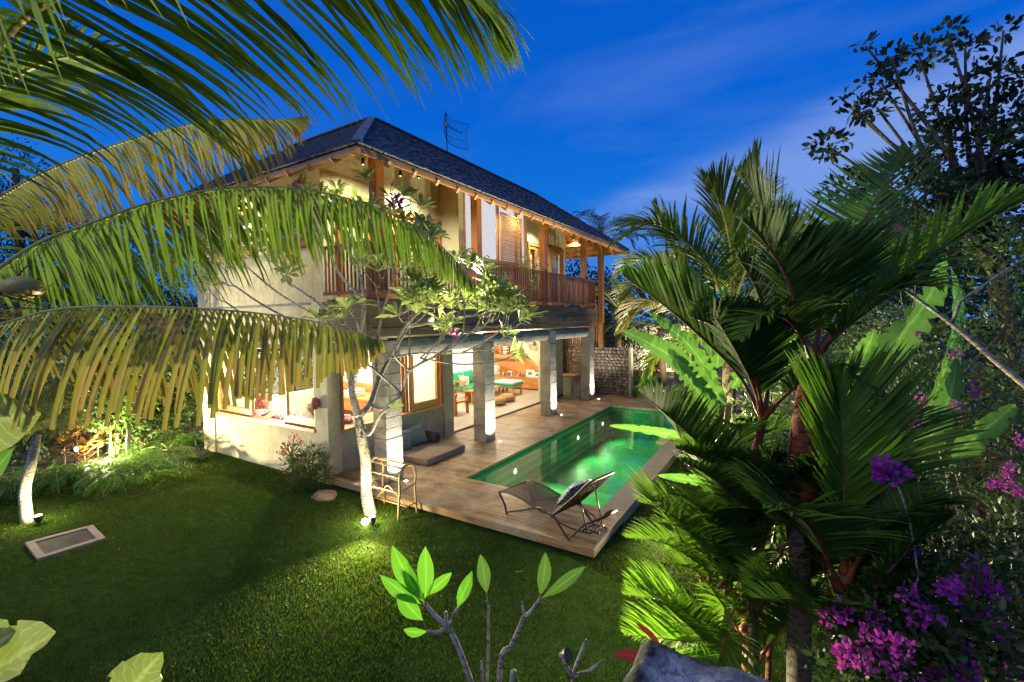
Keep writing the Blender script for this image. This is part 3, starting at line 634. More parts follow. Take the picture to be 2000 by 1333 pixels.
def opening_y(Y, xa, xb, za, zb, leaves, mat='teak_v', cur=True):
    ves('window_frame', mat, xa, xa+.07, Y-.05, Y+.02, za, zb); ves('window_frame', mat, xb-.07, xb, Y-.05, Y+.02, za, zb)
    ves('lintel_board', 'teak_x', xa-.02, xb+.02, Y-.06, Y+.03, zb, zb+.11); ves('sill', 'teak_x', xa-.02, xb+.02, Y-.075, Y+.03, za-.09, za)
    wd = (xb-xa-.14)/leaves
    for q in range(leaves):
        a = xa+.07+q*wd; s_ = ves('sash', mat, a, a+.07, Y-.02, Y+.03, za, zb-.002); box('stile', mat, s_, a+wd-.07, a+wd-.003, Y-.02, Y+.03, za, zb-.002)
        box('rail', 'teak_x', s_, a+.07, a+wd-.07, Y-.02, Y+.03, zb-.1, zb-.002); box('rail', 'teak_x', s_, a+.07, a+wd-.07, Y-.02, Y+.03, za, za+.1)
        box('pane', 'glass', s_, a+.07, a+wd-.07, Y+.0, Y+.008, za+.1, zb-.1)
    if cur:
        c_ = MB(); nn = int((xb-xa)/.045); vs = []
        for q in range(nn+1):
            xx = xa+.06+(xb-xa-.12)*q/nn; yy = Y+.16+.025*math.sin(q*1.9); vs += [(xx, yy, za), (xx, yy, zb)]
        c_.add(vs, [(2*q, 2*q+2, 2*q+3, 2*q+1) for q in range(nn)]).build('curtain', 'curtain', villa, smooth=True)
for xa, xb in ((-12.0,-11.7),(-9.9,-9.3)): ves('upper_wall', 'plaster_cream', xa, xb, WY, WY+.2, 4.5, 5.6)
ves('upper_wall', 'plaster_cream', -12.0, -8.0, WY, WY+.2, 5.6, 6.15)
opening_y(WY, -11.7, -9.9, 4.59, 5.49, 2); opening_y(WY, -9.3, -8.02, 4.59, 5.49, 2)
ves('drip_line', 'concrete_block', -12.0, -8.0, WY-.03, WY, 4.42, 4.46)
ves('gutter_line', 'pillow_grey', -12.0, -8.0, WY-.015, WY, 3.34, 3.37)
# --- ground floor windows: open timber sliders
def slider_y(xa, xb, za, zb):
    ves('sill', 'teak_x', xa-.0, xb, WY-.06, WY+.14, za-.07, za)
    ves('window_frame', 'teak_v', xa, xa+.08, WY+.0, WY+.12, za, zb); ves('window_frame', 'teak_v', xb-.05, xb, WY+.0, WY+.12, za, zb)
    ves('lintel_board', 'teak_x', xa, xb, WY-.0, WY+.12, zb, zb+.1)
    for a, wd in ((-12.0+.09, 1.5), (-9.15, 1.1)):
        s_ = ves('sash', 'slat_wood', a, a+.10, WY+.03, WY+.09, za+.001, zb-.002); box('stile', 'slat_wood', s_, a+wd-.06, a+wd, WY+.03, WY+.09, za+.001, zb-.002)
        box('rail', 'teak_x', s_, a+.10, a+wd-.06, WY+.03, WY+.09, za+.001, za+.15); box('rail', 'teak_x', s_, a+.10, a+wd-.06, WY+.03, WY+.09, zb-.1, zb-.002)
        box('pane', 'glass', s_, a+.10, a+wd-.06, WY+.055, WY+.062, za+.15, zb-.1)
slider_y(-12.0, -8.0, .88, 2.45)
X = WX
ves('sill', 'slat_wood', X-.12, X+.05, 5.76, 8.86, .80, .86)
ves('window_frame', 'teak_v', X-.10, X+.02, 5.76, 5.83, .86, 2.42); ves('window_frame', 'teak_v', X-.12, X+.03, 8.78, 8.86, .86, 2.42)
ves('lintel_board', 'teak_y', X-.12, X+.03, 5.76, 8.86, 2.42, 2.5)
for a, wd in ((7.72, .92),):
    s_ = ves('sash', 'slat_wood', X-.07, X+.0, a, a+.10, .861, 2.419); box('stile', 'slat_wood', s_, X-.07, X+.0, a+wd, a+wd+.10, .861, 2.419)
    box('rail', 'slat_wood', s_, X-.07, X+.0, a+.10, a+wd, .861, 1.03); box('rail', 'slat_wood', s_, X-.07, X+.0, a+.10, a+wd, 2.32, 2.419); box('pane', 'glass', s_, X-.04, X-.032, a+.10, a+wd, 1.03, 2.32)
    s_ = ves('sash', 'teak_v', X-.15, X-.08, 7.50, 7.60, .861, 2.419); box('stile', 'teak_v', s_, X-.15, X-.08, 7.64, 7.71, .861, 2.419)
# --- interior shell
fl = ves('floor', 'concrete_floor', -14.0, WX-.08, WY+.2, 17.2, -.1, .02)
ves('threshold', 'metal_dark', WX-.08, WX-.0, 9.24, 14.35, -.05, .035)
ves('threshold', 'metal_dark', WX-.0, WX+.012, 14.35, 16.0, -.0, .06)
ves('ceiling', 'plaster_white', -12.5, WX-.2, WY+.2, 16.9, 2.72, 2.78)
ves('upper_floor', 'plaster', -12.5, WX-.2, WY+.2, 9.8, 3.2, 3.4); ves('upper_floor', 'plaster', -10.9, WX-.2, 9.8, 16.9, 3.2, 3.4)
ves('partition', 'plaster_white', -11.2, -8.1, 9.12, 9.22, .02, 2.72)
ves('side_wall', 'plaster_white', -12.56, -12.4, WY+.25, 6.4, .02, 3.2); ves('side_wall', 'plaster_white', -12.56, -12.4, 6.4, 9.2, .02, .95); ves('side_wall', 'plaster_white', -12.56, -12.4, 6.4, 9.2, 2.3, 3.2)
ves('side_wall', 'plaster_white', -12.56, -12.4, 9.2, 9.8, .02, 3.2); ves('side_wall', 'plaster_cream', -12.56, -12.4, WY+.2, 9.7, 3.4, 5.8); ves('side_wall', 'plaster_cream', -10.9, -10.75, 9.9, 16.3, 3.4, 5.8)
ves('back_wall', 'cabinet_wood', -11.9, -8.3, 17.0, 17.08, .02, 2.72)
ves('back_wall', 'plaster_white', -14, -11.9, 17.0, 17.1, .02, 2.72)
# staircase soffit running up behind the living room
so = MB(); so.add([(-8.0,16.62,.62),(-11.2,16.62,2.9),(-11.2,16.62,2.72),(-8.9,16.62,.80)], [(0,1,2,3)])
tr = MB()
for q in range(1): tr.bar((-8.75,16.60,.72),(-10.55,16.60,2.25),.06,.12)
tr.build('stair_stringer', 'cabinet_wood', villa)
sw = MB(); sw.add([(-8.72,16.58,.78),(-8.0,16.58,.2),(-8.0,16.58,2.72),(-10.98,16.58,2.72)], [(0,1,2,3)]); sw.v += [(x, y+.1, z) for x, y, z in sw.v[:4]]; sw.f += [(7,6,5,4),(0,4,5,1),(3,7,4,0)]
sw.build('stair_wall', 'plaster_cream', villa)
for q in range(5): box('stair_tread', 'concrete_block', villa, -8.75-.36*q-.05, -8.75-.36*q+.34, 16.38, 16.58, 1.50+q*.22, 1.50+q*.22+.12)
# --- entry steps beside the last pillar
for q in range(3):
    x1 = -6.62-q*.30; st_ = ves('step', 'plaster', x1-.34-(.6 if q == 2 else 0), x1, 16.10+.0, 16.95, 0, .26+.25*q-.05)
    box('step_tread', 'slat_wood', st_, x1-.34-(.6 if q == 2 else 0), x1+.02, 16.08, 16.96, .26+.25*q-.05, .26+.25*q)
# --- lamps under ceilings (recessed, lit)
def downlight(x, y, z, p, col=(1,.80,.52), lab='', spread=None, tgt=None):
    d = thing('ceiling_lamp', (x, y, z), lab, 'lamp', 'recessed ceiling lamps of the villa')
    r_ = MB().lathe([(.06,-.0),(.06,-.015),(.045,-.018)], (x,y,z), 14).build('rim', 'white_paint', d); MB().lathe([(.042,-.019),(.042,-.022)], (x,y,z), 14).build('lens', 'lamp_warm', d)
    if spread: spot('ceiling_light', (x,y,z-.04), tgt or (x,y,0), p, col, spread, .5, .04)
    else: point('ceiling_light', (x,y,z-.12), p, col, .06)
downlight(-10.6, 6.75, 2.72, 95, lab='recessed lamp over the window bench of the front room')
downlight(-8.9, 7.1, 2.72, 44, lab='recessed lamp behind the corner pilaster of the front room')
downlight(-9.6, 8.6, 2.72, 22, lab='recessed lamp at the rear of the front room')
downlight(-9.3, 10.9, 2.72, 32, lab='recessed lamp over the pale floor behind the second pillar')
downlight(-9.2, 13.4, 2.72, 38, lab='recessed lamp over the two round poufs')
downlight(-11.6, 12.6, 2.72, 28, lab='recessed lamp over the green sofa')
downlight(-9.8, 15.9, 2.72, 22, lab='recessed lamp in front of the orange cabinet')
def walllight(x, y, z, p, tgt, lab, size=R(150)):
    d = thing('eave_lamp', (x, y, z), lab, 'lamp', 'small lamps under the roof of the balcony')
    MB().lathe([(.03,0),(.035,.05),(.03,.12)], (x,y,z), 12).build('housing', 'metal_dark', d); MB().lathe([(.014,-.002),(.01,-.004)], (x,y,z), 12).build('lens', 'lamp_far', d)
    spot('eave_light', (x,y,z-.03), tgt, p, (1,.90,.60), size, 1.0, .05)
walllight(-6.95, 7.45, 6.1, 85, (-7.5,7.45,3), 'small lamp under the rafters beside the first balcony post')
walllight(-7.40, 7.35, 6.2, 14, (-7.45,7.4,3), 'small lamp high on the cream wall beside the first balcony post', R(60))
walllight(-6.95, 13.5, 6.05, 62, (-7.5,13.5,3), 'small lamp above the curtained balcony door')
walllight(-6.75, 10.2, 6.1, 14, (-7.2,10.2,4.4), 'small lamp above the white blinds')
walllight(-6.6, 11.3, 6.1, 10, (-7.2,11.5,4.4), 'small lamp above the slatted shutter')
walllight(-6.9, 5.9, 5.95, 50, (-7.4,6.2,3.5), 'small lamp above the balcony corner')
walllight(-7.6, 17.1, 6.2, 26, (-7.6,17.0,3.5), 'small lamp under the far terrace roof', R(170))
walllight(-10.4, 5.1, 5.80, 60, (-10.4,5.8,3.5), 'small lamp under the eave over the front windows')
for yy in (6.8, 10.0, 13.6): point('upper_room_light', (-9.4, yy, 5.2), 26, (1,.92,.75), .1)
# deck uplights beside pillars
for i, (x, y_) in enumerate(((-6.10,6.00),(-6.07,9.16),(-6.07,12.66),(-6.07,15.86))):
    d = thing('deck_uplight', (x, y_, .003), ['lit recessed uplight in the deck at the pillar nearest the tree','lit recessed uplight in the deck at the second pillar from the tree','lit recessed uplight in the deck at the third pillar from the tree','lit recessed uplight in the deck at the pillar by the stone wall'][i], 'lamp', 'uplights set in the deck by the pillars')
    MB().lathe([(.05,0),(.05,.006),(.04,.008)], (x,y_,.002), 16).build('rim', 'metal_grey', d); MB().lathe([(.036,.0095),(.03,.012)], (x,y_,.002), 16).build('lens', 'lamp_white', d)
    spot('deck_light', (x,y_,.04), (-6.28, y_-.02, 2.8), 75, (1,.93,.82), R(125), 1.0, .04)
# lamp on the fascia
fl_ = thing('fascia_floodlight', (-6.27,7.0,3.0), 'round white lamp mounted on the brown balcony fascia', 'lamp')
r_ = MB().lathe([(.06,0),(.06,.05),(.045,.07)], (0,0,0), 16); r_.v = [(z-6.315, 7.0+x, 3.02+y) for x, y, z in r_.v]; r_.build('housing', 'white_paint', fl_); r_ = MB().lathe([(.044,.071),(.03,.074)], (0,0,0), 16); r_.v = [(z-6.315, 7.0+x, 3.02+y) for x, y, z in r_.v]; r_.build('lens', 'lamp_far', fl_)
spot('flood_light', (-6.22,7.0,3.02), (1.4,3.7,2.3), 430, (1,.92,.62), R(80), .7, .05)

# ================================================================== ROOF
roof = MB()
def sl(x0, y0, z0): return (x0, y0, z0)
T = .06
A0 = (EX, EY, EZ); A1 = (EX, FY, EZ); Rk = (EX-K, EY+K, RZ); Rf = (EX-K, FY-K, RZ); A2 = (EX-2*K, FY, EZ); Bk = (EX-2*K, EY+2*K, EZ)
B1 = (-14.2, EY, EZ); B2 = (-14.2+K, EY+K, RZ); B3 = (-14.2, EY+2*K, EZ)
vs = [A0, A1, Rk, Rf, A2, Bk, B1, B2, B3]
roof.add([(x, y, z-.03) for x, y, z in vs] + [(x, y, z-.08) for x, y, z in vs], [(0,1,3,2),(1,4,3),(4,5,2,3),(0,2,7,6),(6,7,8),(8,7,2,5)] + [tuple(reversed([i+9 for i in f])) for f in [(0,1,3,2),(1,4,3),(4,5,2,3),(0,2,7,6),(6,7,8),(8,7,2,5)]] + [(0,9,10,1),(0,6,15,9),(1,10,13,4)])
rf = roof.build('roof', 'teak_x', villa)
# shingle courses
SLN = math.hypot(K, RZ-EZ); NC = 24; CH = SLN/NC
proto = MB(); proto.add([(-.5,0,0),(.5,0,0),(.5,1,0),(-.5,1,0),(-.5,0,1),(.5,0,1),(.5,1,.25),(-.5,1,.25)], [(0,3,2,1),(4,5,6,7),(0,1,5,4),(1,2,6,5),(2,3,7,6),(3,0,4,7)]); proto.keep = True
pm = proto.build('shingle', 'shingle', None); pmesh = pm.data; bpy.data.objects.remove(pm)
cand = []
def slope(orig, along, inward, length, l0, l1):
    """orig corner at the eave; rows go inward; trimmed by 45 degree hips at each end (l0,l1 flags)"""
    al = Vector(along); iw = Vector(inward); upv = Vector((iw.x*K, iw.y*K, RZ-EZ)).normalized(); nrm_ = al.cross(upv)
    if nrm_.z < 0: nrm_ = -nrm_
    for r in range(NC):
        s0 = CH*r - .035; hx = K*max(0, r)/NC; a = hx*l0 ; b = length - hx*l1; u = a + random.uniform(-.05, .0)
        while u < b:
            w_ = random.uniform(.07, .14); 
            p = Vector(orig) + al*(u+w_/2) + upv*(s0+random.uniform(-.008,.008)) + nrm_*(.0)
            M = Matrix.Identity(4); 
            for q, vv in enumerate((al*(w_-.005), upv*(CH*1.25), nrm_*random.uniform(.022,.034))):
                M[0][q], M[1][q], M[2][q] = vv
            M.translation = p; cand.append(M); u += w_
slope(A0, (0,1,0), (-1,0,0), FY-EY, 1, 1)
slope(A0, (-1,0,0), (0,1,0), EX+14.2, 1, 1)
slope(A1, (-1,0,0), (0,-1,0), 2*K, 1, 1)
cand.sort(key=lambda M: (M.translation-CAM).length)
off = villa.location + rf.location
for M in cand[:300]:
    o = bpy.data.objects.new('shingle', pmesh); COL.objects.link(o); o.parent = rf; M2 = M.copy(); M2.translation = M.translation-off; o.matrix_basis = M2
pv = np.array([v.co for v in pmesh.vertices]); pf = [tuple(p.vertices) for p in pmesh.polygons]; mb = MB()
for M in cand[300:]:
    A = np.array(M); q = pv @ A[:3,:3].T + A[:3,3]; mb.add(q, pf)
mb.build('shingle_courses', 'shingle', rf, kind='stuff')
# hip and ridge caps
cap = MB()
def caps(a, b, n):
    a = Vector(a); b = Vector(b)
    for i in range(n): cap.bar(a+(b-a)*(i/n), a+(b-a)*((i+1.15)/n)+Vector((0,0,.012)), .14, .03)
caps(Vector(A0)+Vector((0,0,.03)), Vector(Rk)+Vector((0,0,.03)), 26); caps(Vector(Rk)+Vector((0,0,.03)), Vector(Rf)+Vector((0,0,.03)), 50); caps(Vector(Rk)+Vector((0,0,.03)), Vector(B2)+Vector((0,0,.03)), 34); caps(Vector(A1)+Vector((0,0,.03)), Vector(Rf)+Vector((0,0,.03)), 26)
cap.build('ridge_cap', 'shingle', rf)
# eave boards, rafters, battens
box('eave_board', 'slat_wood', villa, EX-.05, EX-.005, EY, FY, EZ-.125, EZ-.075); box('eave_board', 'slat_wood', villa, -14.2, EX-.05, EY+.005, EY+.05, EZ-.125, EZ-.075); box('eave_board', 'slat_wood', villa, EX-2*K, EX-.05, FY-.05, FY-.005, EZ-.125, EZ-.075)
def rafter(p, q): 
    MB().bar(p, q, .055, .11).build('rafter', 'slat_wood', villa)
y = EY+.62
while y < FY-.3:
    dd = min(K, y-EY, FY-y); 
    dd = max(dd, .25); rafter((EX-.0, y, EZ-.15), (EX-dd, y, EZ-.15+dd*SL)); y += .6
x = EX-.62
while x > -13.9: dd = min(K, EX-x, x+14.2+.2); rafter((x, EY+.0, EZ-.15), (x, EY+max(.25,dd), EZ-.15+max(.25,dd)*SL)); x -= .6
x = EX-.6
while x > EX-2*K+.2: dd = max(.25, min(K, EX-x, x-EX+2*K)); rafter((x, FY, EZ-.15), (x, FY-dd, EZ-.15+dd*SL)); x -= .6
MB().bar((EX+.02, EY-.02, EZ-.17), (EX-K, EY+K, RZ-.15), .09, .16).build('hip_rafter', 'slat_wood', villa)
MB().bar((EX+.02, FY+.02, EZ-.17), (EX-K, FY-K, RZ-.15), .09, .16).build('hip_rafter', 'slat_wood', villa)
bt = MB()
for q in range(1, 11):
    d_ = q*.24
    bt.box(EX-d_-.02, EX-d_+.02, EY+d_, FY-d_, EZ-.105+d_*SL, EZ-.082+d_*SL); bt.box(EX-2*K+d_, EX-d_, FY-d_-.02, FY-d_+.02, EZ-.105+d_*SL, EZ-.082+d_*SL); bt.box(EX-2*K+d_-.02, EX-2*K+d_+.02, EY+2*K, FY-d_, EZ-.105+d_*SL, EZ-.082+d_*SL)
bt.build('roof_battens', 'slat_wood', villa)

# ================================================================== STONE WALL, SLATS, OUTER WALLS
swl = thing('stone_wall', (-6.5, 17.1, 0), 'rough fieldstone wall standing at the far end of the deck', 'wall')
box('wall_core', 'mortar', swl, -8.6, -5.30, 17.03, 17.30, -.1, 1.84)
box('edge_strip', 'render_grey', swl, -5.299, -5.22, 17.0, 17.31, -.1, 1.86)
cells = []; z = .02
while z < 1.80:
    h = random.uniform(.10, .16); x = -8.55+random.uniform(0, .1)
    while x < -5.36:
        w_ = random.uniform(.10, .21); cells.append((x+w_/2, z+h/2, w_, h)); x += w_+.006
    z += h+.004
for (cx, cz, w_, h) in cells:
    n_ = random.choice((6,7,8)); ph = random.random()*6; b = MB(); ring = []; ring2 = []
    for q in range(n_):
        a = ph+2*math.pi*q/n_; rr_ = random.uniform(.86, 1.16); ca, sa = math.cos(a), math.sin(a); sx = w_*.55*rr_*math.copysign(abs(ca)**.8, ca); sz = h*.55*rr_*math.copysign(abs(sa)**.8, sa)
        zc = min(1.83, max(.0, cz+sz)); xc = min(-5.305, cx+sx); ring.append((xc, 17.035, zc)); ring2.append((cx+(xc-cx)*.78, 17.0-random.uniform(0,.02), cz+(zc-cz)*.78))
    b.add(ring+ring2+[(cx, 16.985-random.uniform(0,.012), cz)], [tuple([q, (q+1) % n_, (q+1) % n_+n_, q+n_]) for q in range(n_)] + [(q+n_, (q+1) % n_+n_, 2*n_) for q in range(n_)])
    b.build('stone', 'stone', swl, smooth=False)
slt = thing('slat_screen', (-7.2, 17.1, 1.86), 'screen of upright timber slats standing on the stone wall', 'screen')
for q in range(24): box('slat', 'teak_v', slt, -8.5+q*.088, -8.5+q*.088+.045, 17.12, 17.16, 1.86, 3.5)
box('screen_rail', 'teak_x', slt, -8.5, -6.44, 17.165, 17.20, 3.40, 3.5); box('screen_rail', 'teak_x', slt, -8.5, -6.44, 17.165, 17.20, 1.86, 1.92)
def gwall(label, cat, mat, *a):
    o = MB().box(*a).build('garden_wall', mat); tag(o, label, cat); return o
gwall('white garden wall behind the green sofa', 'wall', 'plaster_white', -17.0, -16.8, 8, 24, -.15, 1.9)
gwall('low grey garden wall behind the parasol', 'wall', 'render_grey', -4.9, 2, 23.0, 23.25, -.15, 1.35)
far = thing('white_outbuilding', (-6, 27, -.15), 'white outbuilding seen between the palm trunks behind the stone wall', 'building')
box('wall', 'plaster_white', far, -9, -2.6, 27, 30, -.15, 2.5); box('roof', 'shingle', far, -9.4, -2.2, 26.6, 30.4, 2.5, 2.62); box('door', 'teak_v', far, -6.9, -6.3, 26.96, 27, -.1, 2.0); box('door', 'teak_v', far, -5.9, -5.6, 26.96, 27, -.1, 2.0)
box('patio', 'coping', None, -5.2, 1, 17.0, 22.9, -.14, -.02)['kind'] = 'structure'
# ================================================================== THINGS ON AND ROUND THE DECK
def cushion(name, mat, w_, h, d, parent=None, n=12, sag=.0):
    """square pillow standing in local xz, thickness along y, corners pulled out"""
    m_ = MB(); vs = []
    for side in (1, -1):
        for i in range(n+1):
            for j in range(n+1):
                u, v = i/n*2-1, j/n*2-1; pin = 1-.10*(1-abs(u)**2)*0-.07*((1-u*u)*(abs(v)**3)) ; pin2 = 1-.07*((1-v*v)*(abs(u)**3))
                th = d/2*((1-u*u)*(1-v*v))**.42; th *= 1+.10*math.sin(5*u+3*v+side)
                vs.append((u*w_/2*pin2, side*th, v*h/2*pin - sag*(1-u*u)*.3*(v > 0)*v))
    fs = []; s_ = (n+1)**2
    for i in range(n):
        for j in range(n):
            a = i*(n+1)+j; fs.append((a, a+n+1, a+n+2, a+1)); fs.append((s_+a, s_+a+1, s_+a+n+2, s_+a+n+1))
    m_.add(vs, fs); m_.keep = True; return m_
def pillow(name, mat, loc, rot, w_, h, d, label, cat='pillow', group=None):
    o = cushion(name, mat, w_, h, d).build(name, mat, None, smooth=True); o.location = Vector(loc); o.rotation_euler = rot; return tag(o, label, cat, group)
def slab(name, mat, x0, x1, y0, y1, z0, z1, r=.04, parent=None):
    o = MB().box(x0, x1, y0, y1, z0, z1).build(name, mat, parent, bevel=r); return o
mat_ = slab('daybed_mattress', 'mattress', -7.52, -6.36, 6.86, 8.16, .004, .135, .025)
tag(mat_, 'brown flat outdoor mattress lying on the deck against the grey wall', 'mattress')
pillow('pillow', 'pillow_grey', (-7.30, 7.12, .37), (R(-0), R(0), R(-62)), .48, .46, .17, 'grey pillow leaning on the wall at the near end of the deck mattress').rotation_euler = (R(-16), R(12), R(66))
pillow('pillow', 'pillow_grey', (-7.32, 7.58, .38), (R(-14), R(-10), R(74)), .48, .46, .17, 'grey pillow leaning on the wall beside the dark bolster')
b = MB().lathe([(.02,-.0),(.10,.004),(.118,.02),(.118,.50),(.10,.52),(.02,.524)], (0,0,0), 20); b.v = [(z, x, y) for x, y, z in b.v]; b.keep = True
o = b.build('bolster', 'bolster', None, smooth=True); o.location = (-7.56, 7.98, .255); tag(o, 'dark round bolster end on the deck mattress behind the grey pillows', 'bolster')

# --- woven lounger
lg = thing('sun_lounger', (-3.71, 5.76, .0), 'dark woven rattan sun lounger with raised back on the deck corner', 'sun lounger'); lg.rotation_euler = (0,0,R(-13.46))
TB = .017
def lt(name, pts, r=TB, mat='dark_rattan'): 
    m_ = MB().tube([Vector(p)+lg.location for p in pts], r, 7); return m_.build(name, mat, lg, smooth=True)
for v in (0, .60):
    pr = spline([(0,v,.0),(-.05,v,.14),(-.16,v,.29),(-.05,v,.335),(.12,v,.345),(.34,v,.325),(.5,v,.29),(.72,v,.255),(.92,v,.265),(1.05,v,.15),(1.2,v,.0)], 40); lt('side_frame', pr)
    lt('arm_frame', spline([(0.0,v,.03),(.3,v-.0,.14),(.55,v,.245),(.72,v,.30),(.86,v,.26),(.93,v,.22)], 16), .014)
    s_ = 1 if v == 0 else -1
    lt('rear_frame', spline([(1.2,v,.0),(1.32,v,.14),(1.44,v+s_*.02,.27),(1.58,v+s_*.06,.36),(1.66,v+s_*.14,.40)], 16), TB)
    lt('foot', [(0,v,.0),(0,v,.03)], .02); lt('foot', [(1.2,v,.0),(1.2,v,.03)], .02)
    lt('support_rod', [(1.30,v+s_*.12,.62),(1.42,v+s_*.12,.13)], .009, 'metal_dark')
    lt('lower_rail', spline([(1.0,v,.20),(1.2,v+s_*.03,.16),(1.34,v+s_*.10,.13),(1.46,v+s_*.14,.13)], 10), .012)
lt('cross_bar', [(1.66,.14,.40),(1.66,.46,.40)], TB); lt('cross_bar', [(-.17,0,.29),(-.17,.6,.29)], TB); lt('cross_bar', [(.93,0,.262),(.93,.6,.262)], .013); lt('cross_bar', [(1.46,.14,.13),(1.46,.46,.13)], .012); lt('cross_bar', [(1.34,.10,.13),(1.34,.50,.13)], .012)
for v in (.2,.4):
    lt('ratchet_bar', [(1.30,v,.14),(1.56,v,.14)], .013)
    m_ = MB()
    for q in range(5): m_.tube([Vector((1.33+q*.045,v,.145))+lg.location, Vector((1.345+q*.045,v,.185))+lg.location], [.013,.006], 6)
    m_.build('ratchet_teeth', 'slat_wood', lg)
def weave(name, prof, y0, y1, nx, ny):
    P_ = spline(prof, nx); m_ = MB(); lo = lg.location
    for i in range(nx):
        a, b = P_[i], P_[i+1]; d = (b-a); up_ = Vector((-d.z, 0, d.x)).normalized()
        mid = (a+b)/2; hw = d.length*.40; dn = d.normalized()
        for j in range(ny):
            ya, yb = y0+(y1-y0)*j/ny, y0+(y1-y0)*(j+1)/ny; o_ = up_*(.004 if (i+j) % 2 else -.003)
            m_.add([lo+Vector((mid.x-dn.x*hw, ya, mid.z-dn.z*hw))+o_, lo+Vector((mid.x+dn.x*hw, ya, mid.z+dn.z*hw))+o_, lo+Vector((mid.x+dn.x*hw, yb, mid.z+dn.z*hw))+o_, lo+Vector((mid.x-dn.x*hw, yb, mid.z-dn.z*hw))+o_], [(0,1,2,3)])
    for j in range(0, ny+1):
        yy = y0+(y1-y0)*j/ny; m_.tube([lo+Vector((p.x, yy, p.z-.004)) for p in P_[::2]], .005, 4, False)
    return m_.build(name, 'dark_rattan', lg)
weave('woven_seat', [(-.16,0,.29),(-.05,0,.335),(.12,0,.345),(.34,0,.325),(.5,0,.29),(.72,0,.255),(.92,0,.265)], .01, .59, 62, 22)
weave('woven_back', [(.93,0,.265),(1.10,0,.42),(1.30,0,.62),(1.52,0,.85)], .01, .59, 44, 22)
lt('back_frame', spline([(.93,0,.265),(1.30,0,.62),(1.50,0,.83),(1.55,.06,.875),(1.56,.3,.885),(1.55,.54,.875),(1.50,.6,.83),(1.30,.6,.62),(.93,.6,.265)], 36), TB)
pc = Matrix.Rotation(R(-13.46), 4, 'Z') @ Vector((1.115,.25,.57)) + lg.location
pillow('patterned_pillow', 'pattern_blue', pc, (0,0,0), .46, .42, .17, 'navy and white patterned pillow resting on the raised lounger back').rotation_euler = (R(40), R(0), R(76.5))

# --- rattan towel rack
rk = thing('towel_rack', (-5.5, 5.2, LZ), 'bent rattan towel rack standing on the grass beside the tree trunk', 'towel rack')
x0, x1, y0, y1 = -5.98, -5.22, 4.98, 5.34
def rt(name, pts, r=.016): return MB().tube(pts, r, 7).build(name, 'rattan', rk, smooth=True)
for x in (x0, x1):
    rt('arched_end', spline([(x-.03,y0,LZ),(x+.0,y0,.15),(x+.02,y0+.0,.35),(x-.0,y0+.03,.56),(x,y0+.12,.67),(x,y0+.22,.695),(x,y1-.03,.64),(x+.02,y1,.5),(x,y1,.35),(x,y1-.0,.15),(x+.03,y1,LZ)], 40), .018)
    rt('stretcher', [(x,y0,.30),(x,y1,.34)], .012); rt('stretcher', [(x,y0,.0),(x,y1,.02)], .012)
rt('top_rail', [(x0,y0+.10,.66),(x1,y0+.10,.66)]); rt('top_rail', [(x0,y1-.10,.67),(x1,y1-.10,.67)], .02); rt('side_rail', [(x0,y0+.02,.53),(x1,y0+.02,.53)], .013)
rt('side_rail', [(x0,y0,.30),(x1,y0,.30)], .013); rt('side_rail', [(x0,y1,.32),(x1,y1,.32)], .013); rt('side_rail', [(x0,(y0+y1)/2,.01),(x1,(y0+y1)/2,.01)], .012)
rt('brace', spline([(x0+.05,y0+.18,.02),(-5.72,y0+.15,.22),(-5.6,y0+.12,.31),(-5.48,y0+.15,.22),(x1-.05,y0+.18,.02)], 18), .012)

# --- rock, drain cover, fallen leaf
def rock(name, loc, sx, sy, sz, mat, label, cat):
    bm = bmesh.new(); bmesh.ops.create_icosphere(bm, subdivisions=3, radius=1)
    for v in bm.verts:
        f_ = 1+.25*noise.noise(v.co*1.3+Vector(loc)); v.co = Vector((v.co.x*sx*f_, v.co.y*sy*f_, max(-.3, v.co.z)*sz*f_))
    me = bpy.data.meshes.new(name); bm.to_mesh(me); bm.free(); me.materials.append(MATS[mat]); me.polygons.foreach_set('use_smooth', [True]*len(me.polygons))
    o = bpy.data.objects.new(name, me); COL.objects.link(o); o.location = loc; return tag(o, label, cat)
rock('flat_stone', (-7.15, 5.02, LZ), .26, .20, .10, 'rock', 'flat brown stone on the grass by the left end of the deck', 'stone')
dr = thing('drain_cover', (-8.97, 2.03, LZ), 'rectangular concrete drain frame with a dark lid set in the lawn', 'drain cover')
cs = [Vector((-9.40,1.70,0)), Vector((-8.58,1.66,0)), Vector((-8.55,2.36,0)), Vector((-9.30,2.42,0))]; ce = sum(cs, Vector())/4
for i in range(4):
    a, b = cs[i], cs[(i+1) % 4]; ai, bi = ce+(a-ce)*.76, ce+(b-ce)*.76; m_ = MB(); m_.add([p+Vector((0,0,z)) for z in (-.2,-.125) for p in (a, b, bi, ai)], [(0,3,2,1),(4,5,6,7),(0,1,5,4),(1,2,6,5),(2,3,7,6),(3,0,4,7)]).build('frame_side', 'coping', dr)
MB().add([ce+(p-ce)*.75+Vector((0,0,-.135)) for p in cs], [(0,1,2,3)]).build('lid', 'drain_dark', dr)

for i, (px, py) in enumerate(((812,1027),(1255,300),(118,985),(1238,1150),(590,1075))[:1]+((118,990),(1005,1118),(592,1075))):
    g_ = onp(px, py, 'Z', LZ+.03); o = leaf_mesh('fallen_leaf', 'litter', [tuple(g_)], [(1,.3*i-.4,.15)], [(0,.3,1)], np.array([.13]), np.array([.05]), None, curl=-.2)
    tag(o, ['curled brown fallen leaf on the grass beside the deck edge below the rack','small fallen leaf on the lawn above the drain cover','small fallen leaf on the lawn below the middle of the deck edge','small fallen leaf in the middle of the lawn'][i], 'fallen leaf', 'fallen leaves on the lawn')
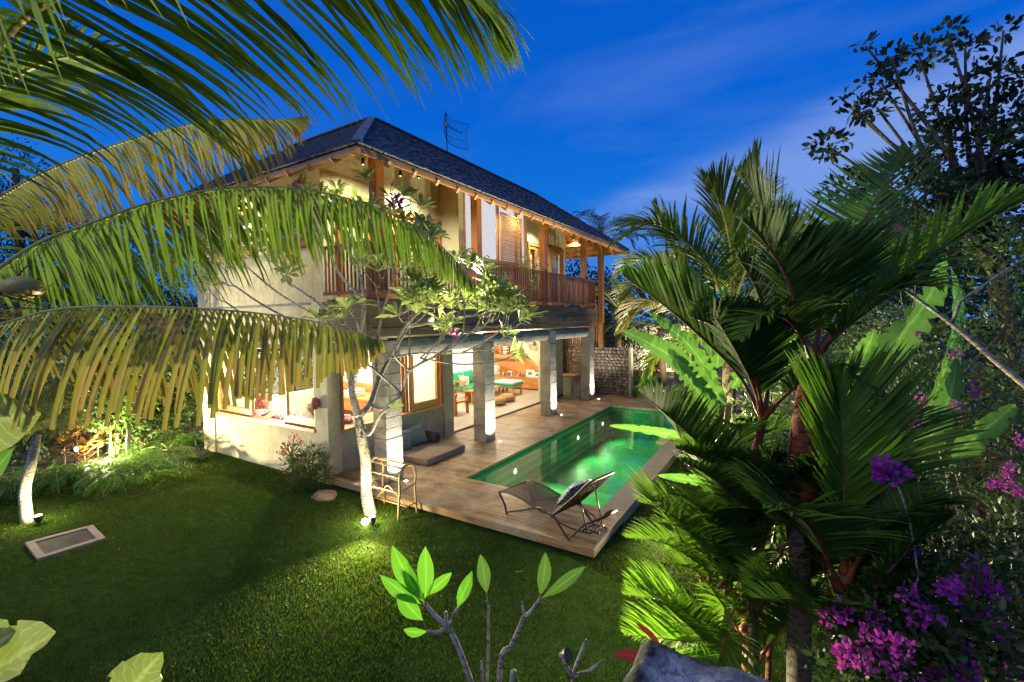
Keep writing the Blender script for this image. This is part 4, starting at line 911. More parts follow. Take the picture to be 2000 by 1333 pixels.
# --- garden spotlights
def garden_spot(x, y, tx, ty, tz, p, label, mat='lamp_warm', size=R(100), glow=True, h=.10, pt=0, ptc=(1,.85,.45)):
    d = thing('garden_spotlight', (x, y, LZ), label, 'lamp'); tgt = Vector((tx, ty, tz)); c = Vector((x, y, LZ+h)); di = (tgt-c).normalized()
    MB().tube([(x,y,LZ-.05),(x,y,LZ+h)], .012, 6).build('spike', 'metal_dark', d)
    MB().tube([c-di*.07, c-di*.02, c+di*.035], [.03,.05,.055], 12, True).build('housing', 'metal_dark', d, smooth=False)
    if glow: MB().tube([c+di*.037, c+di*.052], [.047,.03], 12).build('lens', mat, d)
    spot('garden_light', c+di*.07, tgt, p, (1,.86,.50), size, .5, .04)
    if pt: point('garden_light', c+di*.10, pt, ptc, .05)
    return d
dd = garden_spot(-5.47, 4.66, -5.90, 5.0, 3.0, 40, 'blazing garden spotlight on the grass at the foot of the frangipani trunk', size=R(115), pt=9)
m_ = MB(); m_.lathe([(.015,-.05),(.045,-.025),(.055,0),(.045,.025),(.015,.05)], (-5.54, 4.575, LZ+.075), 12).build('bulb', 'lamp_warm', dd, smooth=True)
garden_spot(-10.15, 2.0, -10.42, 1.95, 1.6, 10, 'spotlight hidden at the foot of the leftmost lawn tree', size=R(100), pt=5)
garden_spot(-13.3, 3.9, -14.2, 3.8, 1.0, 110, 'lit spotlight among the ferns of the left planting bed', size=R(130), pt=60)
garden_spot(-1.75, 7.3, .1, 3.4, 3.2, 230, 'curved spike lamp in the grass to the right of the pool coping', size=R(120), glow=False, h=.18)
garden_spot(-1.70, 3.6, .4, 3.3, 1.9, 85, 'added unseen spike lamp among the lowest bright palm leaves', size=R(120), glow=False)  # unseen lamp, added to brighten the right-hand palms

spot('garden_light', (-5.44,4.60,LZ+.16), (-3.0,1.6,3.1), 300, (1,.90,.50), R(125), .6, .05)
spot('garden_light', (-5.44,4.60,LZ+.16), (-2.2,3.4,2.2), 25, (1,.88,.48), R(120), .8, .05)
garden_spot(-12.75, 3.1, -10.2, 5.5, 1.0, 260, 'small spotlight at the lawn edge of the left bed aimed at the villa wall', size=R(125), h=.55)
# --- parasol beyond the deck
pa = thing('parasol', (-3.35, 18.6, -.02), 'grey canvas parasol on a slim timber pole beyond the pool', 'parasol')
MB().tube([(-3.35,18.6,-.02),(-3.35,18.6,2.35)], .03, 8).build('pole', 'slat_wood', pa)
cn = MB(); n_ = 8; ap = (-3.35,18.6,2.45)
rim = [(-3.35+1.35*math.cos(2*math.pi*(q+.5)/n_), 18.6+1.35*math.sin(2*math.pi*(q+.5)/n_), 1.92) for q in range(n_)]
cn.add([ap]+rim, [(0, 1+q, 1+(q+1) % n_) for q in range(n_)]); cn.add(rim+[(x, y, z-.10) for x, y, z in rim], [(q, q+n_, (q+1) % n_+n_, (q+1) % n_) for q in range(n_)]); cn.build('canopy', 'umbrella_cloth', pa)
for q in range(n_): MB().tube([(-3.35,18.6,2.36),(rim[q][0],rim[q][1],1.90)], .010, 4).build('rib', 'slat_wood', pa)

# --- TV antenna on the roof ridge
an = thing('tv_antenna', (-8.2, 9.95, 7.66), 'wire grid television antenna standing on the roof ridge', 'antenna')
bx, by = -8.2, 9.95
MB().tube([(bx,by,7.6),(bx-.02,by,8.75)], .014, 6).build('mast', 'metal_dark', an)
MB().box(bx-.05, bx+.05, by-.04, by+.04, 8.36, 8.44).build('feed_box', 'metal_grey', an); MB().tube([(bx,by,8.4),(bx+.12,by+.52,8.32)], .009, 5).build('feed_arm', 'metal_dark', an)
g_ = MB()
def dish(u, v): return Vector((bx-.10+.18*(u*u+v*v*.4), by+.28+u*.50, 8.30+v*.36))
fr_ = MB()
for (a, b) in (((-1,-1),(1,-1)),((1,-1),(1,1)),((1,1),(-1,1)),((-1,1),(-1,-1))): fr_.tube([dish(a[0]+(b[0]-a[0])*t_/8, a[1]+(b[1]-a[1])*t_/8) for t_ in range(9)], .008, 4)
fr_.build('grid_frame', 'metal_dark', an)
for q in range(1, 18): u = -1+2*q/18; g_.tube([dish(u, -1+2*t_/6) for t_ in range(7)], .0035, 3)
for q in range(1, 3): v = -1+2*q/3; g_.tube([dish(-1+2*t_/6, v) for t_ in range(7)], .005, 3)
g_.build('grid_wires', 'metal_dark', an)

# ================================================================== INSIDE THE LIVING ROOM
def leg4(parent, xs, ys, z0, z1, w_=.05, mat='furniture_wood'):
    for x in xs:
        for y in ys: box('leg', mat, parent, x-w_/2, x+w_/2, y-w_/2, y+w_/2, z0, z1)
FZ = .022
# sofa with its back to the garden wall, facing the deck
so = thing('sofa', (-10.6, 14.0, FZ), 'long timber sofa with green seat cushions behind the second pillar', 'sofa')
sx0, sx1, sy0, sy1 = -10.95, -10.05, 13.0, 15.9
leg4(so, (sx0+.05, sx1-.05), (sy0+.08, 14.4, sy1-.05), FZ, .30, .06); box('seat_frame', 'furniture_wood', so, sx0, sx1, sy0, sy1, .30, .36)
for k in range(2):
    ya = sy0+.06+k*1.42; slab('seat_cushion', 'teal_cloth', sx0+.1, sx1-.0, ya, ya+1.40, .362, .53, .06, so)
for k in range(6): box('back_slat', 'furniture_wood', so, sx0-.0, sx0+.04, sy0+.1+k*.5, sy0+.22+k*.5, .36, .86)
box('back_rail', 'furniture_wood', so, sx0-.01, sx0+.05, sy0, sy1, .86, .95)
for k in range(4): box('arm_slat', 'furniture_wood', so, sx0+.12+k*.22, sx0+.15+k*.22, sy0+.01, sy0+.04, .36, .72)
box('armrest', 'furniture_wood', so, sx0, sx1, sy0-.03, sy0+.07, .72, .77)
for k, yy in enumerate((13.32, 13.98, 14.65)):
    pillow('back_cushion', 'teal_cloth', (-10.66, yy, .80), (R(-16), 0, R(90)), .62, .52, .22, ['green back cushion beside the sofa arm nearest the camera','green back cushion in the middle of the sofa','green back cushion on the sofa half hidden by the pillar'][k], 'cushion', 'green sofa cushions')
pillow('scatter_pillow', 'pattern_white', (-10.36, 13.30, .72), (R(-22), R(8), R(70)), .44, .44, .16, 'cream patterned pillow at the near end of the green sofa', 'pillow')
# green daybed bench in front of the cabinet
db = thing('daybed_bench', (-9.9, 14.9, FZ), 'low timber bench with a white and green cushion in front of the cabinet', 'bench')
box('seat_frame', 'furniture_wood', db, -10.1, -9.15, 14.75, 15.55, .34, .40); leg4(db, (-10.05,-9.2), (14.82,15.48), FZ, .34, .06); box('stretcher', 'furniture_wood', db, -10.05, -9.2, 14.80, 14.84, .08, .12)
slab('cushion', 'teal_cloth', -10.1, -9.12, 14.72, 15.57, .402, .50, .05, db); slab('white_throw', 'white_cloth', -10.09, -9.13, 14.74, 15.56, .49, .57, .04, db)
ct = thing('coffee_table', (-9.9, 14.2, FZ), 'small timber coffee table beside the green bench', 'table')
box('tabletop', 'furniture_wood', ct, -10.15, -9.5, 13.95, 14.5, .40, .45); leg4(ct, (-10.1,-9.55), (14.0,14.45), FZ, .40, .06); box('shelf', 'furniture_wood', ct, -10.1, -9.55, 14.0, 14.45, .16, .19)
st2 = thing('side_stool', (-9.75, 12.9, FZ), 'orange timber block stool half hidden by the second pillar', 'stool')
box('side_panel', 'cabinet_wood', st2, -9.9, -9.86, 12.7, 13.1, FZ, .45); box('side_panel', 'cabinet_wood', st2, -9.6, -9.56, 12.7, 13.1, FZ, .45); box('seat', 'cabinet_wood', st2, -9.92, -9.54, 12.68, 13.12, .45, .49)
ch = thing('armchair', (-9.0, 11.1, FZ), 'slatted timber armchair just inside the opening beside the pilaster', 'chair')
leg4(ch, (-9.32,), (10.95,11.48), FZ, .72, .06); leg4(ch, (-8.86,), (10.92,11.5), FZ, .5, .07)
box('seat', 'furniture_wood', ch, -9.35, -8.82, 10.92, 11.52, .40, .45); box('side_panel', 'cabinet_wood', ch, -8.92, -8.84, 10.86, 10.92, FZ, .66); box('armrest', 'furniture_wood', ch, -9.38, -8.8, 10.86, 10.95, .66, .71)
for k in range(4): box('back_slat', 'furniture_wood', ch, -9.36, -9.33, 10.98+k*.14, 11.03+k*.14, .45, .86)
box('back_rail', 'furniture_wood', ch, -9.37, -9.32, 10.93, 11.52, .86, .92)
for i, (x, y) in enumerate(((-8.72,13.05),(-8.80,13.78))):
    o = MB().lathe([(.10,0),(.25,.02),(.31,.08),(.32,.15),(.28,.23),(.16,.27),(.02,.275)], (x, y, FZ), 24).build('pouf', 'pouf', smooth=True); tag(o, ['round woven pouf nearer the second pillar','round woven pouf farther from the second pillar'][i], 'pouf', 'woven floor poufs')
# built-in cabinet and shelves along the back wall
cb = thing('cabinet', (-10, 16.85, FZ), 'long orange timber cabinet with drawers under the stairs', 'cabinet'); cy0 = 16.42
box('carcass', 'cabinet_wood', cb, -11.9, -8.75, cy0+.03, 16.99, .08, .50); box('plinth', 'cup_dark', cb, -11.88, -8.77, cy0+.08, 16.9, FZ, .08); box('top', 'cabinet_wood', cb, -11.92, -8.73, cy0, 16.99, .50, .55)
for xa, xb, hv in ((-11.88,-11.2,0),(-11.2,-10.78,0),(-10.78,-10.33,0),(-10.33,-9.85,1),(-9.85,-9.30,2),(-9.30,-8.78,0)):
    if hv == 0: box('door', 'cabinet_wood', cb, xa+.006, xb-.006, cy0+.005, cy0+.029, .085, .495)
    else:
        box('drawer', 'cabinet_wood', cb, xa+.006, xb-.006, cy0+.005, cy0+.029, .085, .285)
        box('drawer' if hv == 1 else 'open_box', 'cabinet_wood' if hv == 1 else 'slat_wood', cb, xa+.006, xb-.006, cy0+.005+(.01 if hv == 2 else 0), cy0+.029, .295, .495)
shf = thing('bookshelf', (-10.8, 16.85, 1.3), 'orange timber shelf board with books above the cabinet', 'shelf')
box('shelf_board', 'cabinet_wood', shf, -11.9, -10.15, 16.65, 16.99, 1.42, 1.47); box('shelf_board', 'cabinet_wood', shf, -11.9, -10.75, 16.65, 16.99, 1.98, 2.03); box('upright', 'cabinet_wood', shf, -10.95, -10.91, 16.66, 16.99, 1.47, 1.98); box('valance', 'cabinet_wood', shf, -11.9, -10.1, 16.62, 16.65, 1.30, 1.42)
bc = ['book_red','paper','book_blue','book_green','white_paint','cup_dark','paper']
z = 1.472
for q in range(9):
    w_ = random.uniform(.20, .27); h = random.uniform(.025, .045); o = box('book', random.choice(bc), None, -10.72-w_/2, -10.72+w_/2, 16.68, 16.86, z, z+h-.001); z += h
    tag(o, ('lowest','second lowest','third lowest','fourth lowest','middle','fourth from top','third from top','second from top','topmost')[q]+' book of the flat pile on the shelf', 'book', 'books lying in a pile on the shelf')
for q, x in enumerate((-11.75,-11.70,-11.64,-11.58,-11.52,-11.47,-11.41)):
    o = box('book', bc[q], None, x, x+.04, 16.70, 16.88, 1.472, 1.472+random.uniform(.18,.27)); tag(o, 'upright book in the row at the left end of the shelf', 'book', 'row of upright books')
def onframe(x, y, w_, h, label, lean=.12):
    f_ = thing('picture_frame', (x, y, .552), label, 'picture frame'); m_ = lambda a, b, c, d_, z0, z1: MB().add([(px_, py_+lean*(pz_), pz_+.552) for px_, py_, pz_ in [(a,c,z0),(b,c,z0),(b,d_,z0),(a,d_,z0),(a,c,z1),(b,c,z1),(b,d_,z1),(a,d_,z1)]], [(0,3,2,1),(4,5,6,7),(0,1,5,4),(1,2,6,5),(2,3,7,6),(3,0,4,7)])
    m_(x-w_/2, x+w_/2, y, y+.02, 0, h).build('mount', 'white_paint', f_); m_(x-w_/4, x+w_/4, y-.004, y-.001, h*.27, h*.73).build('picture', 'pattern_blue', f_)
onframe(-9.42, 16.60, .38, .30, 'white framed picture on the cabinet beside the diagonal timber'); onframe(-9.10, 16.62, .26, .20, 'small white frame at the right end of the cabinet top'); onframe(-10.45, 16.62, .20, .20, 'small white frame among the pots on the cabinet')
vs_ = MB().lathe([(.10,0),(.13,.03),(.13,.08),(.11,.10),(.13,.14),(.16,.30),(.14,.40),(.10,.44)], (-11.15,16.68,.552), 16).build('striped_vase', 'pattern_white', smooth=True); tag(vs_, 'tall striped vase on a dark foot at the left of the cabinet', 'vase')
cols = ['paper','book_red','white_paint','book_green','clay','stone_pot','book_blue','pouf','cup_dark']
for q in range(22):
    x = -10.95+q*.082+random.uniform(-.01,.01); yy = 16.52+random.uniform(0,.12)*(1 if q % 2 else 1.6); h = random.uniform(.06,.17); r_ = random.uniform(.025,.038); mt = cols[q % len(cols)]
    if abs(x+9.42) < .2 or x > -9.15: continue
    o = MB().lathe([(r_*.8,0),(r_,h*.3),(r_*random.uniform(.6,1.0),h*.8),(r_*.7,h)], (x,yy,.552), 10).build('small_pot', mt, smooth=True); tag(o, 'small coloured pot or jar in the crowd on the cabinet top', 'pot', 'small pots and jars crowding the cabinet top')
# ---- front room: window bench, cushions, table
wb = thing('window_bench', (-10.4, 6.2, FZ), 'pale cushioned window bench along the front window', 'bench')
box('base', 'plaster_white', wb, -12.38, -8.9, WY+.22, 6.5, FZ, .60); slab('seat_pad', 'mattress', -12.38, -8.95, WY+.23, 6.48, .602, .74, .03, wb)
wb2 = thing('back_bench', (-10.4, 8.8, FZ), 'white backed bench with an orange timber ledge at the rear of the front room', 'bench')
box('bench_back', 'plaster_white', wb2, -12.38, -9.6, 8.9, 9.10, FZ, 1.0); box('ledge', 'cabinet_wood', wb2, -12.38, -9.6, 8.82, 9.11, 1.0, 1.16); slab('seat_pad', 'mattress', -12.38, -9.6, 8.2, 8.88, .4, .55, .03, wb2)
pillow('red_pillow', 'pattern_red', (-11.35, 6.30, .98), (R(-10), 0, R(8)), .50, .48, .18, 'red patterned pillow standing on the window bench')
pillow('white_pillow', 'pattern_blue', (-11.10, 6.05, .80), (R(-80), 0, R(10)), .50, .40, .14, 'pale patterned pillow lying in front of the red pillow')
pillow('dark_pillow', 'pattern_mixed', (-9.95, 5.98, .83), (R(-84), 0, R(4)), .50, .40, .16, 'dark flowered pillow lying at the middle of the window bench')
pillow('dark_pillow', 'pattern_mixed', (-9.42, 5.98, .83), (R(-84), 0, R(-6)), .50, .40, .16, 'flowered pillow lying against the sliding sash of the front window')
pillow('dark_pillow', 'pattern_mixed', (-8.25, 6.25, .90), (R(-80), 0, R(60)), .50, .40, .16, 'flowered pillow behind the sill of the pool side window')
wp = box('window_ledge', 'mattress', None, -8.6, -7.82, 5.8, 7.4, .3, .82); tag(wp, 'padded ledge behind the sill of the pool side window', 'ledge')
ds = thing('timber_desk', (-9.2, 7.9, FZ), 'orange timber desk seen through the pool side window', 'desk')
box('top', 'cabinet_wood', ds, -9.9, -8.75, 7.5, 8.3, 1.02, 1.07); box('side_panel', 'cabinet_wood', ds, -8.82, -8.77, 7.52, 8.28, FZ, 1.02); box('side_panel', 'cabinet_wood', ds, -9.88, -9.83, 7.52, 8.28, FZ, 1.02); box('drawer', 'cabinet_wood', ds, -9.82, -8.83, 7.51, 7.53, .75, 1.01)
tw = thing('towel_stack', (-9.6, 7.8, 1.07), 'stack of folded white towels on the timber desk', 'towels')
for q in range(3): slab('towel', 'white_cloth', -9.78, -9.45, 7.62, 7.95, 1.072+q*.06, 1.13+q*.06, .02, tw)
for i, (x, z) in enumerate(((-12.28,1.55),(-7.86,1.42))):
    sc = thing('wall_lantern', (x, 5.42, z), ['small brown clay lantern on the far left pilaster','small brown clay lantern on the corner pilaster'][i], 'lantern', 'clay lanterns on the front pilasters')
    MB().lathe([(.02,-.12),(.06,-.10),(.075,0),(.05,.10),(.02,.12)], (x, 5.385, z), 10).build('shade', 'clay', sc, smooth=True); box('back_plate', 'clay', sc, x-.04, x+.04, 5.44, 5.464, z-.08, z+.08)
# ================================================================== PALM FRONDS
def frond(parent, spine, n, lmax, wmax, mat, rmat, r0=.03, droop=1.0, lift=.15, fwd=.6, start=.12, prof=None, cut=False, sides=(1,-1), wind=(0,0,0), roll=0., label=None, seg=6, jit=.10, individual=False, ntip=.35, down=None, fold=.25, tipf=1.25):
    P_ = spline(spine, 64); wind = Vector(wind)
    fr_ = MB(); L_ = len(P_); rad = [r0*(1-.88*(i/(L_-1))**.6)+r0*.8*max(0,1-8*i/L_) for i in range(L_)]
    fr_.tube(P_, rad, 8); fo = fr_.build('frond', rmat, parent, smooth=True, label=label)
    strips = []
    for k in range(n):
        s_ = start+(1-start)*(k+.5)/n; i = min(int(s_*(L_-1)), L_-2); u = s_*(L_-1)-i; p0 = P_[i].lerp(P_[i+1], u); T_ = (P_[min(i+2, L_-1)]-P_[max(i-1, 0)]).normalized()
        sv = T_.cross(Vector((0,0,1))); 
        if sv.length < .05: sv = RT.copy()
        sv.normalize(); nv = sv.cross(T_).normalized()
        if roll: q = Quaternion(T_, roll); sv = q @ sv; nv = q @ nv
        w = (k+.5)/n
        lp = prof(w) if prof else (min(1, .45+2.6*w) if w < .25 else max(.1, 1.0-.90*max(0, (w-.45)/.55)**1.35))
        for sd in sides:
            ln = lmax*lp*random.uniform(.9, 1.08); th = fwd + ntip*w*w*2.2 + .55*max(0, w-.75)*4*(1 if droop > 1.9 else 0) + random.gauss(0, jit)*.5
            d = (sv*sd*math.cos(th) + T_*math.sin(th)*tipf + nv*(lift+random.gauss(0, jit))).normalized(); p = p0.copy(); rows = []
            dr_ = droop*random.uniform(.8, 1.25); brk = random.random() < .25; bk = random.randint(2, seg-1)
            for q in range(seg+1):
                t_ = q/seg; wf = (math.sin(math.pi*min(1, .18+t_*.82))**.55 if not cut else min(1, .35+t_*2.2))
                if not cut: wf *= (1-t_**5)**.5 if t_ < 1 else 0.03
                else: wf *= 1-.25*t_
                wv_ = T_ - d*T_.dot(d)
                if wv_.length < .1: wv_ = sv - d*sv.dot(d)
                wv_.normalize(); nn = d.cross(wv_).normalized()*(sd); hw = wmax*.5*wf*(.6+.4*lp)
                rows.append((p+wv_*hw+nn*hw*fold, p.copy(), p-wv_*hw+nn*hw*fold))
                st_ = ln/seg; p = p + d*st_
                g_ = dr_*(.25+t_*1.1)/seg*(2.2 if brk and q == bk else 1)
                d = (d + Vector((0,0,-1))*g_ + wind*(1/seg)).normalized()
            strips.append((rows, (random.random(), random.random())))
    if individual:
        for st_ in strips: blade_strips('leaflet', mat, [st_], fo)
    else: blade_strips('leaflets', mat, strips, fo, kind='stuff')
    return fo
def ats(L_): return [at(*q) for q in L_]

# ---- big coconut palm standing just left of the frame
crown = at(-260, 640, 3.1)
cp = thing('coconut_palm', (crown.x, crown.y, LZ), 'coconut palm reaching in from the left with four huge drooping fronds', 'palm tree')
MB().tube([(crown.x-.25, crown.y-.1, LZ-.1), (crown.x-.12, crown.y, 1.2), (crown.x, crown.y, crown.z)], [.17,.13,.12], 14).build('trunk', 'palm_bark', cp, smooth=True)
frond(cp, [crown]+ats([(-120,300,2.9),(-10,96,2.7),(105,-5,2.6),(300,-105,2.55),(560,-150,2.6),(780,-105,2.7),(930,-20,2.8),(990,60,2.9)]), 135, 1.32, .031, 'coconut', 'rachis_yellow', .042, 2.0, -.55, .38, .12, wind=tuple(RT*.75), jit=.16)
frond(cp, [crown]+ats([(-120,470,4.0),(0,385,4.3),(110,326,4.5),(250,275,4.7),(390,240,4.8),(470,233,4.9),(540,234,5.0),(596,228,5.05)]), 116, .88, .030, 'coconut_yellow', 'rachis_yellow', .028, 3.0, -1.1, .10, .20, wind=tuple(RT*.35), jit=.14)
frond(cp, [crown]+ats([(-90,590,3.15),(0,525,3.25),(80,474,3.3),(170,440,3.4),(300,395,3.5),(450,368,3.55),(600,372,3.6),(750,412,3.65),(860,480,3.7),(930,560,3.75)]), 136, .90, .027, 'coconut', 'rachis_yellow', .030, 2.8, -1.1, .12, .15, wind=tuple(RT*.30), jit=.14, ntip=.3)
frond(cp, [crown]+ats([(-110,650,2.75),(0,634,2.6),(90,609,2.55),(180,600,2.55),(300,600,2.55),(400,604,2.55),(500,612,2.6),(600,626,2.65),(690,648,2.7),(745,664,2.75)]), 72, .68, .034, 'coconut_yellow', 'rachis_yellow', .017, 2.2, -1.3, .0, .18, cut=True, individual=True, jit=.16, wind=tuple(-RT*.12), label='lowest frond with yellowed square tipped leaflets', fold=.6, tipf=1.0)
frond(cp, [crown]+ats([(-160,560,3.6),(-90,480,4.2),(0,425,4.8),(60,415,5.2),(110,440,5.5),(150,490,5.7)]), 50, .75, .04, 'coconut', 'rachis_green', .04, 1.5, .1, .5, .1)
frond(cp, [crown]+ats([(-180,700,3.6),(-100,600,4.2),(-20,545,4.8),(60,540,5.4),(140,580,5.8),(200,640,6.0)]), 50, .8, .04, 'coconut', 'rachis_green', .04, 1.5, .1, .5, .1)
frond(cp, [crown]+ats([(-160,420,3.3),(-60,230,3.4),(30,150,3.5),(140,110,3.6),(260,130,3.7),(350,190,3.8)]), 60, .9, .042, 'coconut', 'rachis_green', .04, 1.4, .1, .5, .15, wind=tuple(RT*.3))
frond(cp, [crown, crown+Vector((-.5,.2,.8)), crown+Vector((-1.3,.5,1.2)), crown+Vector((-2.2,.9,.8))], 50, .8, .042, 'coconut', 'rachis_green', .04, 1.4)
frond(cp, [crown, crown+Vector((-.1,-.5,.8)), crown+Vector((-.3,-1.3,1.1)), crown+Vector((-.6,-2.2,.7))], 50, .8, .042, 'coconut', 'rachis_green', .04, 1.4)
def ellip(name, c, rx, rz, mat, parent, n=16, tilt=None):
    pr = [(rx*math.sin(math.pi*q/10)+.001, -rz*math.cos(math.pi*q/10)) for q in range(11)]
    return MB().lathe(pr, c, n).build(name, mat, parent, smooth=True)
cc = at(45, 562, 3.0); ellip('coconut', cc, .105, .075, 'coconut_husk', cp)
MB().tube([crown, at(-80,600,3.0), at(0,570,3.0), at(20,565,3.0)], [.03,.025,.02,.015], 6).build('fruit_stalk', 'sheath_fibre', cp, smooth=True)
for k in range(7):
    a = at(random.uniform(-60,20), random.uniform(560,640), 3.0); b = at(random.uniform(60,190), random.uniform(500,660), 3.0)
    MB().tube(spline([a, a.lerp(b,.5)+Vector((0,0,random.uniform(-.05,.08))), b], 8), [.009*(1-q/9) for q in range(9)], 5).build('flower_strand', 'sheath_fibre' if k % 2 else 'dark_bark', cp, smooth=True)

# ================================================================== FRANGIPANI
def rosette(pos, d, n, ln, out, spread=(.55, 1.15)):
    """collects leaves round a branch tip"""
    d = d.normalized(); a0 = random.random()*6.3; o1 = d.orthogonal().normalized(); o2 = d.cross(o1)
    for q in range(n):
        a = a0+q*2.4; th = random.uniform(*spread); dd_ = d*math.cos(th)+(o1*math.cos(a)+o2*math.sin(a))*math.sin(th); dd_.z -= .08
        nn = d - dd_*d.dot(dd_); l_ = ln*random.uniform(.65, 1.1)
        out['p'].append(tuple(pos-d*random.uniform(0,.03)+dd_*.03)); out['d'].append(tuple(dd_)); out['n'].append(tuple(nn)); out['l'].append(l_); out['w'].append(l_*random.uniform(.28,.36))
def newl(): return dict(p=[], d=[], n=[], l=[], w=[])
def mkleaf(name, mat, o_, parent, **k): return leaf_mesh(name, mat, o_['p'], o_['d'], o_['n'], np.array(o_['l']), np.array(o_['w']), parent, **k)
ft = thing('frangipani_tree', (-5.86, 4.96, LZ), 'pale barked frangipani tree lit from below at the deck corner', 'tree')
def tp(px, py, d): return at(px, py, d)
base = Vector((-5.86,4.96,LZ-.05)); D0 = 7.58
tr = spline([base]+[tp(716,965,7.45), tp(714,900,7.45), tp(706,855,7.42), tp(700,815,7.4)], 26)
MB().tube(tr, [.105-.0016*q for q in range(27)], 14).build('trunk', 'plumeria_bark', ft, smooth=True)
# knobbly bark rings
kn = MB()
for q in range(44):
    p = tr[random.randint(2, 25)]; a = random.random()*6.3; c = p+Vector((math.cos(a)*.075, math.sin(a)*.075, random.uniform(-.03,.03))); kn.lathe([(.006,-.012),(.022,0),(.006,.012)], c, 6)
kn.build('bark_knobs', 'plumeria_bark', ft, kind='stuff')
fleaf = newl(); brn = []; 
def branch(P_, r0, r1, lvl=0, nleaf=0):
    m_ = spline(P_, 6*(len(P_)-1)); n_ = len(m_); brn.append(MB().tube(m_, [r0+(r1-r0)*q/(n_-1) for q in range(n_)], 9 if r0 > .03 else 6)); return m_
def twigs(p, d, r, lvl, ln):
    d = d.normalized()
    if lvl == 0:
        rosette(p, d, random.randint(6, 11), .29, fleaf); return
    k = random.choice((2, 2, 3)); a0 = random.random()*6.3; o1 = d.orthogonal().normalized(); o2 = d.cross(o1)
    for q in range(k):
        a = a0+q*2*math.pi/k+random.uniform(-.4,.4); th = random.uniform(.45, .85); dd_ = (d*math.cos(th)+(o1*math.cos(a)+o2*math.sin(a))*math.sin(th)+Vector((0,0,.14))).normalized()
        l_ = ln*random.uniform(.7, 1.25); mid = p+dd_*l_*.5+Vector((random.uniform(-.04,.04), random.uniform(-.04,.04), random.uniform(-.06,.0))); e_ = p+dd_*l_+Vector((0,0,.03))
        brn.append(MB().tube(spline([p, mid, e_], 5), [r*(1-.05*q2) for q2 in range(6)], 6)); twigs(e_, (e_-mid)+Vector((0,0,.02)), r*.78, lvl-1, ln*.8)
J1 = tp(700,815,7.4); J2 = tp(722,790,7.45); 
Ls = []
def limb(pts, r0, r1, lvl=3, ln=.40):
    m_ = branch(pts, r0, r1); twigs(m_[-1], m_[-1]-m_[-3], r1*.8, lvl, ln); Ls.append(m_); return m_
TW = 3
limb([J1, tp(688,770,7.38), tp(684,720,7.4), tp(668,660,7.5), tp(630,600,7.55), tp(575,560,7.7)], .066, .02)
limb([tp(684,720,7.4), tp(700,660,7.35), tp(712,590,7.3), tp(700,520,7.3)], .045, .02)
limb([J1, J2, tp(738,745,7.5), tp(760,700,7.5), tp(790,650,7.55), tp(812,610,7.6)], .055, .02, 2, .35)
limb([tp(738,745,7.5), tp(735,690,7.3), tp(745,620,7.2), tp(770,540,7.2)], .032, .018)
limb([J2, tp(745,800,7.3), tp(762,790,7.2), tp(785,770,7.1), tp(800,725,7.0), tp(860,690,7.0), tp(905,650,7.05)], .032, .016)
limb([tp(785,770,7.1), tp(740,730,7.0), tp(690,690,7.0), tp(640,660,7.0)], .02, .014, 1)
limb([tp(800,725,7.0), tp(770,690,6.9), tp(790,640,6.9), tp(830,600,6.9)], .02, .014)
limb([tp(760,700,7.5), tp(820,690,7.6), tp(900,690,7.7), tp(960,685,7.8)], .02, .014, 1)
limb([tp(820,700,7.0), tp(900,712,7.0), tp(975,705,7.1), tp(1010,690,7.1)], .015, .011, 0)
limb([tp(668,660,7.5), tp(600,640,7.4), tp(520,600,7.4), tp(460,560,7.4)], .028, .015)
limb([tp(668,660,7.5), tp(620,620,7.9), tp(540,570,8.2), tp(480,520,8.4)], .026, .015)
limb([tp(600,640,7.4), tp(540,632,7.2), tp(480,615,7.1), tp(440,590,7.0)], .018, .013, 1)
limb([tp(700,520,7.3), tp(715,460,7.3), tp(735,410,7.3)], .022, .015, 1)
limb([tp(712,590,7.3), tp(660,530,7.6), tp(640,470,7.8)], .024, .015)
limb([tp(770,540,7.2), tp(765,490,7.3), tp(775,450,7.5)], .016, .012, 2, .3)
limb([tp(790,640,7.55), tp(850,630,7.7), tp(900,620,7.8), tp(940,615,7.9)], .022, .015, 2, .3)
for q_, (a_, b_) in enumerate((((790,640),(835,610)), ((820,700),(880,640)), ((860,690),(930,640)), ((905,650),(960,625)), ((745,620),(810,600)), ((900,690),(985,640)), ((800,725),(845,680)), ((745,620),(735,560)), ((800,700),(800,640)), ((760,700),(700,650)))):
    limb([tp(*a_, 7.2), tp((a_[0]+b_[0])/2, (a_[1]+b_[1])/2+6, 7.2), tp(*b_, 7.0+.15*(q_ % 4))], .016, .011, 2, .22)
limb([tp(700,815,7.4), tp(720,850,7.3), tp(742,812,7.1), tp(760,795,7.1)], .028, .02, 0)
for m_ in brn: m_.build('branch', 'plumeria_bark', ft, smooth=True)
k_ = min(300, len(fleaf['p']))
idx = sorted(range(len(fleaf['p'])), key=lambda i: (Vector(fleaf['p'][i])-CAM).length)
def sub(o_, ids): return {k: [o_[k][i] for i in ids] for k in o_}
for i in idx[:260]: mkleaf('leaf', 'plumeria_leaf', sub(fleaf, [i]), ft, shape='obov', fold=.22, curl=.12)
mkleaf('leaves', 'plumeria_leaf', sub(fleaf, idx[260:]), ft, shape='obov', fold=.22, curl=.12, kind='stuff')
def flowerhead(parent, c, r, mat, n=26, name='flower_cluster', ps=.5):
    d = rdir(n, .4); p = np.array(c)+d*r*rng.uniform(.3,1,(n,1)); return leaf_mesh(name, mat, p, d+rdir(n)*.5, rdir(n), r*ps*2*rng.uniform(.5,1,n), r*ps*1.5, parent, shape='oval', fold=.3, curl=.3)
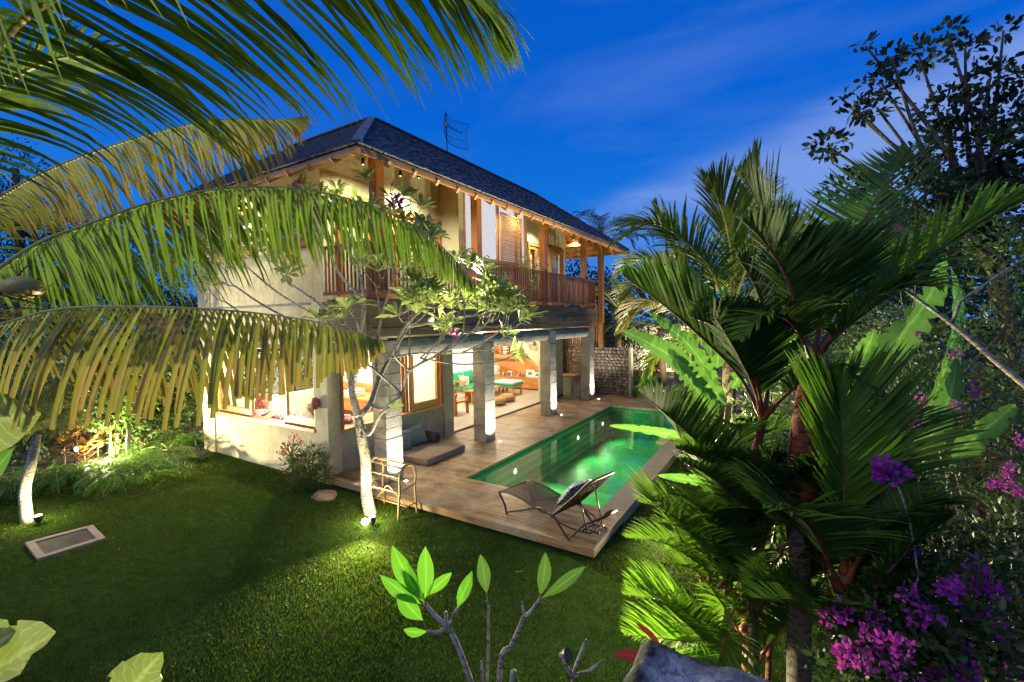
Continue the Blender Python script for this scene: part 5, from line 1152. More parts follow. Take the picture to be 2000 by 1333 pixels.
flowerhead(ft, tp(772,396,7.2), .09, 'bract'); flowerhead(ft, tp(888,655,7.0), .06, 'bract'); flowerhead(ft, tp(580,362,7.5), .06, 'bract')

# ---- frangipani shoots right in front of the camera
fs = thing('frangipani_shoots', at(960,1700,1.6), 'bare grey frangipani shoots with large bright leaves in the foreground', 'plant')
def shoot(pts, r0, r1): return MB().tube(spline(pts, 14), [r0+(r1-r0)*q/14 for q in range(15)], 10).build('branch', 'twig_bark', fs, smooth=True)
D_ = 1.75
def q3(x, y, d=D_): return at(x, y, d)
shoot([q3(960,1700), q3(940,1420), q3(905,1290), q3(876,1225)], 0.0130, 0.0090); shoot([q3(876,1225), q3(850,1203), q3(829,1178)], 0.0086, 0.0072); shoot([q3(876,1225), q3(885,1205), q3(894,1188)], 0.0079, 0.0058); shoot([q3(876,1225), q3(855,1236), q3(835,1234)], 0.0086, 0.0072); shoot([q3(872,1222), q3(871,1208), q3(871,1195)], 0.0072, 0.0065)
shoot([q3(960,1700,1.85), q3(951,1400,1.85), q3(953,1280,1.85), q3(954,1183,1.85)], 0.0065, 0.0050)
shoot([q3(970,1700), q3(975,1320), q3(1000,1260), q3(1025,1203)], 0.0122, 0.0083); shoot([q3(1025,1203), q3(1021,1190), q3(1020,1176)], 0.0058, 0.0043); shoot([q3(1022,1208), q3(1040,1192), q3(1057,1168)], 0.0094, 0.0072)
shoot([q3(990,1500,1.7), q3(1000,1333,1.7), q3(1005,1310,1.7)], 0.0115, 0.0086); shoot([q3(948,1450,1.7), q3(943,1340,1.7), q3(940,1292,1.7)], 0.0058, 0.0043)
f2 = thing('frangipani_shoots', at(1115,1700,1.6), 'leafless forked frangipani twig at the bottom edge of the lawn', 'plant')
for pts in ([(1112,1700),(1115,1360),(1118,1322)], [(1118,1322),(1133,1280),(1145,1250)], [(1118,1322),(1105,1300),(1095,1277)], [(1120,1320),(1150,1312),(1180,1290)]): MB().tube([at(x, y, 1.7) for x, y in pts], [.008,.007,.005][:len(pts)] if len(pts) > 2 else [.008,.0045], 8).build('branch', 'twig_bark', f2, smooth=True)
def bigleaf(parent, a, b, w_, depth, mat, face=None, rows=14, wave=.0, curl=.06, label=None, shape='obov', name='leaf', tilt=0.0, depth_b=None):
    """one leaf from pixel a (stalk) to pixel b (tip) at its own distance, facing roughly back to us"""
    A = at(a[0], a[1], depth); B = at(b[0], b[1], depth_b or depth); d = (B-A); ln = d.length; d.normalize(); nn = (-FW); 
    if face: nn = (nn + Vector(face)).normalized()
    nn = (nn - d*nn.dot(d)).normalized(); s_ = d.cross(nn); q = Quaternion(d, tilt); s_ = q @ s_; nn = q @ nn; rr_ = []
    for i in range(rows+1):
        t_ = i/rows
        if shape == 'obov': wf = math.sin(math.pi*t_**1.18)**.85 if 0 < t_ < 1 else .02
        elif shape == 'banana': wf = ((min(1, t_*5)**.6)*(1-t_**3.5)**.6 if t_ < 1 else .01)*(1 if random.random() > .22 else random.uniform(.45,.9))
        else: wf = math.sin(math.pi*t_)**.7 if 0 < t_ < 1 else .02
        m_ = A+d*ln*t_ + nn*(curl*ln*math.sin(math.pi*t_)*.8 - 0*ln*t_*t_); hw = w_*.5*wf; wa = wave*hw*math.sin(i*1.7); wb_ = wave*hw*math.cos(i*1.4+1)
        sw_ = ln*.05*math.sin(t_*2.6+ln*40)*t_; rr_.append((m_+s_*(hw+sw_)+nn*(hw*.34+wa), m_+s_*sw_, m_-s_*(hw-sw_)+nn*(hw*.30+wb_)))
    return blade_strips(name, mat, [(rr_, (random.random(), random.random()))], parent, label=label)
for a, b, w_ in (((829,1178),(766,1066),.095),((830,1170),(836,1068),.085),((833,1165),(880,1116),.055),((823,1180),(745,1121),.075),((826,1212),(772,1161),.085),((835,1234),(788,1230),.045),((894,1188),(920,1114),.060),((827,1172),(783,1112),.05)):
    bigleaf(fs, a, b, w_*.78, D_+random.uniform(-.03,.05), 'plumeria_front', wave=.05, curl=random.uniform(-.03,.12), face=(random.uniform(-.3,.3), 0, random.uniform(.0,.5)), tilt=random.uniform(-.2,.2))
bigleaf(fs, (951,1160), (937,1083), .055, 1.85, 'plumeria_dull'); bigleaf(fs, (1055,1165), (1065,1079), .052, 1.75, 'plumeria_dull'); bigleaf(fs, (1058,1168), (1147,1112), .045, 1.75, 'plumeria_dull', face=(0,0,.8))
for a, b in (((954,1183),(951,1160)), ((894,1188),(896,1172)), ((835,1234),(826,1212)), ((1057,1168),(1056,1160)), ((829,1178),(826,1160))): MB().tube([q3(*a), q3(*b)], .0035, 5).build('leaf_stalk', 'rachis_green', fs)
# ---- pale broad leaves poking up at the lower left corner
ta = thing('broad_leaf_plant', at(100,1800,1.5), 'pale veined broad leaves poking up at the lower left corner', 'plant')
for a, b, w_, c_ in (((-60,1345),(108,1239),.19,(-.2,0,.9)), ((232,1372),(322,1278),.14,(.3,0,.2)), ((-70,1300),(30,1240),.16,(.1,0,1.0))):
    bigleaf(ta, a, b, w_*1.15, 1.5, 'taro', face=c_, wave=.22, rows=18, shape='oval')
MB().tube([at(100,1800,1.55), at(60,1500,1.5), at(-50,1345,1.5)], .012, 6).build('stalk', 'rachis_green', ta); MB().tube([at(100,1800,1.55), at(180,1500,1.5), at(235,1370,1.5)], .010, 6).build('stalk', 'rachis_green', ta)
# near blurred leaf and pod at the left edge
bl = thing('broad_leaf_plant', at(-200,1500,2.0), 'large soft green broad leaf hanging at the left edge above the lawn tree', 'plant')
bigleaf(bl, (-90,830), (78,800), .34, 2.3, 'taro', face=(0,0,.1), wave=.05, shape='oval', tilt=.2); bigleaf(bl, (-60,980), (30,880), .13, 2.3, 'banana', shape='oval'); bigleaf(bl, (-60,1010), (15,940), .12, 2.3, 'dark_leaf', shape='oval')
MB().tube([at(-200,1500,2.4), at(-130,1100,2.35), at(-88,832,2.3)], .014, 6).build('stalk', 'rachis_green', bl)

# ================================================================== RIGHT SIDE: SEALING WAX PALMS
D3 = 3.0
rp = thing('sealing_wax_palm', (*at(1560,1650,3.05).xy, LZ), 'sealing wax palm with a thick red crownshaft right of the pool', 'palm tree')
bx = at(1563,1400,3.0); Bz = Vector((bx.x, bx.y, LZ-.1))
MB().tube([Bz, at(1560,1250,3.0), at(1562,1080,3.0), at(1567,1000,3.0)], [.075,.07,.065,.075], 14).build('trunk', 'dark_bark', rp, smooth=True)
MB().tube(spline([at(1566,1010,3.0), at(1570,900,3.0), at(1577,800,3.0), at(1588,705,3.0)], 12), [.078,.084,.09,.092,.092,.09,.088,.084,.08,.074,.066,.056,.045], 16).build('crownshaft', 'red_sheath', rp, smooth=True)
C1 = (1588,705,3.0)
def rf_(par, pts, n, l_, w_, mat='lipstick', **k):
    kw = dict(r0=.018, droop=.5, lift=.35, fwd=.45, start=.2, jit=.07, fold=.3, ntip=.16); kw.update(k); return frond(par, ats(pts), int(n*2.0), l_*1.05, w_*.56, mat, 'rachis_red', **kw)
rf_(rp, [C1,(1566,630,3.0),(1540,540,3.0),(1505,450,3.05),(1468,375,3.1),(1446,340,3.1)], 32, .58, .050, droop=-.55, lift=.2, wind=tuple(RT*.25), mat='lipstick')
rf_(rp, [C1,(1606,620,3.1),(1640,520,3.2),(1690,425,3.3),(1740,340,3.4),(1775,290,3.45)], 32, .58, .050, droop=-.55, lift=.2, wind=tuple(-RT*.25))
rf_(rp, [C1,(1604,600,2.9),(1606,520,2.8),(1604,450,2.8)], 24, .42, .05, droop=-.4, lift=.2)
rf_(rp, [C1,(1560,610,2.95),(1530,530,2.9),(1490,470,2.9),(1450,430,2.9)], 26, .42, .046, droop=.3)
rf_(rp, [C1,(1640,640,2.9),(1740,560,2.8),(1850,480,2.75),(1950,415,2.7),(2060,370,2.7)], 34, .58, .046, 'lipstick_bright', droop=.3, lift=.3, fwd=.85)
rf_(rp, [C1,(1640,650,2.8),(1720,590,2.7),(1770,560,2.65),(1830,560,2.6)], 28, .55, .045, droop=1.4)
rf_(rp, [C1,(1560,650,2.85),(1530,620,2.8),(1490,620,2.75),(1450,660,2.75)], 26, .42, .045, droop=.9)
rf_(rp, [C1,(1645,610,3.2),(1710,530,3.4),(1770,480,3.5),(1850,440,3.6)], 28, .45, .045, droop=.3)
# second stem, lower and nearer the pool
rp2 = thing('sealing_wax_palm', (*at(1475,1450,3.3).xy, LZ), 'slender sealing wax palm stem leaning toward the pool with striped shade on its leaves', 'palm tree')
b2 = at(1475,1450,3.3); MB().tube([Vector((b2.x,b2.y,LZ-.1)), at(1472,1200,3.3), at(1480,1050,3.3), at(1468,930,3.3)], [.04,.035,.035,.036], 10).build('trunk', 'dark_bark', rp2, smooth=True)
MB().tube([at(1464,935,3.3), at(1476,880,3.3), at(1492,810,3.3)], [.038,.036,.024], 10).build('crownshaft', 'red_sheath', rp2, smooth=True)
C2 = (1490,815,3.3)
rf_(rp2, [C2,(1440,730,3.35),(1370,660,3.4),(1300,600,3.45),(1218,540,3.5)], 40, .60, .050, 'lipstick_bright', droop=.15, lift=.6, fwd=.9)
rf_(rp2, [C2,(1505,720,3.3),(1500,640,3.3),(1475,560,3.3),(1440,500,3.3)], 30, .42, .05, droop=.2)
rf_(rp2, [C2,(1470,750,3.2),(1440,690,3.1),(1410,640,3.0),(1385,600,3.0)], 30, .40, .05, droop=.1, lift=.5)
rf_(rp2, [(1500,1000,3.3),(1440,930,3.2),(1360,860,3.15),(1290,800,3.1),(1250,768,3.1)], 34, .40, .038, 'lipstick', droop=.0, lift=.6)
rf_(rp2, [C2,(1480,760,3.2),(1450,690,3.15),(1400,640,3.1),(1350,620,3.1)], 34, .42, .04, droop=.1, lift=.6)
rf_(rp2, [(1500,1010,3.3),(1450,950,3.2),(1390,905,3.1),(1320,875,3.05)], 30, .30, .038, 'lipstick_bright', droop=.1, lift=.7)
rf_(rp2, [C2,(1550,760,3.1),(1600,740,3.0),(1660,760,2.9),(1720,820,2.9)], 30, .5, .045, droop=.9)
rf_(rp2, [(1480,1060,3.3),(1440,990,3.2),(1400,940,3.1),(1330,900,3.0)], 30, .42, .042, 'lipstick', droop=.5, lift=.4)
rf_(rp2, [(1480,1080,3.2),(1520,1000,3.1),(1560,940,3.0),(1620,920,2.9)], 30, .42, .042, 'lipstick', droop=.6, lift=.4)
# third stem, low bright fronds over the lawn
rp3 = thing('sealing_wax_palm', (*at(1450,1300,3.6).xy, LZ), 'low clump of bright green palm fronds leaning over the lawn edge', 'palm tree')
b3 = at(1458,1300,3.6); MB().tube([Vector((b3.x,b3.y,LZ-.1)), at(1458,1240,3.6), at(1452,1100,3.6)], [.035,.03,.028], 8).build('trunk', 'red_sheath', rp3, smooth=True)
MB().tube([at(1500,1330,3.4), at(1505,1230,3.4), at(1458,1150,3.4), at(1462,1060,3.4)], [.02]*4, 8).build('trunk', 'red_sheath', rp3, smooth=True)
C3 = (1452,1110,3.6)
rf_(rp3, [(1445,1200,3.6),(1420,1140,3.5),(1385,1080,3.45),(1340,1030,3.4),(1290,990,3.35),(1262,972,3.3)], 44, .62, .040, 'lipstick_bright', droop=.3, lift=.25, fwd=.5)
rf_(rp3, [(1440,1290,3.6),(1400,1250,3.5),(1350,1210,3.4),(1290,1175,3.3),(1228,1150,3.25)], 34, .46, .036, 'lipstick_bright', droop=.35, lift=.45, fwd=.7)
rf_(rp3, [(1440,1300,3.6),(1380,1265,3.4),(1310,1250,3.3),(1222,1240,3.2)], 30, .42, .034, 'lipstick_bright', droop=.5, lift=.35, fwd=.7)
rf_(rp3, [C3,(1445,1030,3.5),(1430,960,3.4),(1400,910,3.3)], 34, .5, .040, 'lipstick_bright', droop=.4, lift=.4)
rf_(rp3, [C3,(1470,1010,3.4),(1500,920,3.3),(1560,880,3.2)], 30, .5, .042, 'lipstick', droop=.6, lift=.4)
rf_(rp3, [C3,(1470,1060,3.4),(1490,1000,3.2),(1520,960,3.1),(1560,950,3.0)], 30, .40, .045, 'lipstick', droop=.4)
rf_(rp3, [(1460,1290,3.5),(1475,1200,3.4),(1500,1130,3.3),(1540,1080,3.2),(1590,1060,3.1)], 34, .42, .040, 'lipstick_bright', droop=1.4, lift=.0, fwd=.3)
rf_(rp3, [(1450,1230,3.5),(1500,1180,3.3),(1560,1140,3.1),(1625,1110,3.0)], 30, .40, .040, 'lipstick', droop=.4)
rf_(rp3, [(1450,1250,3.5),(1420,1240,3.3),(1400,1300,3.2),(1360,1330,3.1)], 30, .45, .036, 'lipstick_bright', droop=.8)
rf_(rp3, [(1480,1290,3.4),(1520,1240,3.2),(1570,1190,3.0),(1600,1150,2.9)], 26, .36, .036, 'lipstick', droop=.3)
# fourth: broad bright frond with blue shadowed side, right
rp4 = thing('sealing_wax_palm', (*at(1650,1500,2.6).xy, LZ), 'palm with one tall upright frond behind the magenta flowers', 'palm tree')
b4 = at(1650,1500,2.6); MB().tube([Vector((b4.x,b4.y,LZ-.1)), at(1648,1300,2.6), at(1648,1120,2.6)], [.05,.035,.022], 8).build('trunk', 'dark_bark', rp4, smooth=True)
rf_(rp4, [(1648,1120,2.6),(1648,1000,2.6),(1646,880,2.6),(1640,800,2.62),(1625,750,2.65)], 34, .58, .050, 'lipstick_bright', droop=-.15, lift=.3, fwd=.75, r0=.014)
rf_(rp4, [(1650,1140,2.6),(1700,1060,2.5),(1770,1000,2.45),(1850,985,2.4)], 32, .42, .04, 'lipstick', droop=.6, lift=.5)
rf_(rp4, [(1680,1180,2.5),(1740,1110,2.4),(1800,1050,2.35),(1860,1010,2.3)], 28, .36, .036, 'lipstick', droop=.3, lift=.6)
rf_(rp4, [(1640,1150,2.6),(1600,1060,2.5),(1560,1010,2.4),(1500,990,2.4)], 30, .5, .045, 'lipstick', droop=.6)
rf_(rp4, [(1650,1140,2.6),(1690,980,2.7),(1740,870,2.8),(1800,800,2.9)], 28, .5, .042, 'lipstick', droop=.5)

# leafy low growth hiding the stems
random.seed(21)
for par_, (x0_, x1_, y0_, y1_), d_, mt_, nn_ in ((rp2, (1400,1560,960,1240), 3.4, 'lipstick', 13), (rp3, (1370,1480,1120,1290), 3.5, 'lipstick_bright', 10), (rp, (1500,1720,1040,1300), 3.15, 'lipstick', 14), (rp4, (1600,1760,1160,1300), 2.7, 'lipstick', 7), (rp2, (1330,1480,880,1020), 3.8, 'lipstick_bright', 4)):
    for q in range(nn_):
        x_, y_ = random.uniform(x0_, x1_), random.uniform(y0_, y1_); a_r = random.uniform(-1.15, 1.0); l_ = random.uniform(150, 230); dx_, dy_ = math.sin(a_r)*l_, -math.cos(a_r)*l_; dd_ = d_+random.uniform(-.2,.3)
        rf_(par_, [(x_, y_, dd_), (x_+dx_*.35, y_+dy_*.4, dd_-.05), (x_+dx_*.75, y_+dy_*.75, dd_-.15), (x_+dx_*1.2, y_+dy_*.85, dd_-.3)], 20, .30, .040, mt_, droop=random.uniform(.3,.9), lift=.4, r0=.010)
# ---- distant coconut palm beyond the pool
cp2b = onp(1400, 780, 'Z', LZ); cp2 = thing('coconut_palm', (at(1420,640,9.5).x, at(1420,640,9.5).y, LZ), 'coconut palm beyond the pool with an upright feathery frond', 'palm tree')
g = at(1425,620,9.5); MB().tube([(g.x,g.y,LZ-.1), (g.x,g.y,1.4), g], [.16,.13,.12], 10).build('trunk', 'palm_bark', cp2, smooth=True)
def bf(par, pts, n=46, l_=1.0, w_=.05, **k):
    n = int(n*1.45); k.setdefault('mat', 'coconut_bright')
    kw = dict(r0=.04, droop=.9, lift=.2, fwd=.6, start=.15, jit=.1, seg=5); kw.update(k); return frond(par, ats(pts), n, l_, w_*.9, kw.pop('mat', 'coconut_far'), 'rachis_yellow', **kw)
G0 = (1425,620,9.5)
bf(cp2, [G0,(1430,520,9.5),(1418,440,9.4),(1402,390,9.3),(1385,350,9.2)], 54, 1.25, .05, droop=.55, fwd=.75)
bf(cp2, [G0,(1390,530,9.0),(1330,465,8.7),(1270,438,8.5),(1196,478,8.4)], 54, 1.2, droop=1.2, mat='coconut')
bf(cp2, [G0,(1380,590,9.0),(1310,560,8.7),(1250,560,8.6),(1215,585,8.5)], 44, .9, droop=.6)
bf(cp2, [G0,(1380,610,9.0),(1320,600,8.8),(1260,600,8.6),(1205,650,8.5)], 50, .95, droop=1.5, mat='coconut_yellow')
bf(cp2, [G0,(1460,520,9.2),(1500,450,9.0),(1540,410,8.8)], 44, 1.1); bf(cp2, [G0,(1480,560,9.2),(1560,520,9.0),(1640,540,8.8)], 44, 1.1)
bf(cp2, [G0,(1400,560,9.8),(1350,500,10),(1300,510,10.2),(1260,560,10.3)], 44, 1.0, droop=1.3)
bf(cp2, [G0,(1350,560,9.4),(1300,520,9.3),(1250,510,9.2),(1200,540,9.1)], 50, .9, droop=1.0)
bf(cp2, [G0,(1370,570,9.6),(1320,500,9.7),(1290,440,9.8),(1275,400,9.8)], 46, .9, droop=.5)
bf(cp2, [G0,(1470,600,8.9),(1520,570,8.6),(1570,580,8.4)], 40, .9, droop=1.0)
bf(cp2, [G0,(1390,640,8.9),(1350,660,8.6),(1290,690,8.4),(1260,740,8.3)], 44, .8, droop=1.2)
bf(cp2, [G0,(1450,480,9.9),(1470,400,10.1),(1450,340,10.3)], 40, 1.0)
# palms behind the stone wall and behind the roof
def bigpalm(px, py, d, label, nf=9, L_=2.6, mat='coconut_far', seed=1, tilt=0, lf=.8):
    random.seed(seed); c = at(px, py, d); t_ = thing('coconut_palm', (c.x, c.y, LZ), label, 'palm tree')
    MB().tube([(c.x+.2,c.y,LZ-.1),(c.x+.05,c.y,c.z*.5),c], [.17,.13,.11], 10).build('trunk', 'palm_bark', t_, smooth=True)
    for q in range(nf):
        a = q*2.39+random.random()*.5; e_ = random.uniform(.1, 1.1); dx, dy = math.cos(a), math.sin(a); l_ = L_*random.uniform(.8,1.1)
        pts = [c, c+Vector((dx*l_*.3, dy*l_*.3, l_*.25*e_+.1)), c+Vector((dx*l_*.62, dy*l_*.62, l_*.36*e_)), c+Vector((dx*l_*.88, dy*l_*.88, l_*.22*e_-.15)), c+Vector((dx*l_, dy*l_, l_*.05*e_-.5))]
        frond(t_, pts, 34, lf, .045, mat, 'rachis_green', .035, 1.2, .15, .6, .14, seg=4)
    return t_
bigpalm(1205, 600, 19, 'dark palm just behind the end of the balcony', 10, 2.6, 'coconut_far', 3)
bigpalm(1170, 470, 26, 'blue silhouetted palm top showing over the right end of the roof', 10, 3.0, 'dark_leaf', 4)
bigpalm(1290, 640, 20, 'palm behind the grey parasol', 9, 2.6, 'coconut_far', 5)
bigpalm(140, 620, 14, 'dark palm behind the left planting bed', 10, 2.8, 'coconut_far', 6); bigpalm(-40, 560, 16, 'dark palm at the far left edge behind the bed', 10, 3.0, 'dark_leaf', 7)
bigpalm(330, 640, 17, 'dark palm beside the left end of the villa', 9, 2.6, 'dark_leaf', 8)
random.seed(11)

# ================================================================== BANANAS / HELICONIAS
bn = thing('banana_plant', (*onp(1330,900,'Z',LZ).xy, LZ), 'banana plant with wide bright leaves over the far pool corner', 'banana plant')
bb = onp(1330,900,'Z',LZ)
for a, b, w_, d1, d2, fc in (((1420,790),(1212,652),.42,7.6,7.4,(0,0,.5)), ((1400,760),(1270,610),.36,7.8,7.8,(0,0,.9)), ((1400,820),(1300,690),.40,7.7,7.4,(0,0,.2)), ((1390,700),(1335,515),.42,7.9,8.0,(.3,0,0)), ((1400,720),(1420,560),.4,8.1,8.2,(-.3,0,0)), ((1430,760),(1500,600),.4,7.8,7.9,(0,0,.3)), ((1420,880),(1190,843),.16,6.2,6.0,(0,0,.9)), ((1440,960),(1284,925),.15,5.4,5.3,(0,0,.9))):
    bigleaf(bn, a, b, w_, d1, 'banana', face=fc, wave=.10, rows=40, shape='banana', curl=.10, depth_b=d2, label=None)
for q in range(3):
    e_ = at(1400+q*12, 790, 7.7); MB().tube([Vector((bb.x+.5+q*.15, bb.y, LZ-.1)), e_], [.07,.045], 8).build('stem', 'rachis_green', bn, smooth=True)
bn2 = thing('banana_plant', (*at(1760,1300,4.2).xy, LZ), 'banana plant with one broad glowing leaf at the right side', 'banana plant')
for a, b, w_, d1, d2, fc in (((1665,745),(1850,508),.50,4.2,4.4,(0,0,.0)), ((1800,830),(1852,520),.46,4.6,4.8,(.6,0,0)), ((1860,895),(1975,785),.28,3.6,3.5,(0,0,.6)), ((1650,800),(1700,640),.36,4.3,4.5,(-.4,0,0)), ((1700,840),(1640,700),.3,4.4,4.5,(.2,0,.3)), ((1790,900),(1870,700),.34,4.4,4.5,(-.3,0,.3)), ((1720,960),(1700,800),.34,4.3,4.3,(.3,0,.2))):
    bigleaf(bn2, a, b, w_*.62, d1, 'banana', face=fc, wave=.06, rows=40, shape='banana', curl=.08, depth_b=d2)
MB().tube([at(1760,1300,4.3), at(1745,950,4.3), at(1670,750,4.25)], [.04,.03,.012], 8).build('stem', 'rachis_green', bn2, smooth=True); MB().tube([at(1790,1300,4.5), at(1810,950,4.5), at(1802,825,4.6)], [.04,.03,.012], 8).build('stem', 'rachis_green', bn2, smooth=True)

# ================================================================== BROADLEAF MASSES
def mass(par, blobs, n, ll, lw, mat, name='foliage', hollow=.35, up=.2, shape='oval', kind=None, fold=.2):
    vol = np.array([b_[1][0]*b_[1][1]*b_[1][2] for b_ in blobs])**.75; cnt = (n*vol/vol.sum()).astype(int)+1; P_ = []; O_ = []
    for (c, r_), k in zip(blobs, cnt):
        d = rng.normal(size=(k,3)); d /= np.linalg.norm(d, axis=1)[:,None]; rad = (hollow+(1-hollow)*rng.random(k)**.6)[:,None]
        q = d*rad*np.array(r_)*(1+.25*np.sin(d[:,[1,2,0]]*5+c[0])); P_.append(np.array(c)+q); O_.append(d+rdir(k)*.9+np.array([0,0,up]))
    P_ = np.vstack(P_); O_ = np.vstack(O_); k = len(P_); return leaf_mesh(name, mat, P_, O_, rdir(k, .6), ll*rng.uniform(.6,1.2,k), lw*rng.uniform(.7,1.15,k), par, shape=shape, fold=fold, kind=kind)
def tree(px, py, d, label, blobs, n, ll, lw, mat, trunk=True, name='broadleaf_tree', tmat='dark_bark', cat='tree', limbs=6, r0=.12):
    """blobs given as (px,py,depth,radius)"""
    c = at(px, py, d); t_ = thing(name, (c.x, c.y, LZ), label, cat); bl_ = [(tuple(at(a, b, e_)), (r_, r_, r_*.8)) for a, b, e_, r_ in blobs]
    if trunk:
        top = Vector(bl_[0][0]); mid = Vector((c.x, c.y, top.z*.45)); MB().tube(spline([Vector((c.x,c.y,LZ-.1)), mid, top], 10), [r0*(1-.06*q) for q in range(11)], 9).build('trunk', tmat, t_, smooth=True)
        for q in range(min(limbs, len(bl_))):
            e_ = Vector(bl_[q][0]); s_ = mid.lerp(top, random.uniform(.1,.9)); MB().tube(spline([s_, s_.lerp(e_,.5)+Vector((random.uniform(-.2,.2),random.uniform(-.2,.2),-.1)), e_], 8), [r0*.4*(1-.09*k) for k in range(9)], 6).build('limb', tmat, t_, smooth=True)
    mass(t_, bl_, n, ll, lw, mat, 'crown'); return t_
# upper right dark tree against the sky
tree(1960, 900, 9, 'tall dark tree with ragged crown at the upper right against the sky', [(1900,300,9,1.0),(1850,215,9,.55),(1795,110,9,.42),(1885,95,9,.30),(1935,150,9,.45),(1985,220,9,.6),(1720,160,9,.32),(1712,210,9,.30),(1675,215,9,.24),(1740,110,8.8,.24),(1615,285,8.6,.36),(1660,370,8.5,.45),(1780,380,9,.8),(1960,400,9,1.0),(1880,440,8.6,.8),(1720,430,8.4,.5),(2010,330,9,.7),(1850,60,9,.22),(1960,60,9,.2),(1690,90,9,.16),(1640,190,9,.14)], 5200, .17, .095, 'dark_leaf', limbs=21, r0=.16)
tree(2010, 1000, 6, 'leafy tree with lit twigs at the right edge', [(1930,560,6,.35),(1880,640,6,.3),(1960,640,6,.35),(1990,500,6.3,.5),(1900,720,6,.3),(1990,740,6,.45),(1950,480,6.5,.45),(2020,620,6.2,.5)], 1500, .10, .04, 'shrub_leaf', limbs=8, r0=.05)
dk = thing('dry_branch', at(2060,800,3.6), 'bare brown branch slanting down across the right edge', 'branch')
MB().tube(spline([at(1728,540,3.6), at(1800,590,3.6), at(1880,650,3.6), at(1950,710,3.6), at(2060,800,3.6)], 16), [.008+.0012*q for q in range(17)], 7).build('branch', 'twig_bark', dk, smooth=True); MB().tube([at(1860,632,3.6), at(1875,590,3.6), at(1960,530,3.7), at(2010,500,3.8)], [.014,.012,.009,.007], 6).build('branch', 'twig_bark', dk, smooth=True)
# hedge masses that close the view on the right and far side
def bush(name, label, cat, blobs, n, ll, lw, mat, zb=LZ, kind=None, shape='oval', group=None, up=.2):
    c0 = Vector(blobs[0][0]); t_ = thing(name, (c0.x, c0.y, zb), label, cat, group); st_ = MB()
    for (c, r_) in blobs[:14]: c = Vector(c); st_.tube(spline([Vector((c0.x+random.uniform(-.1,.1), c0.y+random.uniform(-.1,.1), zb-.05)), Vector((c.x*.5+c0.x*.5, c.y*.5+c0.y*.5, zb+(c.z-zb)*.4)), c], 5), .012, 5)
    st_.build('stems', 'dark_bark', t_); mass(t_, blobs, n, ll, lw, mat, 'foliage', shape=shape, up=up); return t_
def blobs_px(L_): return [(tuple(at(a, b, e_)), (r_, r_, r_*.85)) for a, b, e_, r_ in L_]
bush('garden_hedge', 'dark leafy hedge closing the garden behind the right hand palms', 'hedge', blobs_px([(x, y, d, r_) for x, y, d, r_ in [(1420,700,14,1.4),(1520,640,14,1.6),(1620,600,13,1.6),(1720,560,12,1.5),(1500,560,14,1.2),(1420,560,16,1.3),(1350,640,17,1.3),(1600,720,11,1.4),(1820,560,12,1.8),(1940,600,11,1.8),(1720,700,9,1.2),(1560,820,8,1.1),(1460,800,9.5,1.0),(1660,860,7,.9),(1780,780,7.5,1.0),(1480,900,7,.7),(1560,1000,6,.7),(1650,1010,5.2,.6),(1480,1150,4.9,.45),(1600,1180,4.6,.5),(1540,1080,5.0,.5),(1680,1120,4.4,.45)]]), 11500, .15, .07, 'shrub_leaf')
bush('garden_hedge', 'dark hedge beyond the parasol at the far end of the garden', 'hedge', [((x, 24.2+random.uniform(-.4,.6), random.uniform(.6,2.4)), (1.3,1.0,1.2)) for x in np.arange(-11, 8, 1.2)], 7000, .18, .09, 'shrub_leaf')
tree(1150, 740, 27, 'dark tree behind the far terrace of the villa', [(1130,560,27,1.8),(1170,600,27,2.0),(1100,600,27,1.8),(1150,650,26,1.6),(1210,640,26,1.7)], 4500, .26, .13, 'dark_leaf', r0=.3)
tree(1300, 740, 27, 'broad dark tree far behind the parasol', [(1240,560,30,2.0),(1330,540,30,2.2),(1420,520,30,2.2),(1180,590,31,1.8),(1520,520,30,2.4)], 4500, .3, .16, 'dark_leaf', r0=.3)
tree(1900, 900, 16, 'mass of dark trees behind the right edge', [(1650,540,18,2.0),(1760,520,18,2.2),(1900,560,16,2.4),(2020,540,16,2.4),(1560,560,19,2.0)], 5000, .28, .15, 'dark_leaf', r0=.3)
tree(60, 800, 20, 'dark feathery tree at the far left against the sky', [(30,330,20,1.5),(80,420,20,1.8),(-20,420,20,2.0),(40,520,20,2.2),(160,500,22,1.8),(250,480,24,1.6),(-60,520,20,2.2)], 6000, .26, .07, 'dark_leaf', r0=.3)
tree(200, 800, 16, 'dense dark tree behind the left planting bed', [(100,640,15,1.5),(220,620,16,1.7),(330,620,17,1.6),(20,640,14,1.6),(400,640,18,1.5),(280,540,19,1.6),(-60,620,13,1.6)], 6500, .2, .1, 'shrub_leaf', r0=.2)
tree(180, 900, 11, 'dense shrub wall behind the ferns of the left bed', [(60,760,9.5,.8),(160,740,10,.9),(260,740,10.5,.9),(340,740,12,.9),(0,720,9,.9),(380,760,12.5,.6),(-40,800,8.5,.8)], 5200, .11, .055, 'shrub_leaf', trunk=False, name='shrub', cat='shrub')
bush('garden_shrub', 'green shrubs seen through the rooms behind the villa', 'shrub', [((-15.4, y, random.uniform(.8,2.4)), (.8,.9,.9)) for y in np.arange(5.5, 19, 1.2)], 5200, .2, .07, 'shrub_leaf', shape='lance')
point('patio_fill_light', (-14.2, 9.0, 2.2), 90, (1,.9,.6), .1); point('patio_fill_light', (-14.5, 14.5, 2.3), 110, (1,.93,.75), .1)  # unseen lights added to brighten the shrubs behind the villa
_pl = thing('patio_fill_lamp', (-14.2, 9.0, 2.2), 'added unseen fill lamp on a post in the garden behind the villa', 'lamp'); MB().tube([(-14.2,9.0,LZ),(-14.2,9.0,2.0)], .03, 8).build('post', 'metal_dark', _pl)
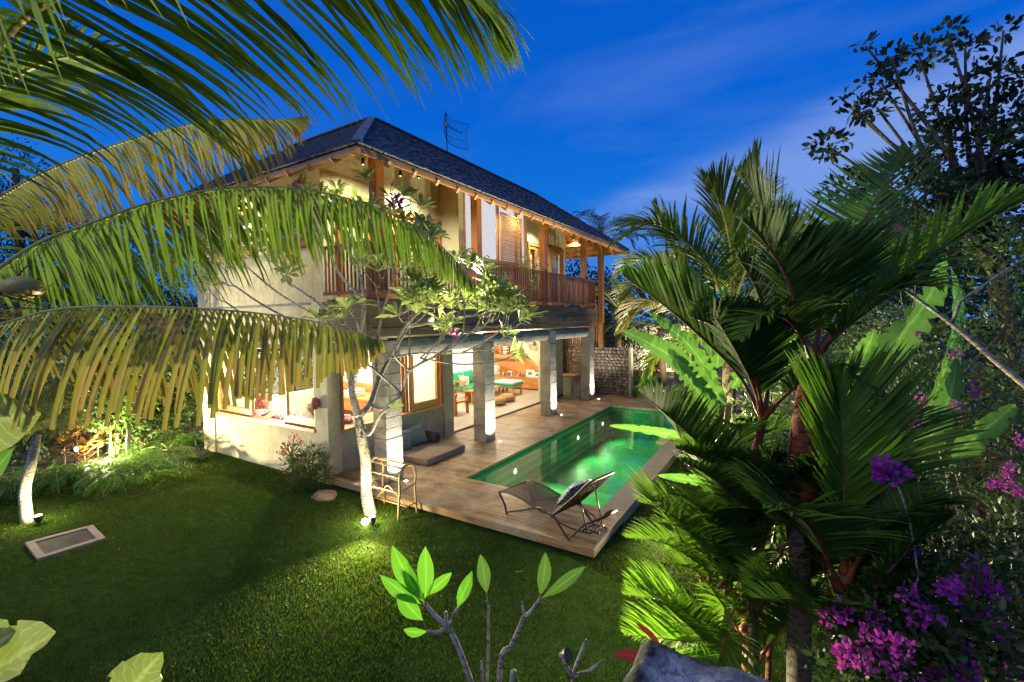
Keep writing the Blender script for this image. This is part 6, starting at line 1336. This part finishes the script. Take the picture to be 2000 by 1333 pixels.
garden_spot(-1.8, 9.6, -1.2, 10.6, 5.0, 190, 'added unseen spotlight in the grass half way along the pool aimed into the coconut palm', size=R(125), glow=False)  # unseen fixture, put in to brighten the coconut fronds
# unseen lamp added to brighten the palms beyond the pool
garden_spot(-2.4, 13.4, -1.2, 10.8, 4.0, 900, 'added unseen spotlight in the grass beyond the pool aimed into the coconut palm', size=R(110), glow=False)
garden_spot(-3.2, 17.6, -4.4, 19.0, 3.0, 200, 'added unseen spotlight on the paving under the parasol', size=R(120), glow=False)  # unseen, added to light the planting round the parasol
garden_spot(-4.2, 23.9, -5.6, 26.9, 1.8, 260, 'added unseen spotlight in front of the white outbuilding', size=R(120), glow=False)  # unseen, added to light the outbuilding front

# ---- little lawn tree at the left with lacy leaves
lt_ = thing('lace_leaf_tree', (-10.42, 1.93, LZ), 'small uplit tree with lacy drooping leaves at the left edge of the lawn', 'tree')
c_ = Vector((-10.42,1.93,LZ)); MB().tube(spline([c_-Vector((0,0,.05)), c_+Vector((-.03,.0,.5)), at(62,905,7.05), at(72,850,7.05)], 12), [.085,.08,.078,.075,.073,.07,.068,.065,.062,.06,.058,.055,.052], 12).build('trunk', 'plumeria_bark', lt_, smooth=True)
def lacy(par, c, r_, n, mat='lace_leaf', ln=.34):
    """compound leaves: a stalk with paired fingers"""
    out_ = newl(); st_ = MB()
    for q in range(n):
        a = random.random()*6.28; e_ = random.uniform(-.5, .9); d = Vector((math.cos(a), math.sin(a), e_)).normalized(); p0 = Vector(c)+d*r_*random.uniform(.2,.8); pts = [p0]
        for s_ in range(6): d = (d+Vector((0,0,-.16))).normalized(); pts.append(pts[-1]+d*ln/6)
        st_.tube(pts, .004, 3, False)
        for s_ in range(1, 7):
            for sd in (1, -1):
                side = d.cross(Vector((0,0,1))).normalized()*sd; dd_ = (side+d*.8+Vector((0,0,random.uniform(-.2,.2)))).normalized(); f_ = math.sin(math.pi*(s_)/7.5)
                out_['p'].append(tuple(pts[s_])); out_['d'].append(tuple(dd_)); out_['n'].append((random.uniform(-.3,.3),random.uniform(-.3,.3),1)); out_['l'].append(ln*.42*(.4+.7*f_)); out_['w'].append(.028)
    st_.build('leaf_stalks', 'rachis_green', par, kind='stuff'); return mkleaf('foliage', mat, out_, par, shape='lance', kind='stuff')
lacy(lt_, at(75,770,7.1), .5, 130, ln=.26); lacy(lt_, at(110,810,7.1), .42, 80, ln=.26); lacy(lt_, at(40,800,7.2), .4, 70, ln=.26); lacy(lt_, at(130,720,7.3), .45, 70, ln=.26)
# ---- planting bed
def rosplant(name, loc, n, ln, w_, mat, label, cat, spread=(.3,1.25), shape='lance', curl=.35, group=None, up=0):
    o_ = newl()
    for q in range(n):
        a = random.random()*6.28; th = random.uniform(*spread); d = Vector((math.cos(a)*math.sin(th), math.sin(a)*math.sin(th), math.cos(th))); l_ = ln*random.uniform(.65,1.1)
        o_['p'].append(tuple(Vector(loc)+Vector((d.x*.03,d.y*.03,random.uniform(0,up))))); o_['d'].append(tuple(d)); o_['n'].append((-d.x*.5,-d.y*.5,1)); o_['l'].append(l_); o_['w'].append(w_*random.uniform(.7,1.2))
    o = mkleaf(name, mat, o_, None, shape=shape, curl=curl); return tag(o, label, cat, group)
bedP = [(-12.95,2.6),(-12.6,3.3),(-12.2,4.0),(-11.85,4.7)]
k = 0
for q in range(13):
    t_ = q/12; x = -12.95+1.2*t_+random.uniform(-.12,.05); yy = 2.2+2.8*t_
    mt, nm, lb = [('spider_leaf','spider_plant','striped spider plant along the edge of the left bed'),('fern_leaf','fern','bright fern along the edge of the left bed')][0 if q > 9 or q % 4 == 1 else 1]
    rosplant(nm, (x, yy, LZ), 60, .38 if nm == 'spider_plant' else .45, .022 if nm == 'spider_plant' else .035, mt, lb, 'plant', group='edging plants of the left bed')
for q, (px, py) in enumerate(((245,905),(290,870),(330,880),(350,850),(300,840),(270,880),(390,845),(150,925),(110,930),(200,925),(230,930),(80,935),(30,940),(260,915),(320,905))):
    g_ = onp(px, py+30, 'Z', LZ); t2 = thing('philodendron', (g_.x, g_.y, LZ), 'split leaved bright green philodendron in the left bed', 'plant', 'philodendrons of the left bed'); lacy(t2, (g_.x, g_.y, LZ+.32), .22, 22, 'fern_leaf', .40)
for q, (px, py, d) in enumerate(((150,850,10.4),(125,870,10.2),(165,890,10.3),(210,840,11),(190,860,10.8),(140,820,10.9),(235,815,12),(270,800,12.6),(250,790,12.8))):
    p = at(px, py, d); cr_ = thing('croton', (p.x, p.y, LZ), ['orange leaved croton lit by the bed spotlight','red leaved croton in the darker part of the left bed'][0 if q < 6 else 1], 'shrub', 'crotons of the left bed'); MB().tube([(p.x,p.y,LZ-.03), p], .015, 5).build('stem', 'dark_bark', cr_)
    o_ = newl()
    for z_ in (0, .12, .24, -.15): rosette(Vector((p.x+random.uniform(-.1,.1), p.y+random.uniform(-.1,.1), p.z+z_)), Vector((random.uniform(-.2,.2),random.uniform(-.2,.2),1)), 9, .30, o_, (.7,1.5))
    mkleaf('foliage', 'croton_leaf' if q < 6 else 'ti_leaf', o_, cr_, shape='oval')
for q in range(26):
    p = Vector((random.uniform(-16.5,-13.2), random.uniform(1.2,6.5), random.uniform(.2,1.3))); mt = ['lace_leaf','shrub_leaf','fern_leaf','shrub_leaf'][q % 4]
    t_ = thing('shrub', (p.x, p.y, LZ), 'leafy green shrub filling the left planting bed', 'shrub', 'filler shrubs of the left bed'); MB().tube([(p.x,p.y,LZ-.05), p], .02, 5).build('stem', 'dark_bark', t_); mass(t_, [(tuple(p), (.5,.5,.45)), (tuple(p+Vector((.2,.2,.35))), (.3,.3,.3))], 330, .13, .055, mt)
yp = thing('young_palm', (*onp(250,905,'Z',LZ).xy, LZ), 'thin stemmed young palm rising out of the left bed', 'palm tree'); yb = onp(250,905,'Z',LZ); MB().tube([yb, at(252,800,11.3)], [.05,.035], 8).build('trunk', 'plumeria_bark', yp, smooth=True)
for q in range(7): a = q*.9; c = at(252,800,11.3); frond(yp, [c, c+Vector((math.cos(a)*.35, math.sin(a)*.35, .6)), c+Vector((math.cos(a)*.9, math.sin(a)*.9, .75)), c+Vector((math.cos(a)*1.3, math.sin(a)*1.3, .4))], 26, .35, .018, 'coconut_far', 'rachis_green', .014, .8, .2, .6, .2, seg=4)
# ---- ixora and fern bush by the corner of the front wall
ix = thing('flowering_shrub', (-8.35, 5.2, LZ), 'shrub with coral red flower heads in front of the front wall', 'shrub')
for px, py in ((562,875),(575,870),(590,860),(566,905),(580,912),(553,882),(585,930),(600,905),(575,850)): p = at(px, py, 8.7); MB().tube(spline([Vector((-8.3,5.2,LZ)), Vector((-8.35,5.15,.3)), p], 6), .010, 5).build('stem', 'dark_bark', ix)
mass(ix, blobs_px([(570,880,8.75,.17),(585,905,8.75,.2),(565,910,8.75,.17),(590,935,8.75,.2)]), 420, .09, .035, 'shrub_leaf')
for px, py in ((556,884),(566,860),(577,852),(583,862),(562,873),(556,893),(583,915),(591,906),(560,925),(570,935),(590,870),(545,882)): flowerhead(ix, at(px, py, 8.62), .065, 'pink_bract', 40, 'flower_head', .22)
bush('dark_fern_bush', 'dark feathery bush against the corner of the villa', 'shrub', blobs_px([(605,910,8.6,.34),(625,930,8.5,.25),(590,935,8.6,.28),(612,885,8.7,.2)]), 2600, .10, .012, 'shrub_leaf', shape='lance')
# ---- plants climbing the balcony
cl = thing('climbing_bougainvillea', (-6.2, 10.6, 3.4), 'sparse flowering creeper hanging over the balcony railing', 'creeper')
mass(cl, [(tuple(onp(px, py, 'X', -6.2)), (r_, r_, r_)) for px, py, r_ in ((985,540,.12),(1000,560,.12),(1010,575,.12),(1035,520,.18),(1045,545,.15),(1025,580,.12),(995,570,.12),(1050,520,.12),(1020,515,.15),(920,502,.15),(950,510,.1),(1040,560,.14))], 420, .07, .04, 'bract' if False else 'lace_leaf')
for px, py in ((998,548),(997,568),(1012,560),(1037,512),(1060,517),(1068,517),(1004,580)): flowerhead(cl, onp(px, py, 'X', -6.18), .07, 'pink_bract', 14)
MB().tube(spline([onp(1050,500,'X',-6.2), onp(1030,530,'X',-6.2), onp(1040,560,'X',-6.2), onp(1020,590,'X',-6.22)], 10), .006, 4).build('stem', 'twig_bark', cl)
# ---- plants and rockery beside the stone wall, beyond the pool
for q, (px, py, d) in enumerate(((1245,740,17),(1255,765,16),(1240,770,15.5),(1262,745,17.5),(1275,770,15),(1300,790,14))):
    p = at(px, py, d); rosplant('dracaena', (p.x, p.y, p.z-.15), 60, .5, .035, 'shrub_leaf', 'spiky dark plant beside the end of the stone wall', 'plant', spread=(.1,1.4), group='spiky plants by the stone wall')
pr_ = at(1290, 705, 21); pf_ = thing('flowering_shrub', (pr_.x, pr_.y, LZ), 'dark red shrub with a pink flower under the parasol', 'shrub'); mass(pf_, [((pr_.x, pr_.y, 1.0), (.8,.5,.8)), ((pr_.x-.8, pr_.y, .7), (.5,.5,.6))], 900, .12, .05, 'ti_leaf'); flowerhead(pf_, (pr_.x-.3, pr_.y-.5, 1.4), .14, 'pink_bract'); MB().tube([(pr_.x, pr_.y, LZ), (pr_.x, pr_.y, .8)], .02, 5).build('stem', 'dark_bark', pf_)
# bougainvillea far, over the hedge
for (px, py, d, lab) in ((1340,578,12,'pink bougainvillea spray behind the banana leaves'), (1510,455,10.5,'magenta bougainvillea spray behind the upright palm frond')):
    p = at(px, py, d); t_ = thing('bougainvillea', (p.x, p.y, LZ), lab, 'bougainvillea'); MB().tube([(p.x,p.y,LZ), p], .02, 5).build('stem', 'dark_bark', t_); mass(t_, [(tuple(p), (.6,.6,.45))], 700, .09, .05, 'bougain_leaf')
    for q in range(9): flowerhead(t_, p+Vector((random.uniform(-.4,.4), random.uniform(-.6,-.2), random.uniform(-.25,.3))), .11, 'bract' if q % 3 else 'pink_bract', 18)

# ================================================================== BOUGAINVILLEA AT THE RIGHT
def boug(label, bl_, n, fl_, loc, ll=.055, extra=None):
    t_ = thing('bougainvillea', (*Vector(loc).xy, LZ), label, 'bougainvillea'); b_ = blobs_px(bl_)
    for (c, r_) in b_: c = Vector(c); s0 = Vector((loc[0]+random.uniform(-.3,.3), loc[1]+random.uniform(-.3,.3), LZ)); MB().tube(spline([s0, s0.lerp(c,.5)+Vector((random.uniform(-.15,.15), random.uniform(-.15,.15), .15)), c], 7), [.014-.0014*q for q in range(8)], 5).build('stem', 'twig_bark', t_, smooth=True)
    mass(t_, b_, n, ll, ll*.6, 'bougain_leaf', hollow=.1)
    for (px, py, d, r_, m2) in fl_:
        for q in range(max(2, int(r_*26))):
            c = at(px, py, d)+Vector(rng.normal(size=3)*r_*.62); flowerhead(t_, c, .046, 'bract' if m2 else 'pink_bract', 24, 'flower_cluster', .34)
    return t_
boug('bougainvillea with the largest magenta clusters at the lower right corner', [(1760,1240,2.3,.28),(1850,1200,2.3,.3),(1700,1280,2.3,.22),(1900,1290,2.2,.3),(1800,1330,2.2,.28),(1660,1320,2.3,.2),(1950,1180,2.4,.3),(1740,1140,2.6,.25),(1850,1080,2.8,.3),(1960,1080,2.8,.3)], 5200,
     [(1830,1160,2.1,.07,1),(1800,1195,2.1,.06,1),(1770,1235,2.0,.10,1),(1700,1215,2.2,.03,1),(1735,1290,2.2,.03,1),(1960,1180,2.3,.04,1),(1800,1245,2.05,.10,1),(1790,1290,2.05,.10,1),(1870,1150,2.2,.05,1),(1905,1130,2.2,.09,1),(1925,1145,2.2,.04,1),(1780,1100,2.5,.06,1),(1690,1265,2.1,.08,1),(1680,1300,2.1,.06,1),(1660,1225,2.2,.06,1),(1920,1220,2.2,.09,1),(1940,1240,2.2,.06,1),(1950,1280,2.2,.06,1),(1880,1300,2.1,.07,1),(1840,1310,2.1,.06,1),(1640,1285,2.2,.03,1),(1975,1290,2.2,.03,1),(1850,1330,2.1,.06,1)], at(1800,1800,2.5))
boug('bougainvillea with scattered violet bracts at the middle of the right edge', [(1760,660,5,.5),(1800,760,5,.5),(1880,830,4.6,.5),(1960,900,4.4,.5),(1990,1000,3.8,.4),(1850,930,4.6,.4),(1720,760,5.4,.5),(1980,760,5,.5),(1700,640,6,.5)], 6000,
     [(1770,640,4.6,.10,1),(1740,690,4.6,.10,1),(1790,665,4.6,.08,1),(1850,690,4.5,.06,1),(1760,720,4.6,.06,1),(1900,760,4.3,.05,1),(1870,800,4.2,.05,1),(1800,790,4.4,.06,1),(1790,830,4.4,.05,1),(1990,860,3.9,.05,1),(1960,920,3.8,.05,1),(1940,940,3.8,.06,1),(1985,960,3.6,.06,1),(1610,720,3.0,.05,1),(1625,745,3.0,.04,1),(1605,770,3.0,.05,1),(1640,775,3.2,.04,1)], at(1900,1500,5))
boug('bougainvillea bright with magenta bracts near the top of the dark tree', [(1740,470,6,.45),(1800,455,6,.4),(1690,470,6.2,.4)], 1800, [(1740,450,5.6,.12,1),(1720,470,5.6,.10,1),(1760,445,5.6,.10,1),(1790,455,5.6,.12,1),(1700,465,5.6,.10,0),(1730,480,5.6,.08,0)], at(1760,1500,6))
fc_ = thing('bougainvillea', (*at(1745,1500,2.3).xy, LZ), 'single magenta bougainvillea head against the bright palm frond', 'bougainvillea')
for q in range(7): flowerhead(fc_, at(1740+random.uniform(-20,20), 927+random.uniform(-10,10), 2.3), .045, 'bract', 14, 'flower_cluster', .45)
MB().tube(spline([at(1800,1300,2.4), at(1790,1100,2.35), at(1765,980,2.3), at(1742,930,2.3)], 10), .005, 5).build('stem', 'twig_bark', fc_)
# dry leaf litter slope at the right, seen through the leaves
ls = blobs_px([(1900,930,6.5,.8),(1950,1000,6,.8),(1880,860,7.5,.7)])
t_ = mass(None, ls, 2600, .10, .055, 'litter', 'leaf_litter', hollow=0, up=.9, kind='stuff'); tag(t_, 'dry brown leaf litter heaped under the bougainvillea at the right', 'leaf litter')
# ti plant and the near whitewashed wall
ti = thing('ti_plant', (*at(1280,1500,2.6).xy, LZ), 'dark red ti leaf sticking out beside the mouldy wall', 'plant'); bigleaf(ti, (1270,1290), (1198,1277), .05, 2.2, 'ti_leaf', face=(0,0,.9), shape='oval'); bigleaf(ti, (1260,1345), (1215,1335), .045, 2.2, 'ti_leaf', face=(0,0,.9), shape='oval'); bigleaf(ti, (1290,1262), (1242,1212), .03, 2.6, 'ti_leaf', face=(0,0,.9), shape='oval')
MB().tube([at(1290,1700,2.6), at(1290,1400,2.4), at(1275,1290,2.2)], .012, 6).build('stem', 'dark_bark', ti)
gw = []
zt = at(1240,1236,1.55).z; q0 = onp(1250,1236,'Z',zt); q1 = onp(1580,1340,'Z',zt); q2 = onp(1200,1345,'Z',zt)
e1 = (q1-q0); e1l = e1.length; e1.normalize(); e2 = q2-q0; e2 = (e2-e1*e2.dot(e1)*0); e2.normalize(); NX, NY = 90, 50; vs = []; ed = []
for j in range(NY+1):
    for i in range(NX+1):
        u, v = i/NX*(e1l*1.6), j/NY*1.1; rg = .028*noise.noise(Vector((u*7, v*7, 0)))+.012*noise.noise(Vector((u*25, v*25, 3))); de = min(u, v, .5); bev = -.05*math.exp(-de/.025)
        ou = .02*noise.noise(Vector((v*9,1,0))) if i == 0 else 0; ov = .02*noise.noise(Vector((u*9,5,0))) if j == 0 else 0
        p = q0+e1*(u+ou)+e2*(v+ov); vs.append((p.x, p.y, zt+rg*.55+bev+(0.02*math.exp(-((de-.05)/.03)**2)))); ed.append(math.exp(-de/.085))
fsx = [(j*(NX+1)+i, j*(NX+1)+i+1, (j+1)*(NX+1)+i+1, (j+1)*(NX+1)+i) for j in range(NY) for i in range(NX)]
def skirt(ids):
    prev = ids
    for s_ in range(1, 12):
        nb = [];  dz = .03 if s_ < 9 else .8
        for k2 in ids:
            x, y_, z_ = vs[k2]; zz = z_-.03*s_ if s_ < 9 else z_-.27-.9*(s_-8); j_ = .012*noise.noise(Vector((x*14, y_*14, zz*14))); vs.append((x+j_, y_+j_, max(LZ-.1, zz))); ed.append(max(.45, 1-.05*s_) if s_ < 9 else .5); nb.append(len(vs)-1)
        for a, b, c, d in zip(prev[:-1], prev[1:], nb[1:], nb[:-1]): fsx.append((a, d, c, b))
        prev = nb
skirt([i for i in range(NX+1)]); skirt([j*(NX+1) for j in range(NY+1)])
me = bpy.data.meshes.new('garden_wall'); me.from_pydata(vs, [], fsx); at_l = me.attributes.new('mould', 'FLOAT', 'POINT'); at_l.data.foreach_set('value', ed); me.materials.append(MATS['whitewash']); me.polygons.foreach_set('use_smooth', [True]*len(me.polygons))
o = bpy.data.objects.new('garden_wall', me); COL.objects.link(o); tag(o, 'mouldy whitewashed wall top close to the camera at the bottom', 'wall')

# labels for rows of like things, by their place in the row
ORD = ['leftmost', 'second from left', 'third from left', 'fourth from left', 'fifth from left', 'sixth from left', 'seventh from left', 'eighth from left', 'ninth from left']
for lab in ('orange leaved croton lit by the bed spotlight', 'red leaved croton in the darker part of the left bed', 'bright fern along the edge of the left bed', 'striped spider plant along the edge of the left bed', 'upright book in the row at the left end of the shelf', 'spiky dark plant beside the end of the stone wall'):
    L_ = [o for o in COL.objects if o.parent is None and o.get('label') == lab]
    def sx(o):
        p = Vector(o.location); d = p-CAM; return d.dot(RT)/max(.1, d.dot(FW))
    L_.sort(key=sx)
    if len(L_) > 1:
        for o, w_ in zip(L_, ORD): o['label'] = w_ + ' ' + lab
